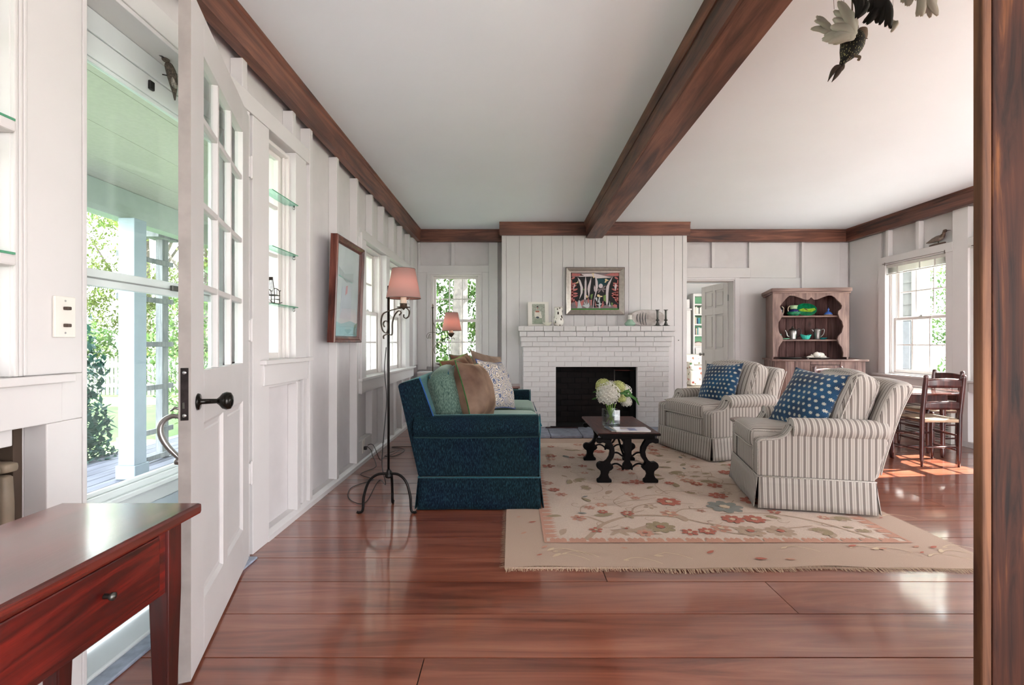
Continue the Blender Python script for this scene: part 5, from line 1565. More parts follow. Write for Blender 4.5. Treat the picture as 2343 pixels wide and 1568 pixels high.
def armchair(label, loc, rz, W, k=1.0):
    t = thing('armchair', label, 'armchair', loc, rz, 'striped armchairs facing the sofa')
    AW = .115; D = .68
    side = [(0.0, .208), (0.0, .415), (.008, .432), (.03, .442), (.09, .446), (.13, .455), (.165, .475), (.188, .505), (.20, .53), (.215, .545), (.70, .53), (.735, .45), (.66, .208)]
    for y0, y1, out in ((0.004, AW, -1), (W - AW, W - .004, 1)):
        MB().prism(side, 'Y', y0, y1).build('arm_panel', STA, t, .010, 3)
        yc = y0 + AW * .42 if out < 0 else y1 - AW * .42
        m = MB()
        def roll(i, j, yc=yc):
            a = 2 * pi * i; r = .062 + .004 * sin(pi * j)
            return (.212 + .52 * j, yc + r * 1.12 * cos(a), .520 + r * sin(a))
        m.grid(roll, 26, 12)
        for tt in (0, 1):
            pts = [roll(q_ / 26, tt) for q_ in range(26)]; c = Vector()
            for p in pts: c += Vector(p) / 26
            c.x += -.014 if tt == 0 else 0
            m.add(pts + [tuple(c)], [((q_ + 1) % 26, q_, 26)[::-1] if tt == 0 else ((q_ + 1) % 26, q_, 26) for q_ in range(26)], True)
        m.build('arm_roll', STX, t)
        # piping: scroll front then down the concave arm front, both edges
        pp = [(.208, yc + .07 * cos(a), .520 + .063 * sin(a)) for a in [-.5 * pi + 2 * pi * q_ / 24 for q_ in range(25)]]
        MB().tube(pp, .004, 6).build('piping', STPIPE, t)
        for ye in (y0, y1):
            pp = smoothpath([(p[0] - .002, ye, p[1] + .002) for p in side[1:9]], 3)
            MB().tube([(-.002, ye, .21)] + pp, .004, 6).build('piping', STPIPE, t)
    # front rail (deck border) and deck
    MB().rbox((.30, W / 2, .285), (.60, W - 2 * AW - .0, .155), .012, 4).build('front_rail', STY, t)
    # seat cushion with crowned top and piping
    cw = W - 2 * AW + .004
    m = MB().rbox((.265, W / 2, .43), (.57, cw, .135), .04, 9, (.012, 0, .022), wob=.003, seed=3)
    cu = m.build('seat_cushion', STY, t)
    for zz in (.378, .482):
        MB().tube(smoothpath([(.20, W / 2 - cw / 2 - .001, zz), (.02, W / 2 - cw / 2 + .004, zz), (-.018, W / 2 - cw / 2 + .03, zz), (-.026, W / 2, zz + .006), (-.018, W / 2 + cw / 2 - .03, zz), (.02, W / 2 + cw / 2 - .004, zz), (.20, W / 2 + cw / 2 + .001, zz)], 5), .004, 6).build('piping', STPIPE, cu)
    # back: slanted, slightly winged slab
    def backf(p):
        x, y, z = p
        v = (y - W / 2) / (W / 2)
        zt = (z - .208) / .62
        x2 = x + .205 * max(0, zt) ** 1.15
        if zt > .75: x2 += .02 * (zt - .75) * 4
        x2 -= .03 * abs(v) ** 3 * max(0, zt)
        z2 = z + .018 * (1 - v * v) * max(0, zt)
        return (x2, y, z2)
    MB().rbox((.635, W / 2, .51), (.13, W - .03, .61), .045, 10, fn=backf).build('backrest', STA, t)
    for ye in (.018, W - .018):
        pp = [backf((.69, ye, z)) for z in (.25, .35, .45, .55, .65, .75, .79)]
        MB().tube(smoothpath(pp, 3), .004, 6).build('piping', STPIPE, t)
    # loose back cushion
    R_ = Matrix.Translation((.60, W / 2, .665)) @ Matrix.Rotation(radians(20), 4, 'Y')
    m = MB().rbox((0, 0, 0), (.17, W - 2 * AW + .10, .40), .055, 10, (.05, 0, .035), wob=.008, seed=5).xf(R_)
    bc = m.build('back_cushion', STA, t)
    hw = (W - 2 * AW + .10) / 2
    for xo in (-.064, .064):
        pp = [R_ @ Vector((xo, y_, z_)) for y_, z_ in ((-hw + .016, -.15), (-hw + .011, 0), (-hw + .013, .14), (-hw + .03, .178), (-hw + .07, .191), (0, .203), (hw - .07, .191), (hw - .03, .178), (hw - .013, .14), (hw - .011, 0), (hw - .016, -.15))]
        MB().tube(smoothpath(pp, 4), .0045, 6).build('piping', STPIPE, bc)
    # skirt
    cr = [(-.004, -.002), (.665, -.002), (.665, W + .002), (-.004, W + .002)]
    skirt(STA, t, cr, .012, .205, .014, amp=.004)
    MB().tube([(c[0], c[1], .208) for c in cr + cr[:1]], .0045, 6).build('piping', STPIPE, t)
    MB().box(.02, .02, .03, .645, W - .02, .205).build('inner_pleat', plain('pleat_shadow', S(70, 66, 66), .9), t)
    for a, b in ((.05, .05), (.61, .05), (.05, W - .05), (.61, W - .05)):
        MB().lathe([(.018, 0), (.022, .03)], (a, b, 0), 10).build('foot', DARKWZ, t)
    return t
armchair('nearer striped armchair, its rolled arm toward the camera, on the rug', (1.585, 3.094, RT + .003), atan2(-.22, .975), .71)
armchair('farther striped armchair beside the fireplace, on the rug', (1.784, 4.29, RT + .003), atan2(.30, .95), .80)
# blue block-print pillows
BLP, nt, b_ = new_mat('indigo_sprig_cotton')
tc = nt.nodes.new('ShaderNodeTexCoord'); sp = nt.nodes.new('ShaderNodeSeparateXYZ'); nt.links.new(tc.outputs['Object'], sp.inputs[0])
P_ = .042
row = mathn(nt, 'FLOOR', mathn(nt, 'DIVIDE', sp.outputs['Z'], P_))
par_ = mathn(nt, 'MULTIPLY', mathn(nt, 'FLOORED_MODULO', row, 2.0), .5)
u_ = mathn(nt, 'SUBTRACT', mathn(nt, 'FRACT', mathn(nt, 'ADD', mathn(nt, 'ADD', mathn(nt, 'DIVIDE', sp.outputs['X'], P_), 20.0), par_)), .5)
v_ = mathn(nt, 'SUBTRACT', mathn(nt, 'FRACT', mathn(nt, 'ADD', mathn(nt, 'DIVIDE', sp.outputs['Z'], P_), 20.0)), .5)
r_ = mathn(nt, 'SQRT', mathn(nt, 'ADD', mathn(nt, 'MULTIPLY', u_, u_), mathn(nt, 'MULTIPLY', v_, v_)))
an = mathn(nt, 'ARCTAN2', v_, u_)
star = mathn(nt, 'ADD', mathn(nt, 'MULTIPLY', mathn(nt, 'COSINE', mathn(nt, 'MULTIPLY', an, 8.0)), .09), .20)
ins = mathn(nt, 'MULTIPLY', mathn(nt, 'LESS_THAN', r_, star), mathn(nt, 'GREATER_THAN', r_, .05))
nn_ = N(nt, 'ShaderNodeTexNoise', i_Scale=6.0); nt.links.new(tc.outputs['Object'], nn_.inputs['Vector'])
basec = ramp(nt, nn_.outputs['Fac'], [(.35, S(6, 36, 66)), (.65, S(16, 74, 110))])
mx = nt.nodes.new('ShaderNodeMix'); mx.data_type = 'RGBA'; nt.links.new(ins, mx.inputs['Factor']); nt.links.new(basec, mx.inputs['A']); mx.inputs['B'].default_value = S(206, 204, 184)
nt.links.new(mx.outputs['Result'], b_.inputs['Base Color']); b_.inputs['Roughness'].default_value = .85; b_.inputs['Sheen Weight'].default_value = .2
pillow('indigo pillow with white sprigs in the nearer striped armchair', (2.02, 3.29, .695), (radians(-30), radians(4), radians(-76)), .44, .44, .14, BLP, None, 11)
pillow('indigo pillow with white sprigs in the farther striped armchair', (2.04, 4.74, .672), (radians(-24), radians(-3), radians(-66)), .45, .44, .15, BLP, None, 12)
# ================================================================ COFFEE TABLE
ct = thing('coffee_table', 'small dark carved trestle coffee table on the rug before the fireplace', 'coffee table', (.66, 3.60, RT + .005))
CW, CL, CH = .44, .84, .385
ctop = MB().prism([(-.012, 0), (-.018, .008), (-.012, .02), (CW + .012, .02), (CW + .018, .008), (CW + .012, 0)], 'Y', 0, CL).xf(Matrix.Translation((0, 0, CH - .02))).build('tabletop', DARKW, ct, .003)
box('end_moulding', DARKWZ, -.01, -.012, CH - .018, CW + .01, -.0005, CH - .003, ct, .003)
box('apron', DARKWZ, .02, .03, CH - .05, CW - .02, CL - .03, CH - .0205, ct, .003)
def mirror(poly): return [(CW - x, z) for x, z in reversed(poly)]
legp = [(-.012, 0), (.098, 0), (.098, .022), (.082, .034), (.072, .06), (.082, .088), (.10, .098), (.112, .112), (.106, .135), (.09, .14), (.088, .155), (.112, .19), (.122, .225), (.118, .265), (.10, .30), (.088, .318), (.086, .335), (-.012, .335), (-.018, .318), (-.012, .30), (.01, .297), (.03, .305), (.052, .297), (.075, .27), (.086, .235), (.08, .20), (.062, .170), (.04, .155), (.012, .158), (-.008, .148), (-.016, .13), (-.012, .11), (.004, .098), (.018, .085), (.02, .06), (.008, .034), (-.012, .022)]
legp = [(x, z * 1.0) for x, z in legp]
for y0 in (.05, CL - .10):
    for pl_ in (legp, mirror(legp)):
        MB().prism(pl_, 'Y', y0, y0 + .045).build('scroll_leg', DARKWZ, ct, .005, 2)
    # centre baluster and swags
    MB().prism([(CW / 2 + s * r, z) for s, r, z in [(1, .03, .335), (1, .03, .24), (1, .022, .225), (1, .024, .19), (1, .018, .17), (1, .022, .155), (1, .034, .14), (1, .038, .125), (1, .034, .108), (1, .014, .098), (-1, .014, .098), (-1, .034, .108), (-1, .038, .125), (-1, .034, .14), (-1, .022, .155), (-1, .018, .17), (-1, .024, .19), (-1, .022, .225), (-1, .03, .24), (-1, .03, .335)]][::-1], 'Y', y0 + .004, y0 + .040).build('centre_splat', DARKWZ, ct, .004, 2)
    for sg in (0, 1):
        f = (lambda x: x) if not sg else (lambda x: CW - x)
        for zc_ in (.125, .21):
            pp = smoothpath([(f(.092), y0 + .022, zc_), (f(.12), y0 + .022, zc_ + .014), (f(.15), y0 + .022, zc_ + .012), (f(.178), y0 + .022, zc_ - .008), (f(.19), y0 + .022, zc_ - .03 if zc_ < .2 else zc_ - .01)], 4)
            MB().tube(pp, [.007] * (len(pp) - 3) + [.009, .012, .010], 8).build('scroll_stretcher', DARKWZ, ct)
    box('foot_cleat', DARKWZ, .0, y0 + .004, .333, CW, y0 + .041, .3355, ct)
# iron/wood diagonal stretchers joining the ends
MB().tube(smoothpath([(CW / 2, .09, .15), (CW / 2, .25, .2), (CW / 2, .42, .30)], 5), .009, 8).build('long_stretcher', DARKWZ, ct)
MB().tube(smoothpath([(CW / 2, CL - .09, .15), (CW / 2, CL - .25, .2), (CW / 2, .42, .30)], 5), .009, 8).build('long_stretcher', DARKWZ, ct)
MB().lathe([(0, -.02), (.018, -.012), (.02, 0), (.014, .014), (.02, .03), (.02, .045)], (CW / 2, .42, .29), 14).build('pendant_knob', DARKWZ, ct)
TZ = RT + .005 + CH + .001
# vase of hydrangeas
vx, vy = X(1397.5, 3.93), 3.93
vz_ = thing('glass_vase', 'square clear glass vase holding the hydrangeas on the coffee table', 'vase', (vx, vy, TZ), radians(8))
hw, H_ = .058, .135
m = MB()
for a, b, c, d in ((-hw, -hw, hw, -hw + .006), (-hw, hw - .006, hw, hw), (-hw, -hw + .006, -hw + .006, hw - .006), (hw - .006, -hw + .006, hw, hw - .006)):
    m.box(a, b, .0, c, d, H_)
m.build('glass_walls', CLEAR, vz_, .0015, 1)
box('glass_base', CLEAR, -hw + .007, -hw + .007, 0, hw - .007, hw - .007, .014, vz_)
box('water', glassy('water', (.9, .95, .93, 1), .05), -hw + .008, -hw + .008, .016, hw - .008, hw - .008, .085, vz_)
PETW = leaf_mat('hydrangea_white', S(214, 212, 200), S(240, 240, 232), .3)
PETG = leaf_mat('hydrangea_green', S(178, 188, 110), S(220, 222, 160), .3)
GLEAF = leaf_mat('bouquet_leaf', S(30, 74, 28), S(70, 122, 48), .2)
STEM = plain('green_stem', S(110, 150, 50), .5, var=.2)
bq = thing('hydrangea_bouquet', 'bouquet of white and green hydrangeas in the glass vase', 'flowers', (vx, vy, TZ))
rnd = random.Random(14)
def hyd(cx, cy, cz, r, mat, n=190, name='flower_head'):
    m = MB()
    for k in range(n):
        ph = math.acos(1 - 2 * (k + .5) / n); th = pi * (1 + 5 ** .5) * k
        d = Vector((sin(ph) * cos(th), sin(ph) * sin(th), cos(ph)))
        if d.z < -.75: continue
        p = Vector((cx, cy, cz)) + d * r * rnd.uniform(.92, 1.05)
        u = d.orthogonal().normalized(); v = d.cross(u); a0 = rnd.uniform(0, 6.3); s = r * .17 * rnd.uniform(.85, 1.2)
        dd = (d + Vector((rnd.uniform(-.3, .3), rnd.uniform(-.3, .3), rnd.uniform(-.3, .3)))).normalized()
        for q_ in range(4):
            a = a0 + q_ * pi / 2
            w = u * cos(a) + v * sin(a); w2 = u * cos(a + pi / 2) + v * sin(a + pi / 2)
            m.add([p, p + w * s * .6 + w2 * s * .42 + dd * s * .2, p + w * s * 1.05 + dd * s * .42, p + w * s * .6 - w2 * s * .42 + dd * s * .2], [(0, 3, 2, 1)])
    m.rbox((cx, cy, cz), (r * 1.72, r * 1.72, r * 1.6), r * .8, 3)
    m.build(name, mat, bq)
kk = 3.93 / FPX
def B(px, py, dy=0): return (X(px, 3.93) - vx, dy, Z(py, 3.93) - TZ)
for px, py, dy, r, mt_ in ((1390, 901, -.03, .093, PETW), (1383, 886, .05, .062, PETG), (1416, 890, .03, .062, PETG), (1431, 897, .04, .058, PETW), (1433, 920, .0, .045, PETW), (1421, 912, -.03, .035, PETG), (1400, 890, .06, .06, PETW)):
    x, y, z = B(px, py, dy); hyd(x, y, z, r, mt_, 150 if r > .06 else 90)
def blade(pts, w, name='leaf'):
    P = smoothpath(pts, 5); n = len(P); m = MB(); vs = []
    for i, p in enumerate(P):
        t = i / (n - 1); d = (P[min(i + 1, n - 1)] - P[max(i - 1, 0)]).normalized(); s = d.cross(Vector((0, -1, .3))).normalized()
        ww = w * sin(pi * min(1, t * .9 + .08)) ** .8
        vs += [p + s * ww, p + Vector((0, .004, 0)), p - s * ww]
    m.add(vs, [(3 * i + k, 3 * i + k + 1, 3 * i + k + 4, 3 * i + k + 3) for i in range(n - 1) for k in (0, 1)], True)
    m.build(name, GLEAF, bq)
blade([B(1420, 905, -.05), B(1437, 904, -.06), B(1450, 912, -.06), B(1458, 926, -.06)], .011)
blade([B(1418, 900, -.05), B(1432, 893, -.06), B(1442, 905, -.06), B(1454, 911, -.07)], .010)
blade([B(1425, 905, -.04), B(1433, 895, -.05), B(1436, 888, -.05)], .009)
blade([B(1410, 900, -.06), B(1424, 898, -.07), B(1434, 905, -.07)], .010)
blade([B(1374, 900, .02), B(1366, 897, .02), B(1357, 899, .02)], .008)
blade([B(1372, 908, .02), B(1364, 912, .02), B(1355, 915, .02)], .008)
for k in range(12):
    a = rnd.uniform(0, 6.3); r = rnd.uniform(.01, .04)
    MB().tube([(r * cos(a), r * sin(a), .02 + rnd.uniform(0, .03)), (r * .5 * cos(a + 2.5), r * .5 * sin(a + 2.5), .10), (r * 1.3 * cos(a + 3), r * 1.3 * sin(a + 3), .19)], .0028, 6).build('stem', STEM, bq)
for k in range(9):
    x, y, z = B(1418 + rnd.uniform(-6, 8), 912 + rnd.uniform(-8, 8), -.05 - rnd.uniform(0, .02))
    MB().rbox((x, y, z), (.014, .014, .016), .007, 2).build('bud', PETG, bq)
# magazines
def rotbox(name, mat, par, c, d, a, z0, z1, bev=.001):
    m = MB().box(-d[0] / 2, -d[1] / 2, z0, d[0] / 2, d[1] / 2, z1)
    return m.xf(Matrix.Translation((c[0], c[1], 0)) @ Matrix.Rotation(a, 4, 'Z')).build(name, mat, par, bev)
mg = thing('magazine', 'white-covered art magazine lying open-side left on the coffee table', 'magazine', (.925, 3.725, TZ), radians(-1))
box('pages', CREAM, -.13, -.075, 0, .13, .085, .009, mg, .001)
box('cover', plain('magazine_cover', S(214, 212, 222), .25, var=.03), -.132, -.077, .0092, .131, .087, .0105, mg)
box('cover_picture', plain('cover_blue', S(70, 84, 130), .3, var=.5, scale=30), -.03, -.072, .0106, .03, .03, .0109, mg)
box('cover_picture', plain('cover_grey', S(150, 146, 140), .3, var=.5, scale=40), -.08, .0, .0106, -.032, .05, .0109, mg)
box('cover_print', plain('cover_grey_type', S(120, 120, 130), .3), -.05, .062, .0106, .09, .076, .0109, mg)
mg2 = thing('magazine', 'dark blue-edged magazine under the left edge of the white one', 'magazine', (.80, 3.76, TZ), radians(6))
box('pages', CREAM, -.05, -.09, 0, .0, .10, .005, mg2, .001)
box('cover', plain('navy_cover', S(40, 44, 80), .3), -.052, -.092, .0052, -.018, .10, .0065, mg2)

# ================================================================ FLOOR LAMPS
SHADE, nt, b_ = new_mat('pink_parchment_shade')
b_.inputs['Base Color'].default_value = S(196, 164, 156); b_.inputs['Roughness'].default_value = .8
tl_ = N(nt, 'ShaderNodeBsdfTranslucent'); tl_.inputs[0].default_value = S(226, 172, 158)
mxs = N(nt, 'ShaderNodeMixShader'); mxs.inputs[0].default_value = .45
nt.links.new(b_.outputs[0], mxs.inputs[1]); nt.links.new(tl_.outputs[0], mxs.inputs[2]); nt.links.new(mxs.outputs[0], nt.nodes['Material Output'].inputs[0])
SHRIM = plain('shade_rim', S(108, 92, 86), .7)
BULB, nt, b_ = new_mat('lit_bulb'); b_.inputs['Emission Color'].default_value = (1, .62, .42, 1); b_.inputs['Emission Strength'].default_value = 5
def shade(par, c, rb, rt, h):
    s_ = MB()
    s_.lathe([(rb, 0), (rt, h)], c, 40)
    for k in range(2): s_.f.pop(); s_.sm.pop(); s_.mi.pop()
    sh_ = s_.build('lamp_shade', SHADE, par, solid=.0015)
    for r, z in ((rb, 0), (rt, h)):
        MB().tube([(c[0] + r * cos(2 * pi * i / 40), c[1] + r * sin(2 * pi * i / 40), c[2] + z) for i in range(41)], .0022, 6).build('shade_rim', SHRIM, sh_)
    return sh_
lx, ly = X(889, 3.06), 3.06
fl1 = thing('floor_lamp', 'black iron tripod floor lamp with a pink shade beside the near end of the sofa', 'floor lamp', (lx, ly, .001))
pz_ = .245
MB().tube([(0, 0, pz_ - .02), (0, 0, .9), (0, 0, 1.44)], .0075, 10).build('pole', IRON, fl1)
MB().lathe([(.010, 0), (.022, .008), (.024, .018), (.016, .03), (.012, .05), (.009, .06)], (0, 0, pz_ - .03), 16).build('collar', IRON, fl1)
for ang_, r in ((radians(188), .175), (radians(-8), .165), (radians(95), .17)):
    c_, s_ = cos(ang_), sin(ang_)
    pp = smoothpath([(0.01 * c_, .01 * s_, pz_), (.07 * c_ * r / .17, .07 * s_ * r / .17, pz_ - .005), (.12 * c_ * r / .17, .12 * s_ * r / .17, pz_ - .05), (.148 * c_ * r / .17, .148 * s_ * r / .17, pz_ - .14), (.155 * c_ * r / .17, .155 * s_ * r / .17, .02), (.175 * c_ * r / .17, .175 * s_ * r / .17, .006), (.19 * c_ * r / .17, .19 * s_ * r / .17, .010)], 6)
    MB().tube(pp, .0085, 8).build('leg', IRON, fl1)
# wrought bracket
bz = Z(730, ly)
def Lz(py): return Z(py, ly)
def Lx(px): return X(px, ly) - lx
st = MB().tube(smoothpath([(Lx(878), 0, Lz(776)), (Lx(878), 0, Lz(769)), (Lx(888), 0, Lz(765)), (Lx(897), 0, Lz(766)), (Lx(898), 0, Lz(740)), (Lx(903), 0, Lz(722)), (Lx(912), 0, Lz(712)), (Lx(918), 0, Lz(716)), (Lx(913), 0, Lz(722))], 6), 1, 4, flat=(.022, .005, (0, 1, 0)))
st.build('bracket_strap', IRONB, fl1)
MB().tube(smoothpath([(Lx(880), 0, Lz(749)), (Lx(877), 0, Lz(742)), (Lx(880), 0, Lz(736)), (Lx(886), 0, Lz(736)), (Lx(889), 0, Lz(745)), (Lx(885), 0, Lz(762)), (Lx(876), 0, Lz(757)), (Lx(872), 0, Lz(738)), (Lx(876), 0, Lz(720)), (Lx(888), 0, Lz(713)), (Lx(905), 0, Lz(708)), (Lx(917), 0, Lz(706))], 6), 1, 4, flat=(.022, .005, (0, 1, 0))).build('bracket_scroll', IRONB, fl1)
MB().tube(smoothpath([(Lx(917), 0, Lz(706)), (Lx(928), 0, Lz(705)), (Lx(936), 0, Lz(712)), (Lx(935), 0, Lz(724)), (Lx(929), 0, Lz(729)), (Lx(924), 0, Lz(726)), (Lx(924), 0, Lz(720))], 6), 1, 4, flat=(.022, .005, (0, 1, 0))).build('bracket_scroll', IRONB, fl1)
cx_ = Lx(923.5)
MB().lathe([(0, -.012), (.008, -.006), (.010, 0), (.040, .004), (.042, .009), (.022, .010), (.022, .026), (.026, .028), (.026, .030), (0, .030)], (cx_, 0, Lz(706)), 24).build('drip_pan', IRONB, fl1)
MB().lathe([(.019, 0), (.019, .09), (0, .09)], (cx_, 0, Lz(706) + .0305), 20).build('candle_sleeve', plain('candle_cream', S(232, 208, 190), .5), fl1)
MB().lathe([(0, 0), (.012, .003), (.02, .02), (.022, .035), (.014, .055), (0, .06)], (cx_, 0, Lz(706) + .121), 16).build('bulb', BULB, fl1)
MB().tube(smoothpath([(Lx(932), 0, Lz(690)), (Lx(940), 0, Lz(705)), (Lx(936), 0, Lz(712)), (Lx(934), 0, Lz(690)), (Lx(938), 0, Lz(683))], 4), .0022, 6).build('harp_wire', STEEL, fl1)
shade(fl1, (cx_ + .0, 0, Lz(683)), X(962.5, ly) - X(924, ly), X(949.5, ly) - X(924, ly), Lz(616) - Lz(683))
MB().tube([(cx_, 0, Lz(683) + .06), (cx_, 0, Lz(618))], .0025, 6).build('finial_rod', IRON, fl1)
MB().tube([(cx_ - .075, 0, Lz(618)), (cx_ + .075, 0, Lz(618))], .0015, 6).build('shade_spider', IRON, fl1)
# cord and plug
cord = thing('lamp_cord', 'thin black cord running from the tripod lamp to the wall outlet', 'cord', (0, 0, 0))
def Gd(px, py, z=.005):
    Y = (EYE - z) * FPX / (py - 784.0); return (X(px, Y), Y, z)
cpath = [(lx - .012, ly - .012, 1.05), (lx - .022, ly - .012, .90), (lx - .012, ly, .72), (lx - .030, ly + .01, .52), (lx - .05, ly + .03, .30), (lx - .035, ly + .06, .16), Gd(868, 1100), Gd(838, 1148), Gd(812, 1150), Gd(796, 1135), Gd(806, 1115), Gd(850, 1100), Gd(850, 1095), Gd(825, 1085), Gd(858, 1070), Gd(859, 1058), Gd(852, 1042, .02), (-1.25, 4.27, .12), (-1.29, 4.28, .155)]
MB().tube([Vector((p.x, p.y, max(.004, p.z))) for p in smoothpath(cpath, 8)], .0028, 6).build('cord', BLACK, cord)
cord2 = thing('extension_cord', 'black cord looped on the floor behind the tripod lamp, going under the sofa', 'cord', (0, 0, 0))
MB().tube([Vector((p.x, p.y, max(.004, p.z))) for p in smoothpath([(-1.288, 4.29, .165), (-1.24, 4.30, .16), (-1.18, 4.3, .03), Gd(880, 1046), Gd(905, 1043), Gd(925, 1032), Gd(918, 1026), Gd(897, 1024), Gd(905, 1022), Gd(935, 1022), Gd(950, 1022)], 8)], .0028, 6).build('cord', BLACK, cord2)
MB().tube(smoothpath([Gd(880, 1044, .01), Gd(893, 1036, .012), Gd(915, 1030, .012), Gd(893, 1042, .012), Gd(880, 1044, .01)], 6), .0026, 6).build('loop', BLACK, cord2)
ot = thing('wall_outlet', 'white outlet low on the left wall with a black plug in it', 'outlet', (XL - .003, 4.28, .155))
box('plate', CREAM, -.0005, -.035, -.057, .005, .035, .057, ot, .002)
box('socket', CREAM, .0052, -.014, .008, .007, .014, .036, ot, .001)
box('plug', BLACK, .0055, -.014, -.03, .032, .014, .0, ot, .004)

# second lamp at the far end of the sofa
l2y = 5.45
l2x = X(990, l2y)
fl2 = thing('floor_lamp', 'slim bronze floor lamp with a curling arm and small pink shade at the far window', 'floor lamp', (l2x, l2y, .001))
def Mz(py): return Z(py, l2y)
def Mx(px): return X(px, l2y) - l2x
MB().tube([(0, 0, .18), (0, 0, 1.0), (0, 0, Mz(700))], .0065, 8).build('pole', IRONB, fl2)
MB().lathe([(0, 0), (.009, .0), (.012, .012), (.006, .022), (.010, .032), (.003, .05), (0, .055)], (0, 0, Mz(706)), 14).build('finial', IRONB, fl2)
for a in (0.3, 2.4, 4.5):
    MB().tube(smoothpath([(0, 0, .2), (.06 * cos(a), .06 * sin(a), .19), (.12 * cos(a), .12 * sin(a), .10), (.15 * cos(a), .15 * sin(a), .008)], 5), .007, 8).build('leg', IRONB, fl2)
wire = lambda pts, r=.003: MB().tube(smoothpath([(Mx(a), 0, Mz(b)) for a, b in pts], 6), r, 6).build('scroll_wire', IRONB, fl2)
wire([(990, 737), (998, 752), (1006, 767), (1013, 777)])
wire([(985, 770), (986, 774), (983, 774), (980, 770), (984, 765), (980, 775), (976, 770), (980, 763), (990, 761), (1000, 764), (1007, 775), (1005, 787)], .0025)
wire([(1000, 806), (1001, 810), (996, 810), (993, 802), (995, 795), (1003, 784), (1013, 777), (1020, 774), (1030, 775), (1038, 774), (1040, 777)], .0032)
wire([(1013, 778), (1018, 774), (1024, 773), (1031, 775)], .0028)
MB().lathe([(0, 0), (.012, .008), (.03, .03), (.038, .045), (.038, .052), (.034, .053), (0, .053)], (Mx(1032), 0, Mz(773)), 20).build('candle_cup', IRONB, fl2)
MB().lathe([(.03, 0), (.02, .02), (.012, .035), (.012, .05), (0, .05)], (Mx(1032), 0, Mz(773) + .0535), 16).build('candle_sleeve', plain('bronze_cream', S(206, 180, 160), .5), fl2)
MB().lathe([(0, 0), (.012, .003), (.02, .02), (.02, .035), (0, .055)], (Mx(1032), 0, Mz(773) + .104), 14).build('bulb', BULB, fl2)
shade(fl2, (Mx(1033.5), 0, Mz(757)), 22.3 * l2y / FPX, 14.3 * l2y / FPX, Mz(715.5) - Mz(757))
for nm, (x_, y_, z_) in (('a', (lx + cx_, ly, Lz(706) + .16)), ('b', (l2x + Mx(1033), l2y, Mz(773) + .14))):
    d = bpy.data.lights.new('lamp_light', 'POINT'); d.energy = 1.1; d.color = (1, .72, .55); d.shadow_soft_size = .02
    o = bpy.data.objects.new('lamp_light', d); o.location = (x_, y_, z_); COL.objects.link(o)

# ================================================================ LEFT WALL: picture, shelves, rocking chair, switch, radiator
PM = wood('picture_frame_mahogany', S(52, 18, 14), S(92, 44, 34), S(126, 74, 60), 'Z', .35, 2, knots=False, coat=.4)
pc = thing('framed_watercolour', 'mahogany-framed pale watercolour hanging on the left wall studs', 'picture', (XL + .045, 3.405, 1.08), pi / 2)
M_ = Matrix.Translation((0, 0, 0)) @ Matrix.Rotation(radians(2.0), 4, 'X')
PW, PH = .62, .775
def mit2(x0, z0, x1, z1, prof, mat, name):
    n = len(prof)
    for k in range(4):
        C = [(x0, z0, 1, 1), (x1, z0, -1, 1), (x1, z1, -1, -1), (x0, z1, 1, -1)]
        a, b = C[k], C[(k + 1) % 4]
        vs = [(a[0] + a[2] * d, y, a[1] + a[3] * d) for d, y in prof] + [(b[0] + b[2] * d, y, b[1] + b[3] * d) for d, y in prof]
        MB().add(vs, [(i, n + i, n + i + 1, i + 1) for i in range(n - 1)] + [(n - 1, 2 * n - 1, n, 0)]).xf(M_).build(name, mat, pc)
mit2(0, 0, PW, PH, [(0, .035), (0, -.012), (.006, -.018), (.016, -.018), (.030, -.004), (.040, -.004), (.046, .006), (.05, .012)], PM, 'frame_rail')
WC, nt, b_ = new_mat('pale_watercolour')
no = N(nt, 'ShaderNodeTexNoise', i_Scale=4.0, i_Detail=4.0); nt.links.new(coords(nt), no.inputs['Vector'])
nt.links.new(ramp(nt, no.outputs['Fac'], [(.35, S(198, 202, 206)), (.65, S(220, 219, 222))]), b_.inputs['Base Color']); b_.inputs['Roughness'].default_value = .6
MB().box(.045, .013, .045, PW - .045, .02, PH - .045).xf(M_).build('watercolour_sheet', WC, pc)
for nm, c, poly in (('wash_teal', S(172, 204, 210), [(.05, .05), (.57, .05), (.57, .15), (.4, .17), (.2, .14), (.05, .16)]), ('wash_green', S(140, 174, 150), [(.48, .05), (.57, .05), (.57, .16), (.5, .14)]),
                    ('wash_grey', S(192, 195, 198), [(.12, .56), (.25, .52), (.44, .55), (.44, .48), (.3, .46), (.14, .50)]), ('wash_teal_line', S(150, 204, 194), [(.12, .50), (.42, .475), (.42, .468), (.12, .49)]),
                    ('wash_red', S(218, 158, 164), [(.27, .36), (.31, .38), (.32, .44), (.28, .43)]), ('wash_lilac', S(206, 206, 216), [(.16, .18), (.42, .18), (.40, .44), (.2, .42)])):
    MB().prism(poly, 'Y', .0118 - (.0006 if nm == 'wash_red' else 0), .0128).xf(M_).build(nm, plain(nm, c, .8, var=.05, scale=8), pc)
MB().box(.052, .004, .052, PW - .052, .006, PH - .052).xf(M_).build('glazing', GLASS, pc)
MB().tube([(PW / 2, .02, PH - .01), (PW / 2, .02, PH + .02)], .002, 6).build('hook', STEEL, pc)

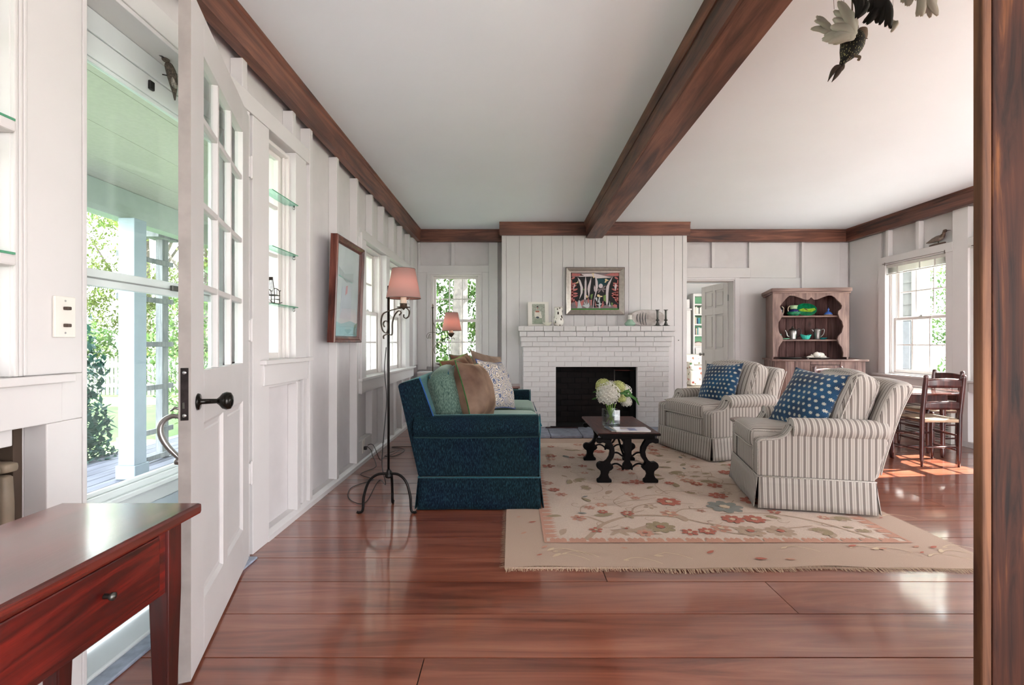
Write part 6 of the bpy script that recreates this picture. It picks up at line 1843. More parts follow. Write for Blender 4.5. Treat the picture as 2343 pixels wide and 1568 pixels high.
for i, z in enumerate((1.91, 1.604, 1.29)):
    g_ = thing('glass_shelf', ['top', 'middle', 'lowest'][i] + ' green-edged glass shelf across the sidelight window beyond the door', 'shelf', (XL - .055, SR[0] + .002, z), 0, 'glass shelves in the far sidelight')
    box('glass_plate', GLASSG, 0, 0, 0, .072, SR[1] - SR[0] - .004, .005, g_)
    box('polished_edge', GLASSEDGE, .0722, 0, 0, .0735, SR[1] - SR[0] - .004, .005, g_)
    MB().lathe([(0, 0), (.006, 0), (.006, -.02), (0, -.024)], (.05, SR[1] - SR[0] - .012, -.0005), 8).build('shelf_pin', STEEL, g_)
for i, z in enumerate((2.06, 1.66, 1.31)):
    g_ = thing('glass_shelf', ['top', 'middle', 'lowest'][i] + ' glass shelf in the window at the left edge, before the door', 'shelf', (XL - .055, SL[0] + .002, z), 0, 'glass shelves in the near sidelight')
    box('glass_plate', GLASSG, 0, 0, 0, .072, SL[1] - SL[0] - .004, .006, g_)
    box('polished_edge', GLASSEDGE, .0722, 0, 0, .074, SL[1] - SL[0] - .004, .006, g_)
    box('end_bracket', WHITE, .02, SL[1] - SL[0] - .05, -.03, .078, SL[1] - SL[0] - .004, -.0005, g_, .006)
# miniature rocking chair
RCM = plain('dark_miniature_wood', S(58, 50, 46), .5, var=.3)
rc = thing('miniature_rocking_chair', 'tiny dark rocking chair ornament on the lowest glass shelf of the sidelight', 'ornament', (XL - .022, 2.66, 1.2955), 0)
def T_(pts, r, nm): MB().tube([tuple(p) for p in pts], r, 6).build(nm, RCM, rc)
for sx_ in (-.024, .024):
    T_(smoothpath([(sx_, -.035, .012), (sx_, .0, .003), (sx_, .05, .003), (sx_, .095, .014)], 4), .0022, 'rocker')
    T_([(sx_, .008, .004), (sx_, .010, .05), (sx_ * .95, -.012, .14)], .0024, 'back_post')
    T_([(sx_, .068, .005), (sx_, .066, .075)], .0024, 'front_leg')
    T_(smoothpath([(sx_, .0, .082), (sx_, .03, .086), (sx_, .066, .077), (sx_, .078, .080)], 4), .0026, 'arm_rest')
    T_([(sx_, .035, .05), (sx_, .035, .084)], .0015, 'spindle')
    T_([(sx_, .01, .025), (sx_, .067, .025)], .0016, 'stretcher')
T_([(-.024, .068, .03), (.024, .068, .03)], .0016, 'stretcher')
MB().box(-.026, .004, .048, .026, .072, .052).build('seat', RCM, rc, .001, 1)
for k in range(4): T_([(-.015 + .01 * k, .008, .052), (-.015 + .01 * k, -.010, .130)], .0012, 'spindle')
MB().box(-.026, -.017, .128, .026, -.010, .146).build('crest_rail', RCM, rc, .002, 1)

sw = thing('light_switch', 'cream double toggle switch plate on the wall left of the doorway', 'switch', (XL + .0025, 1.41, 1.155))
box('plate', CREAM, 0, -.0335, -.06, .008, .0335, .06, sw, .0025)
for z in (.025, -.025):
    box('toggle', plain('brown_toggle', S(70, 54, 46), .4), .0082, -.008, z - .005, .022, .006, z + .005, sw, .002)
for z in (.047, -.047): MB().lathe([(0, 0), (.003, 0), (.002, .0015), (0, .002)], (.0081, 0, z), 10, ax='X').build('screw', STEEL, sw)

# radiator in a boxed niche under the near window
rd = thing('radiator', 'old ribbed cast-iron radiator under the window at the left edge', 'radiator', (-1.405, .795, .081))
RADM = plain('radiator_paint', S(128, 114, 96), .5, .1, var=.15)
src = None
for k in range(12):
    if src is None:
        m = MB().rbox((0, 0, .34), (.10, .036, .60), .016, 4); m.rbox((0, 0, .66), (.11, .042, .03), .012, 3); src = m.build('fin', RADM, rd); src.location = (0, 0, 0)
    else: share(src, 'fin', (0, k * .046, 0), rd)
MB().tube([(0, -.02, .10), (0, .53, .10)], .016, 10).build('pipe', RADM, rd)
# ================================================================ FOREGROUND TABLE (lower left)
TY = 1.083; TH_ = .72
tb = thing('console_table', 'dark red-stained pine console table in the left foreground', 'table', (-.855, .0, 0))
TOPW = wood('table_top_red', S(46, 10, 8), S(92, 26, 18), S(126, 50, 38), 'Y', .22, 1.5, coat=.9, knots=False, coatr=.14)
x0, x1 = -.158, .158
box('tabletop', TOPW, x0, -.45, TH_ - .024, x1, TY, TH_, tb, .006)
box('front_apron', CHERRY, x1 - .05, -.40, TH_ - .165, x1 - .028, TY - .045, TH_ - .0245, tb, .003)
box('back_apron', CHERRY, x0 + .028, -.40, TH_ - .165, x0 + .05, TY - .045, TH_ - .0245, tb, .003)
box('end_apron', CHERRY, x0 + .04, TY - .06, TH_ - .165, x1 - .04, TY - .04, TH_ - .0245, tb, .003)
for xx in (x0 + .022, x1 - .064):
    for yy in (TY - .078, -.40):
        a, b = xx, yy; s = .042; tp = .012
        m = MB().add([(a + tp, b + tp, 0), (a + s - tp, b + tp, 0), (a + s - tp, b + s - tp, 0), (a + tp, b + s - tp, 0), (a, b, TH_ - .17), (a + s, b, TH_ - .17), (a + s, b + s, TH_ - .17), (a, b + s, TH_ - .17), (a, b, TH_ - .025), (a + s, b, TH_ - .025), (a + s, b + s, TH_ - .025), (a, b + s, TH_ - .025)],
                     [(0, 3, 2, 1), (0, 1, 5, 4), (1, 2, 6, 5), (2, 3, 7, 6), (3, 0, 4, 7), (4, 5, 9, 8), (5, 6, 10, 9), (6, 7, 11, 10), (7, 4, 8, 11), (8, 9, 10, 11)])
        m.build('leg', CHERRYZ, tb, .003)
dr = box('drawer_front', CHERRY, x1 - .0278, .08, TH_ - .15, x1 - .022, TY - .10, TH_ - .035, tb, .003)
for yy in (.30, TY - .235):
    MB().lathe([(0, 0), (.005, 0), (.004, .008), (.007, .012), (.007, .017), (0, .019)], (x1 - .0218, yy, TH_ - .088), 12, ax='X').build('knob', PEWTERD, dr)

# ================================================================ WOODEN POST (right foreground)
ps = struct('trim_13', (1.0, 1.0, 0))
box('casing_board', POSTW, 0.0, .0, 0, .42, .022, ZC, ps, .003)
box('edge_strip', POSTE, -.021, .0, 0, -.0008, .0225, ZC, ps, .004)
box('partition', WHITE2, .30, .0225, 0, 1.3, .12, ZC, ps)
box('jamb_board', POSTW, .27, .0225, 0, .2995, .12, ZC, ps, .002)
# ================================================================ CORNER HUTCH
HZ = .0
hu = thing('corner_hutch', 'old reddish pine hutch with scalloped open shelves in the far right corner', 'hutch', (3.31, 6.10, .001), atan2(-.10, .90))
HWd = .905; HT = 1.765; CZ = .868
# upper front: face frame with scalloped opening (pixels of the photo at the hutch's own depth)
def U(px): return (px - 1766.0) / (1938.0 - 1766.0) * HWd
def V(py): return Z(py, 6.08)
# outline of the opening, clockwise from bottom left
op = [(1776, 817), (1776, 806), (1781, 792), (1789, 780), (1789, 773), (1781, 762), (1778, 748), (1779, 738), (1786, 727), (1790, 722), (1789, 718), (1785, 709), (1782, 701), (1785, 697), (1790, 691), (1795, 685), (1800, 680), (1805, 677), (1815, 677.5), (1825, 681), (1838, 686), (1846, 687), (1849, 685), (1853, 681), (1857, 685), (1860, 687), (1868, 686), (1880, 681), (1892, 677.5), (1899, 677.5), (1906, 682), (1911, 688), (1918, 694), (1922, 701), (1920, 708), (1914, 713), (1913, 719), (1916, 728), (1922, 736), (1925, 748), (1921, 762), (1914, 770), (1912, 777), (1915, 786), (1922, 796), (1925, 808), (1924, 817)]
op = [(U(a), V(b)) for a, b in op]
zt = V(672)
outer = []
m = MB()
def frame_with_hole(op, x0, x1, z0, z1, y0, y1):
    n = len(op); vs = []; fs = []
    cxm, czm = (x0 + x1) / 2, (z0 + z1) / 2
    out = []
    for (a, b) in op:
        if b <= z0 + .02: out.append((x0 if a < cxm else x1, z0)); continue
        # project to left / top / right edges
        if a < cxm - .30 * (x1 - x0) or (a < cxm and b < z1 - .14): out.append((x0, b))
        elif a > cxm + .30 * (x1 - x0) or (a >= cxm and b < z1 - .14): out.append((x1, b))
        else: out.append((a, z1))
    # corners
    for y in (y0, y1):
        vs += [(a, y, b) for a, b in op] + [(a, y, b) for a, b in out]
    for i in range(n - 1):
        a, b = i, i + 1
        fs.append((a, b, n + b, n + a)); fs.append((2 * n + a, 3 * n + a, 3 * n + b, 2 * n + b))
        fs.append((a, 2 * n + a, 2 * n + b, b))
        fs.append((n + a, n + b, 3 * n + b, 3 * n + a))
        oa, ob = out[i], out[i + 1]
        if oa[0] != ob[0] and oa[1] != ob[1]:      # outer corner triangle
            k = len(vs); cor = (oa[0] if oa[0] in (x0, x1) else ob[0], z1)
            vs += [(cor[0], y0, cor[1]), (cor[0], y1, cor[1])]
            fs.append((n + a, n + b, k)); fs.append((3 * n + b, 3 * n + a, k + 1)); fs.append((n + a, k, k + 1, 3 * n + a)); fs.append((k, n + b, 3 * n + b, k + 1))
    return MB().add(vs, fs)
frame_with_hole(op, 0, HWd, CZ + .002, zt, 0, .022).build('scalloped_front', HUTCH, hu)
# cornice top
MB().prism([(-.022, -.028), (HWd + .022, -.028), (HWd + .03, .0), (HWd + .3, .62), (.10, .62), (-.022, .0)], 'Z', zt + .022, HT).build('cornice', HUTCHX, hu, .006)
MB().prism([(-.008, -.012), (HWd + .008, -.012), (HWd + .02, .0), (HWd + .29, .60), (.11, .60), (-.008, .0)], 'Z', zt + .0005, zt + .0215).build('cornice_fillet', HUTCHX, hu, .004)
# left side boards
for a, b in ((.002, .16), (.163, .60)):
    p0 = (.012 + .15 * a / .6 , a); p1 = (.012 + .15 * b / .6, b)
    MB().prism([(p0[0] - .012, p0[1] + (.023 if a < .1 else 0)), (p0[0] + .006, p0[1] + (.023 if a < .1 else 0)), (p1[0] + .006, p1[1]), (p1[0] - .012, p1[1])], 'Z', .0 if a > .1 else .0, zt).build('side_board', HUTCH, hu, .002)
MB().prism([(HWd - .02, .023), (HWd, .023), (HWd + .27, .58), (HWd + .25, .58)], 'Z', CZ, zt).build('side_board', HUTCH, hu, .002)
# slanted back boards
bw_ = [-.0, .145, .245, .372, .52, .66, .80, 1.0]
for a, b in zip(bw_, bw_[1:]):
    t0, t1 = a, b
    yb = lambda t: .46 - .10 * t if t < .52 else .41 - .55 * max(0, t - .62)
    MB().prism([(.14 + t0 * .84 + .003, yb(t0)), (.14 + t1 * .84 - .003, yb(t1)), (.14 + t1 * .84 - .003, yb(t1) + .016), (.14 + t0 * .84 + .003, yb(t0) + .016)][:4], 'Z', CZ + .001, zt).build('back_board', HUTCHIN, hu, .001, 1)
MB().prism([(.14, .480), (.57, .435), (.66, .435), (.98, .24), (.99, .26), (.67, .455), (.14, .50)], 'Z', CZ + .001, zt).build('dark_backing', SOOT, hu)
SHZ = [V(722.5), V(777.5)]
for s_ in SHZ:
    MB().prism([(.042, .05), (HWd - .03, .05), (HWd - .03, .20), (.6, .385), (.145, .43)], 'Z', s_ - .018, s_).build('shelf', HUTCHX, hu, .003)
# counter and lower cabinet
MB().prism([(-.03, -.05), (.06, -.135), (HWd + .16, -.125), (HWd + .17, .0), (HWd + .36, .60), (.10, .60), (.0, .02)], 'Z', CZ - .022, CZ).build('counter_top', HUTCHX, hu, .005)
def seg(name, x0_, x1_, z0, z1, y=-.115, th=.018, mat=HUTCH): return box(name, mat, x0_, y, z0, x1_, y + th, z1, hu, .003)
LX = lambda px: (px - 1766.0) / (1938.0 - 1766.0) * HWd
top = CZ - .0225
seg('front_board', LX(1785), LX(1806), .0, top); seg('front_board', LX(1807), LX(1840), .0, top)
seg('front_rail', LX(1841), LX(1906), V(834), top); seg('front_board', LX(1907), LX(1944), .0, top); seg('front_board', LX(1945), LX(1962), .0, top, y=-.108)
dr = struct('x') if False else None
seg('cupboard_stile', LX(1841), LX(1851), .08, V(835)); seg('cupboard_stile', LX(1899.5), LX(1906), .08, V(835))
seg('cupboard_panel', LX(1851), LX(1899.5), .13, V(847), y=-.108); seg('cupboard_rail', LX(1851), LX(1899.5), V(847) + .001, V(835)); seg('cupboard_rail', LX(1851), LX(1899.5), .08, .129)
seg('plinth', LX(1841), LX(1906), .0, .078)
MB().lathe([(0, 0), (.006, 0), (.005, -.01), (.009, -.016), (0, -.022)], (LX(1897), -.116, V(843)), 12, ax='Y').build('cupboard_knob', PEWTER, hu)
MB().prism([(-.005, -.035), (LX(1785) - .002, -.115), (LX(1785) - .002, -.097), (.012, -.02)], 'Z', 0, top).build('canted_board', HUTCH, hu, .002)
MB().prism([(-.005, -.034), (.012, -.02), (.14, .58), (.12, .58)], 'Z', 0, top).build('side_board', HUTCH, hu, .002)
MB().prism([(LX(1962), -.108), (LX(1962) + .0, -.09), (HWd + .30, .58), (HWd + .32, .58)], 'Z', 0, top).build('side_board', HUTCH, hu, .002)
Mh = hu.matrix_basis.copy() if False else (Matrix.Translation((3.31, 6.10, .001)) @ Matrix.Rotation(atan2(-.10, .90), 4, 'Z'))
def HP(px, dy, z): 
    v = Mh @ Vector((LX(px), dy, z)); return (v.x, v.y, v.z + .0015)
GREEN = plain('majolica_green', S(20, 130, 74), .15, var=.5, scale=22)
TURQ = plain('turquoise_glaze', S(70, 196, 178), .2, var=.1)
s1, s2 = SHZ
t = thing('green_platter', 'oval green leaf-patterned majolica platter standing on the hutch top shelf', 'platter', HP(1861, .22, s1), -.1)
MB().prism([(.118 * cos(2 * pi * i / 32), .0 + .075 * sin(2 * pi * i / 32)) for i in range(32)], 'Y', -.004, .008).xf(Matrix.Translation((0, 0, .078)) @ Matrix.Rotation(radians(-14), 4, 'X')).build('dish', GREEN, t, .003)
MB().prism([(.118 * cos(2 * pi * i / 32), .075 * sin(2 * pi * i / 32)) for i in range(32)] , 'Y', -.0085, -.0045).xf(Matrix.Translation((0, 0, .078)) @ Matrix.Rotation(radians(-14), 4, 'X') @ Matrix.Scale(.97, 4)).build('leaf_ground', plain('majolica_dark', S(14, 110, 70), .15, var=.4, scale=30), t)
MB().prism([(-.09, -.01), (-.04, .01), (.02, .004), (.09, .012), (.10, -.01), (.05, -.035), (-.01, -.03), (-.06, -.025)], 'Y', -.0125, -.0088).xf(Matrix.Translation((0, 0, .078)) @ Matrix.Rotation(radians(-14), 4, 'X')).build('yellow_leaf', plain('majolica_lime', S(140, 180, 50), .2, var=.3, scale=30), t)
MB().prism([(-.03, .012), (.0, .0), (.015, -.02), (-.012, -.008)], 'Y', -.0145, -.0127).xf(Matrix.Translation((0, 0, .078)) @ Matrix.Rotation(radians(-14), 4, 'X')).build('brown_twig', plain('majolica_brown', S(90, 44, 34), .3), t)
t = thing('majolica_pitcher', 'round majolica jug in green, blue and cream left of the green platter', 'jug', HP(1830, .20, s1))
MB().lathe([(.035, 0), (.05, .006), (.071, .030), (.066, .05)], (0, 0, 0), 26).build('lower_body', plain('jug_green', S(40, 130, 90), .15, var=.6, scale=26), t)
MB().lathe([(.066, .0502), (.05, .068), (.036, .082)], (0, 0, 0), 26).build('shoulder', plain('jug_navy', S(26, 30, 92), .15, var=.4, scale=30), t)
MB().lathe([(.036, .0822), (.038, .10), (.046, .124), (.042, .124), (.03, .1), (0, .09)], (0, 0, 0), 26).build('neck', plain('jug_mint', S(176, 206, 160), .2, var=.1), t)
MB().tube(smoothpath([(-.042, 0, .12), (-.06, 0, .10), (-.064, 0, .07), (-.055, 0, .05)], 5), .005, 8).build('handle', plain('jug_cream', S(220, 200, 170), .3), t)
t = thing('dark_glazed_jar', 'dark glossy lobed jar with a cream rim at the left of the hutch top shelf', 'jar', HP(1789, .13, s1))
MB().lathe([(.03, 0), (.045, .02), (.055, .06), (.05, .095), (.035, .115), (.0, .12)], (0, 0, 0), 20).build('body', plain('jar_black', S(16, 14, 30), .1, var=.3), t)
MB().tube(smoothpath([(.02, -.045, .118), (.05, -.03, .10), (.056, -.02, .07), (.045, -.035, .04), (.03, -.03, .006)], 5), .005, 8).build('cream_edge', plain('jar_cream', S(190, 170, 150), .3), t)
t = thing('blue_lidded_dish', 'small blue covered dish with a pointed knob at the right of the hutch top shelf', 'dish', HP(1903, .12, s1))
MB().lathe([(.03, 0), (.042, .006), (.044, .012)], (0, 0, 0), 22).build('base', plain('dish_tan', S(176, 150, 120), .4), t)
MB().lathe([(.042, .0122), (.036, .03), (.02, .045), (.008, .052), (.008, .062), (.014, .068), (.006, .08), (0, .095)], (0, 0, 0), 22).build('lid', plain('dish_blue', S(60, 100, 180), .2, var=.2), t)
# middle shelf
t = thing('pewter_teapot', 'pewter teapot with a domed lid on the hutch middle shelf', 'teapot', HP(1828, .20, s2), -.1)
MB().lathe([(.04, 0), (.038, .01), (.044, .05), (.046, .095), (.040, .105), (.038, .108)], (0, 0, 0), 26).build('body', PEWTER, t)
MB().lathe([(.041, .1082), (.036, .116), (.018, .126), (.012, .13), (.014, .138), (.006, .15), (0, .154)], (0, 0, 0), 26).build('lid', PEWTERD, t)
MB().tube(smoothpath([(-.042, 0, .03), (-.06, 0, .045), (-.068, 0, .08), (-.086, 0, .11)], 5), [.012] * 6 + [.010] * 5 + [.007] * 5, 10).build('spout', PEWTER, t)
MB().tube(smoothpath([(.044, 0, .10), (.07, 0, .125), (.09, 0, .10), (.085, 0, .06), (.06, 0, .03), (.046, 0, .035)], 5), .005, 8).build('handle', plain('teapot_handle', S(40, 30, 30), .4), t)
t = thing('pewter_jug', 'pewter jug with a looped handle right of the turquoise bowl on the hutch', 'jug', HP(1882, .17, s2), -.1)
MB().lathe([(.03, 0), (.032, .006), (.034, .05), (.042, .10), (.046, .114), (.043, .114), (.03, .06), (0, .05)], (0, 0, 0), 26).build('body', PEWTER, t)
MB().tube(smoothpath([(-.04, 0, .09), (-.052, 0, .11), (-.064, 0, .114)], 4), .008, 8).build('spout', PEWTER, t)
MB().tube(smoothpath([(.042, 0, .105), (.066, 0, .12), (.078, 0, .10), (.066, 0, .06), (.036, 0, .03)], 5), .0055, 8).build('handle', PEWTER, t)
MB().lathe([(0.044, .1145), (.03, .12), (.008, .122), (.006, .13), (0, .132)], (0, 0, 0), 20).build('lid', PEWTER, t)
t = thing('turquoise_bowl', 'small fluted turquoise bowl between the pewter teapot and jug', 'bowl', HP(1854, .15, s2))
MB().grid(lambda i, j: ((.022 + .034 * j ** .7) * (1 + .05 * cos(14 * 2 * pi * i)) * cos(2 * pi * i), (.022 + .034 * j ** .7) * (1 + .05 * cos(14 * 2 * pi * i)) * sin(2 * pi * i) * .8, .052 * j ** 1.3 + .008 * j * cos(2 * 2 * pi * i)), 56, 8).build('body', TURQ, t, solid=.003)
MB().lathe([(0, 0), (.022, 0), (.022, .004), (0, .004)], (0, 0, 0), 16).build('base', TURQ, t)
t = thing('green_saucer', 'pale green plate at the left of the hutch middle shelf', 'plate', HP(1804, .13, s2))
MB().lathe([(.02, 0), (.03, .003), (.056, .014), (.055, .016), (.03, .006), (0, .005)], (0, 0, 0), 28).build('dish', plain('saucer_green', S(130, 190, 160), .25), t)
t = thing('turquoise_leaf_dish', 'upright turquoise leaf-shaped dish at the left of the hutch middle shelf', 'dish', HP(1788, .10, s2))
MB().prism([(.02, 0), (.032, .03), (.024, .07), (0, .066), (-.03, .072), (-.018, .04), (-.004, .02)], 'Y', -.008, 0).build('leaf', TURQ, t, .003)
MB().prism([(.004, 0), (.03, 0), (.02, .02)], 'Y', .001, .03).build('stand', TURQ, t, .002)
t = thing('turquoise_plate', 'turquoise dish half hidden behind the pewter jug on the hutch', 'plate', HP(1897, .20, s2))
MB().lathe([(.03, 0), (.05, .012), (.06, .022), (.056, .022), (.03, .006), (0, .006)], (0, 0, 0), 24).build('dish', plain('teal_glaze', S(20, 130, 130), .2), t)
# bottom: pewter charger and plate of shells
t = thing('pewter_charger', 'broad dark pewter charger lying on the hutch counter', 'plate', HP(1810, .10, CZ - .0015))
MB().lathe([(.08, 0), (.10, .004), (.15, .018), (.15, .021), (.1, .008), (0, .006)], (0, 0, 0), 36).build('dish', PEWTERD, t)
t = thing('shell_plate', 'pewter plate heaped with white shells on the hutch counter', 'plate', HP(1872, .10, CZ - .0015))
MB().lathe([(.07, 0), (.09, .004), (.15, .020), (.15, .023), (.09, .008), (0, .006)], (0, 0, 0), 36).build('dish', PEWTER, t)
SHLAB = ['small white shell, second from the left rim of the pewter plate', 'small pointed shell just left of the two big shells on the plate', 'big white shell heaped highest on the left of the plate pile', 'little white shell at the front middle of the pewter plate',
         'big rounded white shell at the right of the plate pile', 'mid-sized white shell sloping down right of the biggest shells', 'small front shell below the tallest shell on the plate', 'white shell farthest right on the pewter plate', 'tiny white shell farthest left on the pewter plate', 'small front shell below the big right-hand shell']
SHW = plain('shell_white', S(226, 220, 210), .6, var=.06, scale=40)
rnd = random.Random(17)
for k, (dx, dz, r) in enumerate(((-.085, .024, .022), (-.045, .034, .026), (-.015, .058, .034), (.03, .028, .022), (.045, .052, .038), (.085, .034, .028), (-.005, .024, .020), (.11, .030, .018), (-.11, .022, .016), (.065, .022, .018))):
    p = HP(1872, .10, CZ); sh_ = thing('shell', SHLAB[k], 'shell', (p[0] + dx, p[1] - .02 + rnd.uniform(-.03, .03), p[2] + dz - .004), rnd.uniform(0, 6), 'white shells on the pewter plate')
    m = MB().lathe([(0, -r * .8), (r * .55, -r * .62), (r * .95, -r * .15), (r * .95, r * .2), (r * .6, r * .62), (r * .2, r * .9), (0, r * 1.0)], (0, 0, 0), 16)
    m.xf(Matrix.Rotation(rnd.uniform(-1, 1), 4, 'X') @ Matrix.Scale(.75, 4, Vector((0, 1, 0)))).build('whorl', SHW, sh_)
    MB().tube(spiral((0, 0), r * .2, r * .8, 0, 7, 12, y=-r * .62), .0022, 6).xf(Matrix.Rotation(rnd.uniform(-.4, .4), 4, 'X')).build('spiral_ridge', SHW, sh_)

for o_ in list(COL.objects):
    n_ = o_.name.split('.')[0]
    if n_ in ('green_platter', 'majolica_pitcher', 'pewter_teapot', 'pewter_jug', 'turquoise_bowl', 'blue_lidded_dish'): o_.scale = (1.13,) * 3
    if n_ == 'shell': o_.scale = (1.3,) * 3
# ================================================================ DINING TABLE AND LADDER-BACK CHAIRS
dt = thing('dining_table', 'polished oval drop-leaf table by the right-hand window', 'table', (3.80, 4.88, .001))
TA, TB, TZt = .52, .60, .625
ov = lambda s, n=48: [(TA * s * cos(2 * pi * i / n), TB * s * sin(2 * pi * i / n)) for i in range(n)]
ovf = [p for p in ov(1)]
MB().prism([(x, y) for x, y in ovf if abs(x) <= .30] , 'Z', TZt - .018, TZt).build('tabletop', TABLEW, dt, .005)
MB().prism([(x, y) for x, y in ovf if x >= .297], 'Z', TZt - .0182, TZt - .0004).build('drop_leaf', TABLEW, dt, .005)
MB().prism([(x, y) for x, y in ovf if x <= -.297], 'Z', TZt - .0182, TZt - .0004).build('drop_leaf', TABLEW, dt, .005)
for a, b, c, d in ((-.26, -.40, .26, -.38), (-.26, .38, .26, .40)): box('apron', CHAIRW, a, b, TZt - .11, c, d, TZt - .019, dt, .003)
for a, b, c, d in ((-.26, -.38, -.24, .38), (.24, -.38, .26, .38)): box('apron', CHAIRW, a, b, TZt - .11, c, d, TZt - .019, dt, .003)
for a in (-.24, .24):
    for b in (-.37, .37):
        MB().lathe([(.014, 0), (.018, .02), (.022, .06), (.016, .10), (.02, .3), (.024, .48), (.026, .606)], (a, b, 0), 16).build('leg', CHAIRW, dt)
RUSH, nt, b_ = new_mat('woven_rush')
tc = nt.nodes.new('ShaderNodeTexCoord'); sp = nt.nodes.new('ShaderNodeSeparateXYZ'); nt.links.new(tc.outputs['Object'], sp.inputs[0])
ax_ = mathn(nt, 'ABSOLUTE', sp.outputs['X']); ay_ = mathn(nt, 'ABSOLUTE', sp.outputs['Y'])
mxm = mathn(nt, 'MAXIMUM', ax_, ay_)
w_ = mathn(nt, 'SINE', mathn(nt, 'MULTIPLY', mxm, 700.0))
nt.links.new(ramp(nt, mathn(nt, 'ADD', mathn(nt, 'MULTIPLY', w_, .5), .5), [(.0, S(112, 84, 64)), (.6, S(186, 162, 136))]), b_.inputs['Base Color']); b_.inputs['Roughness'].default_value = .8
add_bump(nt, b_, w_, .5, .003)
def ladder_chair(label, cat_loc, rz, H=.80):
    """local: y forward (towards the table); back posts at y=0"""
    t = thing('ladder_back_chair', label, 'chair', cat_loc, rz, 'ladder-back rush-seated chairs round the oval table')
    w, dpt = .155, .31
    for s in (-1, 1):
        pr_ = [(.009, 0), (.013, .06), (.018, .14), (.019, .45), (.019, .70), (.017, H - .03), (.019, H - .012), (.012, H)]
        m = MB().lathe(pr_, (0, 0, 0), 14)
        for i, v in enumerate(m.v): m.v[i] = (v[0] + s * w + s * .0 * v[2], v[1] - .05 * max(0, v[2] - .40) / .4, v[2])
        m.build('back_post', CHAIRW, t)
        MB().lathe([(.009, 0), (.013, .06), (.018, .14), (.019, .40), (.015, .43), (.0, .435)], (s * (w + .02), dpt, 0), 14).build('front_leg', CHAIRW, t)
        for z in (.14, .27): MB().tube([(s * w, .0, z), (s * (w + .01), dpt / 2, z + .0), (s * (w + .02), dpt, z)], [.007, .010, .007], 8).build('side_stretcher', CHAIRW, t)
        MB().tube([(s * w, .0, .40), (s * (w + .02), dpt, .40)], .009, 8).build('seat_rail', CHAIRW, t)
    for z in (.11, .24): MB().tube([(-w - .02, dpt, z), (0, dpt, z), (w + .02, dpt, z)], [.008, .012, .008], 8).build('front_stretcher', CHAIRW, t)
    MB().tube([(-w, 0, .17), (0, 0, .17), (w, 0, .17)], [.007, .009, .007], 8).build('back_stretcher', CHAIRW, t)
    for z0, hh in ((.50, .062), (.69, .070)):
        yo = -.05 * (z0 + .03 - .40) / .4
        def sl(i, j, z0=z0, hh=hh, yo=yo):
            u = 2 * i - 1
            return (u * w, yo - .018 * (1 - u * u), z0 + hh * j + (.012 * (1 - u * u) if j > .5 else 0))
        MB().grid(sl, 14, 3).build('back_slat', CHAIRW, t, solid=.010)
    se = MB(); n = 12
    def top(i, j, s=1):
        u, v = 2 * i - 1, 2 * j - 1
        ww = w + .02 * j + .004
        x = u * ww; y = dpt / 2 + v * (dpt / 2 + .016)
        z = .415 - .012 * (1 - abs(u) ** 3) * (1 - abs(v) ** 3) + .006 * (max(abs(u), abs(v)) < .99)
        return (x, y - dpt / 2, z)
    se.grid(top, n, n)
    bot = lambda i, j: (top(i, j)[0], top(i, j)[1], .388)
    vs = [bot(i / n, j / n) for j in range(n + 1) for i in range(n + 1)]
    se.add(vs, [(j * (n + 1) + i, (j + 1) * (n + 1) + i, (j + 1) * (n + 1) + i + 1, j * (n + 1) + i + 1) for j in range(n) for i in range(n)], True)
    rim = [(i, 0) for i in range(n)] + [(n, j) for j in range(n)] + [(i, n) for i in range(n, 0, -1)] + [(0, j) for j in range(n, 0, -1)]
    K = (n + 1) ** 2
    for a, b in zip(rim, rim[1:] + rim[:1]):
        ia, ib = a[1] * (n + 1) + a[0], b[1] * (n + 1) + b[0]
        se.f.append((ia, K + ia, K + ib, ib)); se.sm.append(True); se.mi.append(0)
    o = se.build('rush_seat', RUSH, t); o.location = (0, dpt / 2, 0)
    return t
ladder_chair('ladder-back chair with rush seat, its back to the camera, nearest the wooden post', (3.715, 4.17, .001), radians(-3))
ladder_chair('ladder-back chair with rush seat between the oval table and the right wall', (4.36, 4.86, .001), radians(90))
ladder_chair('ladder-back chair left of the oval table, half hidden by the nearer armchair', (3.10, 4.93, .001), radians(-88))
ladder_chair('ladder-back chair on the hutch side of the oval table', (3.72, 5.62, .001), radians(178))

# round side table between the armchairs
sd = thing('side_table', 'small round grey-topped side table between the two armchairs', 'side table', (X(1712, 3.99), 4.0, RT + .004))
MB().lathe([(0, -.018), (.125, -.018), (.135, -.008), (.137, .0), (.13, .004), (0, .004)], (0, 0, .425), 36).build('tabletop', plain('grey_wood_top', S(150, 138, 132), .5, var=.1), sd)
MB().lathe([(.02, 0), (.026, .05), (.016, .12), (.024, .28), (.018, .36), (.04, .405)], (0, 0, 0.001), 18).build('pedestal', CHAIRW, sd)
for a in (0.4, 2.5, 4.6): MB().tube(smoothpath([(0, 0, .10), (.06 * cos(a), .06 * sin(a), .07), (.12 * cos(a), .12 * sin(a), .008)], 5), .009, 8).build('foot', CHAIRW, sd)

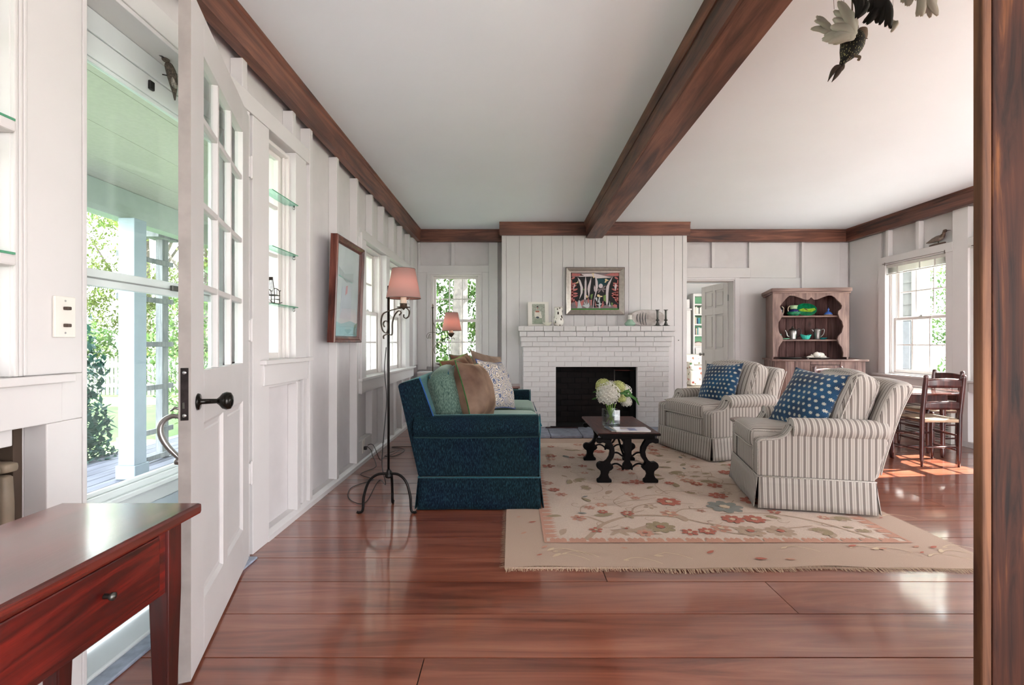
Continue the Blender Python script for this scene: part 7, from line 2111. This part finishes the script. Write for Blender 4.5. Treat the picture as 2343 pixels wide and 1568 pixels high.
# ================================================================ WINDOW DRESSING ON THE RIGHT
BLND = plain('blind_slat_white', S(206, 204, 198), .5, var=.06)
def blind(y0, y1, label, g='raised venetian blinds'):
    t = thing('venetian_blind', label, 'blind', (XR + .02, y0 + .01, 2.04), 0, g)
    w = y1 - y0 - .02
    box('head_rail', BLND, -.01, 0, -.03, .022, w, 0.004, t, .002)
    src = None
    for k in range(14):
        if src is None: src = MB().grid(lambda i, j: (-.010 + .022 * i, w * j, .0025 * sin(pi * i)), 4, 1).build('slat', BLND, t, solid=.001); src.location = (0, 0, -.036)
        else: share(src, 'slat', (random.uniform(-.001, .001), 0, -.036 - k * .0048), t)
    box('bottom_rail', BLND, -.011, 0, -.118, .014, w, -.106, t, .002)
    for yy in (.12, w - .18, w - .5): box('ladder_tape', BLND, -.0125, yy, -.105, -.0112, yy + .018, -.03, t)
    MB().tube([(-.012, .17, -.11), (-.012, .172, -.7), (-.012, .168, -1.25)], .0018, 6).build('pull_cord', CREAM, t)
blind(*R1, 'raised white venetian blind at the top of the window beside the hutch')
blind(*R2, 'raised white venetian blind at the window cut off by the wooden post')
WIRE = plain('curtain_wire', S(120, 112, 104), .4, .6)
for (a, b), lb in ((R1, 'thin curtain rod across the top of the window beside the hutch'), (R2, 'thin curtain rod above the window cut off by the wooden post')):
    t = thing('curtain_rod', lb, 'curtain rod', (XR - .006, a, 2.06))
    MB().tube([(-.0, .0, .0), (-.03, .0, .0), (-.03, b - a, .0), (0, b - a, .0)], .0032, 6).build('rod', WIRE, t)
    box('bracket', WIRE, -.004, .0, -.02, -.0005, .008, .02, t); box('bracket', WIRE, -.004, b - a - .008, -.02, -.0005, b - a, .02, t)
# shorebird decoys on the header boards
def decoy(loc, rz, label):
    t = thing('shorebird_decoy', label, 'decoy', loc, rz, 'carved shorebird decoys above the right-hand windows')
    BD = plain('decoy_grey', S(118, 106, 96), .6, var=.25, scale=30); BH = plain('decoy_head', S(84, 66, 54), .6, var=.2)
    m = MB()
    prof = [(-.135, .052, .004), (-.10, .055, .014), (-.05, .066, .026), (.0, .072, .033), (.04, .074, .032), (.07, .076, .024), (.09, .08, .012)]
    vs = []; n = 14
    for x, z, r in prof:
        for k in range(n):
            a = 2 * pi * k / n; vs.append((x, r * .8 * cos(a), z + r * sin(a)))
    m.add(vs, [(i * n + k, i * n + (k + 1) % n, (i + 1) * n + (k + 1) % n, (i + 1) * n + k) for i in range(len(prof) - 1) for k in range(n)], True)
    m.build('body', BD, t)
    MB().tube(smoothpath([(.055, 0, .075), (.085, 0, .105), (.09, 0, .128), (.095, 0, .136)], 4), [.022] * 4 + [.016] * 4 + [.014] * 4 + [.017], 12).build('neck', BH, t)
    MB().rbox((.102, 0, .138), (.042, .03, .034), .015, 4).build('head', BH, t)
    MB().tube([(.118, 0, .138), (.17, 0, .131)], [.005, .0015], 8).build('bill', IRON, t)
    MB().prism([(-.05, -.016), (.1, -.014), (.11, .0), (.1, .014), (-.05, .016), (-.1, .0)], 'Z', 0, .02).build('base', BH, t, .004)
    MB().tube([(.02, 0, .02), (.02, 0, .05)], .005, 6).build('peg', BH, t)
decoy((XR + .02, 5.32, 2.154), radians(-90), 'carved shorebird decoy on the window header beside the hutch window')
decoy((XR + .02, 4.70, 2.154), radians(90), 'shorebird decoy on the next header, its bill tip showing beside the wooden post')
# baseboard heater vent
hv = thing('heater_vent', 'white slatted heater vent low on the right wall behind the chairs', 'vent', (XR - .052, 5.08, .001))
box('case', plain('vent_paint', S(200, 196, 190), .5), .012, 0, 0, .05, .62, .46, hv, .004)
for k in range(16):
    for a in (.03, .32): box('louvre', plain('louvre_dark', S(90, 84, 80), .6) if k == 0 and a == .03 else bpy.data.materials['louvre_dark'], .0, a, .05 + k * .024, .0118, a + .26, .058 + k * .024, hv)

# ================================================================ LEDGE UNDER THE FAR WINDOW
lg = struct('trim_14')
box('ledge_top', WHITE, -1.283, YF - .22, .655, -.148, YF - .0145, .682, lg, .004)
box('ledge_front', WHITE, -1.283, YF - .20, .57, -.15, YF - .18, .6545, lg, .003)
box('ledge_side', WHITE, -1.2, YF - .178, .0, -1.18, YF - .02, .6545, lg, .002)
box('ledge_side', WHITE, -.17, YF - .178, .0, -.15, YF - .02, .6545, lg, .002)
t = thing('wide_bowl', 'wide dark wooden bowl with flaring sides on the ledge under the far window', 'bowl', (X(1040, 6.45) , 6.56 - .03, .683))
MB().lathe([(.06, 0), (.075, .004), (.10, .03), (.16, .085), (.195, .112), (.19, .114), (.15, .085), (.09, .03), (0, .018)], (0, 0, 0), 40).xf(Matrix.Scale(.55, 4, Vector((0, 1, 0)))).xf(Matrix.Scale(1.38, 4, Vector((1, 0, 0)))).build('body', plain('dark_bowl_wood', S(88, 68, 62), .35, var=.15), t)
t = thing('cordless_phone', 'grey cordless phone standing on the ledge right of the far window', 'phone', (X(1113.5, 6.5), 6.56, .683))
box('base', plain('phone_black', S(50, 50, 52), .4), -.03, -.02, 0, .05, .05, .03, t, .006)
box('handset', plain('phone_grey', S(126, 126, 128), .4), -.022, .0, .0302, .022, .022, .155, t, .008)
box('screen', plain('phone_screen', S(30, 34, 38), .2), -.015, -.0012, .11, .015, -.0001, .135, t)
MB().tube(smoothpath([(.05, .0, .03), (.08, .0, .06), (.12, .0, .055), (.13, .0, .0)], 5), .003, 6).build('phone_cord', BLACK, t)
t = thing('message_box', 'white box with a pale handwritten note on the ledge by the chimney corner', 'box', (X(1139.5, 6.5), 6.55, .683))
box('body', CREAM, -.043, 0, 0, .036, .05, .20, t, .004)
box('note', plain('pale_note', S(232, 238, 214), .6), -.038, -.0015, .075, .030, -.0003, .17, t)
for k in range(4):
    m = MB(); xx = -.03; rnd = random.Random(k)
    while xx < .02:
        ln = rnd.uniform(.006, .014); m.box(xx, -.0019, .155 - k * .021 + xx * .08, xx + ln, -.0016, .158 - k * .021 + xx * .08); xx += ln + .004
    m.build('handwriting', plain('ink_%d' % k, S(90, 96, 90), .6), t)
t = thing('white_adapter', 'small white charger base below the message box', 'charger', (X(1135, 6.4), 6.50, .683))
MB().lathe([(0.03, 0), (.032, .01), (.03, .045), (.02, .055), (0, .056)], (0, 0, 0), 20).build('body', CREAM, t)
MB().tube(smoothpath([(.02, -.02, .01), (.04, -.035, .004), (.03, -.03, -.03), (.03, -.035, -.3)], 5), .002, 6).build('cable', CREAM, t)
# end table beyond the sofa
et = thing('end_table', 'brown-topped end table beyond the far arm of the sofa', 'table', (-.12, 5.42, .001))
box('tabletop', wood('end_table_top', S(72, 50, 46), S(120, 90, 84), S(150, 120, 112), 'X', .3, 2, knots=False, coat=.4), -.35, -.17, .575, .21, .17, .60, et, .008)
for a in (-.33, .16):
    for b in (-.15, .12): box('leg', DARKWZ, a, b, 0, a + .03, b + .03, .5745, et, .003)
box('apron', DARKWZ, -.30, -.14, .53, .16, -.12, .5745, et); box('apron', DARKWZ, -.30, .12, .53, .16, .14, .5745, et)

# ================================================================ HANGING BIRDS
BYv = 1.75
SPK, nt, b_ = new_mat('spotted_plumage')
vo = N(nt, 'ShaderNodeTexVoronoi', i_Scale=170.0); nt.links.new(coords(nt, 'Object', (1, 1, .8)), vo.inputs['Vector'])
nt.links.new(ramp(nt, vo.outputs['Distance'], [(.26, S(150, 140, 100)), (.34, S(16, 14, 12))]), b_.inputs['Base Color']); b_.inputs['Roughness'].default_value = .7
WING = leaf_mat('silk_wing', S(196, 190, 180), S(224, 220, 208), .4)
DWING = plain('dark_wing', S(14, 12, 11), .8, var=.3)
def BPt(px, py, dy=0.0): return Vector((X(px, BYv), dy, Z(py, BYv)))
hb = thing('hanging_bird', 'dark spotted bird ornament with pale wings diving on a cord from the ceiling', 'mobile', (X(1950, BYv), BYv, Z(70, BYv)))
O_ = Vector((X(1950, BYv), 0, Z(70, BYv)))
def BB(px, py, dy=0.0): return tuple(BPt(px, py, dy) - O_)
pts = smoothpath([BB(1958, 73), BB(1953, 90), BB(1948, 108), BB(1939, 125), BB(1930, 140), BB(1924, 152)], 5)
rr_ = [.012, .019, .026, .031, .034, .036, .038, .039, .039, .038, .037, .036, .034, .032, .029, .026, .023, .020, .017, .014, .012, .011, .010, .008, .007, .006]
MB().tube(pts, rr_[:len(pts)], 16).build('body', SPK, hb)
for a, b, c in ((BB(1923, 150), BB(1907, 162), BB(1894, 187)), (BB(1925, 150), BB(1916, 168), BB(1903, 188)), (BB(1928, 148), BB(1924, 158), BB(1919, 166))):
    MB().tube(smoothpath([a, b, c], 5), [.004, .007, .010, .011, .010, .009, .008, .006, .004, .002, .001], 6).build('tail_feather', plain('tail_brown', S(62, 48, 42), .8, var=.4) if 'tail_brown' not in bpy.data.materials else bpy.data.materials['tail_brown'], hb)
MB().rbox(BB(1968, 82, -.01), (.034, .03, .048), .014, 4).build('head', plain('bird_head', S(140, 122, 106), .8, var=.3), hb)
MB().tube([BB(1972, 92, -.01), BB(1976, 96, -.02)], [.003, .001], 6).build('beak', DWING, hb)
MB().tube(smoothpath([BB(1962, 66), BB(1958, 54), BB(1953, 44)], 4), [.004, .005, .006, .006, .005, .004, .003, .002, .001], 6).build('crest', bpy.data.materials['bird_head'], hb)
MB().tube(smoothpath([BB(1952, 132, -.01), BB(1958, 138, -.02), BB(1955, 145, -.02)], 4), .005, 6).build('foot', bpy.data.materials['bird_head'], hb)
def sheet(name, par, poly, mat, base, amp=.014, O=None, seed=0):
    """thin curved wing from an outline fan"""
    O = O or O_
    P = [BPt(*p) - O for p in poly]; c = sum(P, Vector()) / len(P); n = len(P); rings = 5
    vs = []; 
    for r in range(rings + 1):
        t = r / rings
        for p in P:
            q_ = c.lerp(p, t); q_.y = base + amp * sin(q_.x * 60 + seed) * t + .012 * (1 - t * t) * -1
            vs.append(q_)
    fs = [(r * n + k, r * n + (k + 1) % n, (r + 1) * n + (k + 1) % n, (r + 1) * n + k) for r in range(rings) for k in range(n)]
    MB().add(vs, fs, True).build(name, mat, par, solid=.0015)
def feathers(name, par, root, tips, mat, y0, w, O=None, belly=.0, seed=0):
    """a wing of overlapping long feathers fanning out from its root, one mesh"""
    O = O or O_; rnd = random.Random(seed); m = MB()
    R0 = BPt(*root) - O
    for k, tp in enumerate(tips):
        T = BPt(*tp) - O; d = T - R0; L_ = d.length; side = Vector((-d.z, 0, d.x)).normalized()
        bend = rnd.uniform(-.06, .06) * L_; n = 9; vs = []
        for i in range(n + 1):
            t = i / n
            p = R0 + d * t + side * bend * sin(pi * t)
            ww = w * (.35 + .75 * sin(pi * min(1, t * .80 + .12))) * (1 if t < .93 else .45)
            yy = y0 - .012 * sin(pi * t) - .004 * (k % 3) + belly * t
            vs += [(p + side * ww) + Vector((0, yy + .004, 0)), p + Vector((0, yy, 0)), (p - side * ww) + Vector((0, yy + .004, 0))]
        m.add(vs, [(3 * i + q_, 3 * i + q_ + 1, 3 * i + q_ + 4, 3 * i + q_ + 3) for i in range(n) for q_ in (0, 1)], True)
    m.build(name, mat, par, solid=.0012)
feathers('wing', hb, (1934, 99), [(1914, 36), (1904, 23), (1897, 25), (1891, 42), (1887, 62), (1879, 82), (1868, 100), (1862, 109), (1874, 117), (1888, 116), (1903, 108)], WING, -.045, .0175, seed=1)
feathers('wing', hb, (1915, 70), [(1888, 23), (1880, 24), (1874, 36), (1868, 52), (1880, 54)], WING, .03, .0125, seed=2)
feathers('dark_wing', hb, (1927, 72), [(1918, 30), (1925, 26), (1932, 25), (1940, 26), (1947, 31), (1949, 38), (1949, 46), (1946, 55)], DWING, -.075, .0085, seed=3)
CORD = plain('brown_cord', S(92, 72, 56), .8)
MB().tube([BB(1950, 72), (0, 0, ZC - O_.z)], .0025, 6).build('hanging_cord', CORD, hb)
for px in (1900, 1923): MB().tube([BB(px, 30, -.02), (BB(px, 30)[0], 0, ZC - O_.z)], .0007, 5).build('thread', CORD, hb)
O2 = Vector((X(2010, BYv), 0, Z(0, BYv)))
hb2 = thing('hanging_bird', 'black bird ornament with spread pale wings, cut off by the top of the picture', 'mobile', (O2.x, BYv, O2.z))
def BC2(px, py, dy=0.0): return tuple(BPt(px, py, dy) - O2)
feathers('dark_wing', hb2, (2010, -5), [(1979, 16), (1976, 22), (1981, 30), (1990, 40)], DWING, .0, .0105, O=O2, seed=4)
feathers('dark_wing', hb2, (2003, 20), [(1976, 50), (1967, 60), (1973, 65), (1990, 50)], DWING, -.015, .010, O=O2, seed=5)
feathers('dark_wing', hb2, (2010, 10), [(1999, 69), (2010, 75), (2018, 78), (2025, 77), (2023, 55)], DWING, -.03, .0105, O=O2, seed=6)
MB().tube(smoothpath([BC2(1997, 60, -.02), BC2(2006, 10, -.02), BC2(2016, -30, -.02), BC2(2022, -60, -.02)], 5), [.006, .010, .014, .018, .022, .025, .027, .028, .028, .027, .025, .022, .018, .013, .009, .005], 12).build('body', DWING, hb2)
feathers('wing', hb2, (2070, -14), [(2046, 2), (2052, 16), (2060, 25), (2070, 22), (2086, 10)], WING, -.02, .014, O=O2, seed=7)
feathers('wing', hb2, (2085, -12), [(2120, 10), (2124, 27), (2126, 51), (2114, 52), (2103, 44), (2090, 53), (2084, 50), (2095, 20)], WING, -.03, .0155, O=O2, seed=8)
feathers('wing_tip', hb2, (2056, 46), [(2030, 54), (2038, 62), (2041, 72)], WING, .01, .007, O=O2, seed=9)
MB().tube([BC2(2020, -40), (BC2(2020, 0)[0], 0, ZC - O2.z)], .002, 6).build('hanging_cord', CORD, hb2)
MB().tube([BC2(2043, 46), (BC2(2043, 0)[0], 0, ZC - O2.z)], .0007, 5).build('thread', CORD, hb2)
MB().tube([BC2(1983, 15), (BC2(1983, 0)[0], 0, ZC - O2.z)], .0007, 5).build('thread', CORD, hb2)
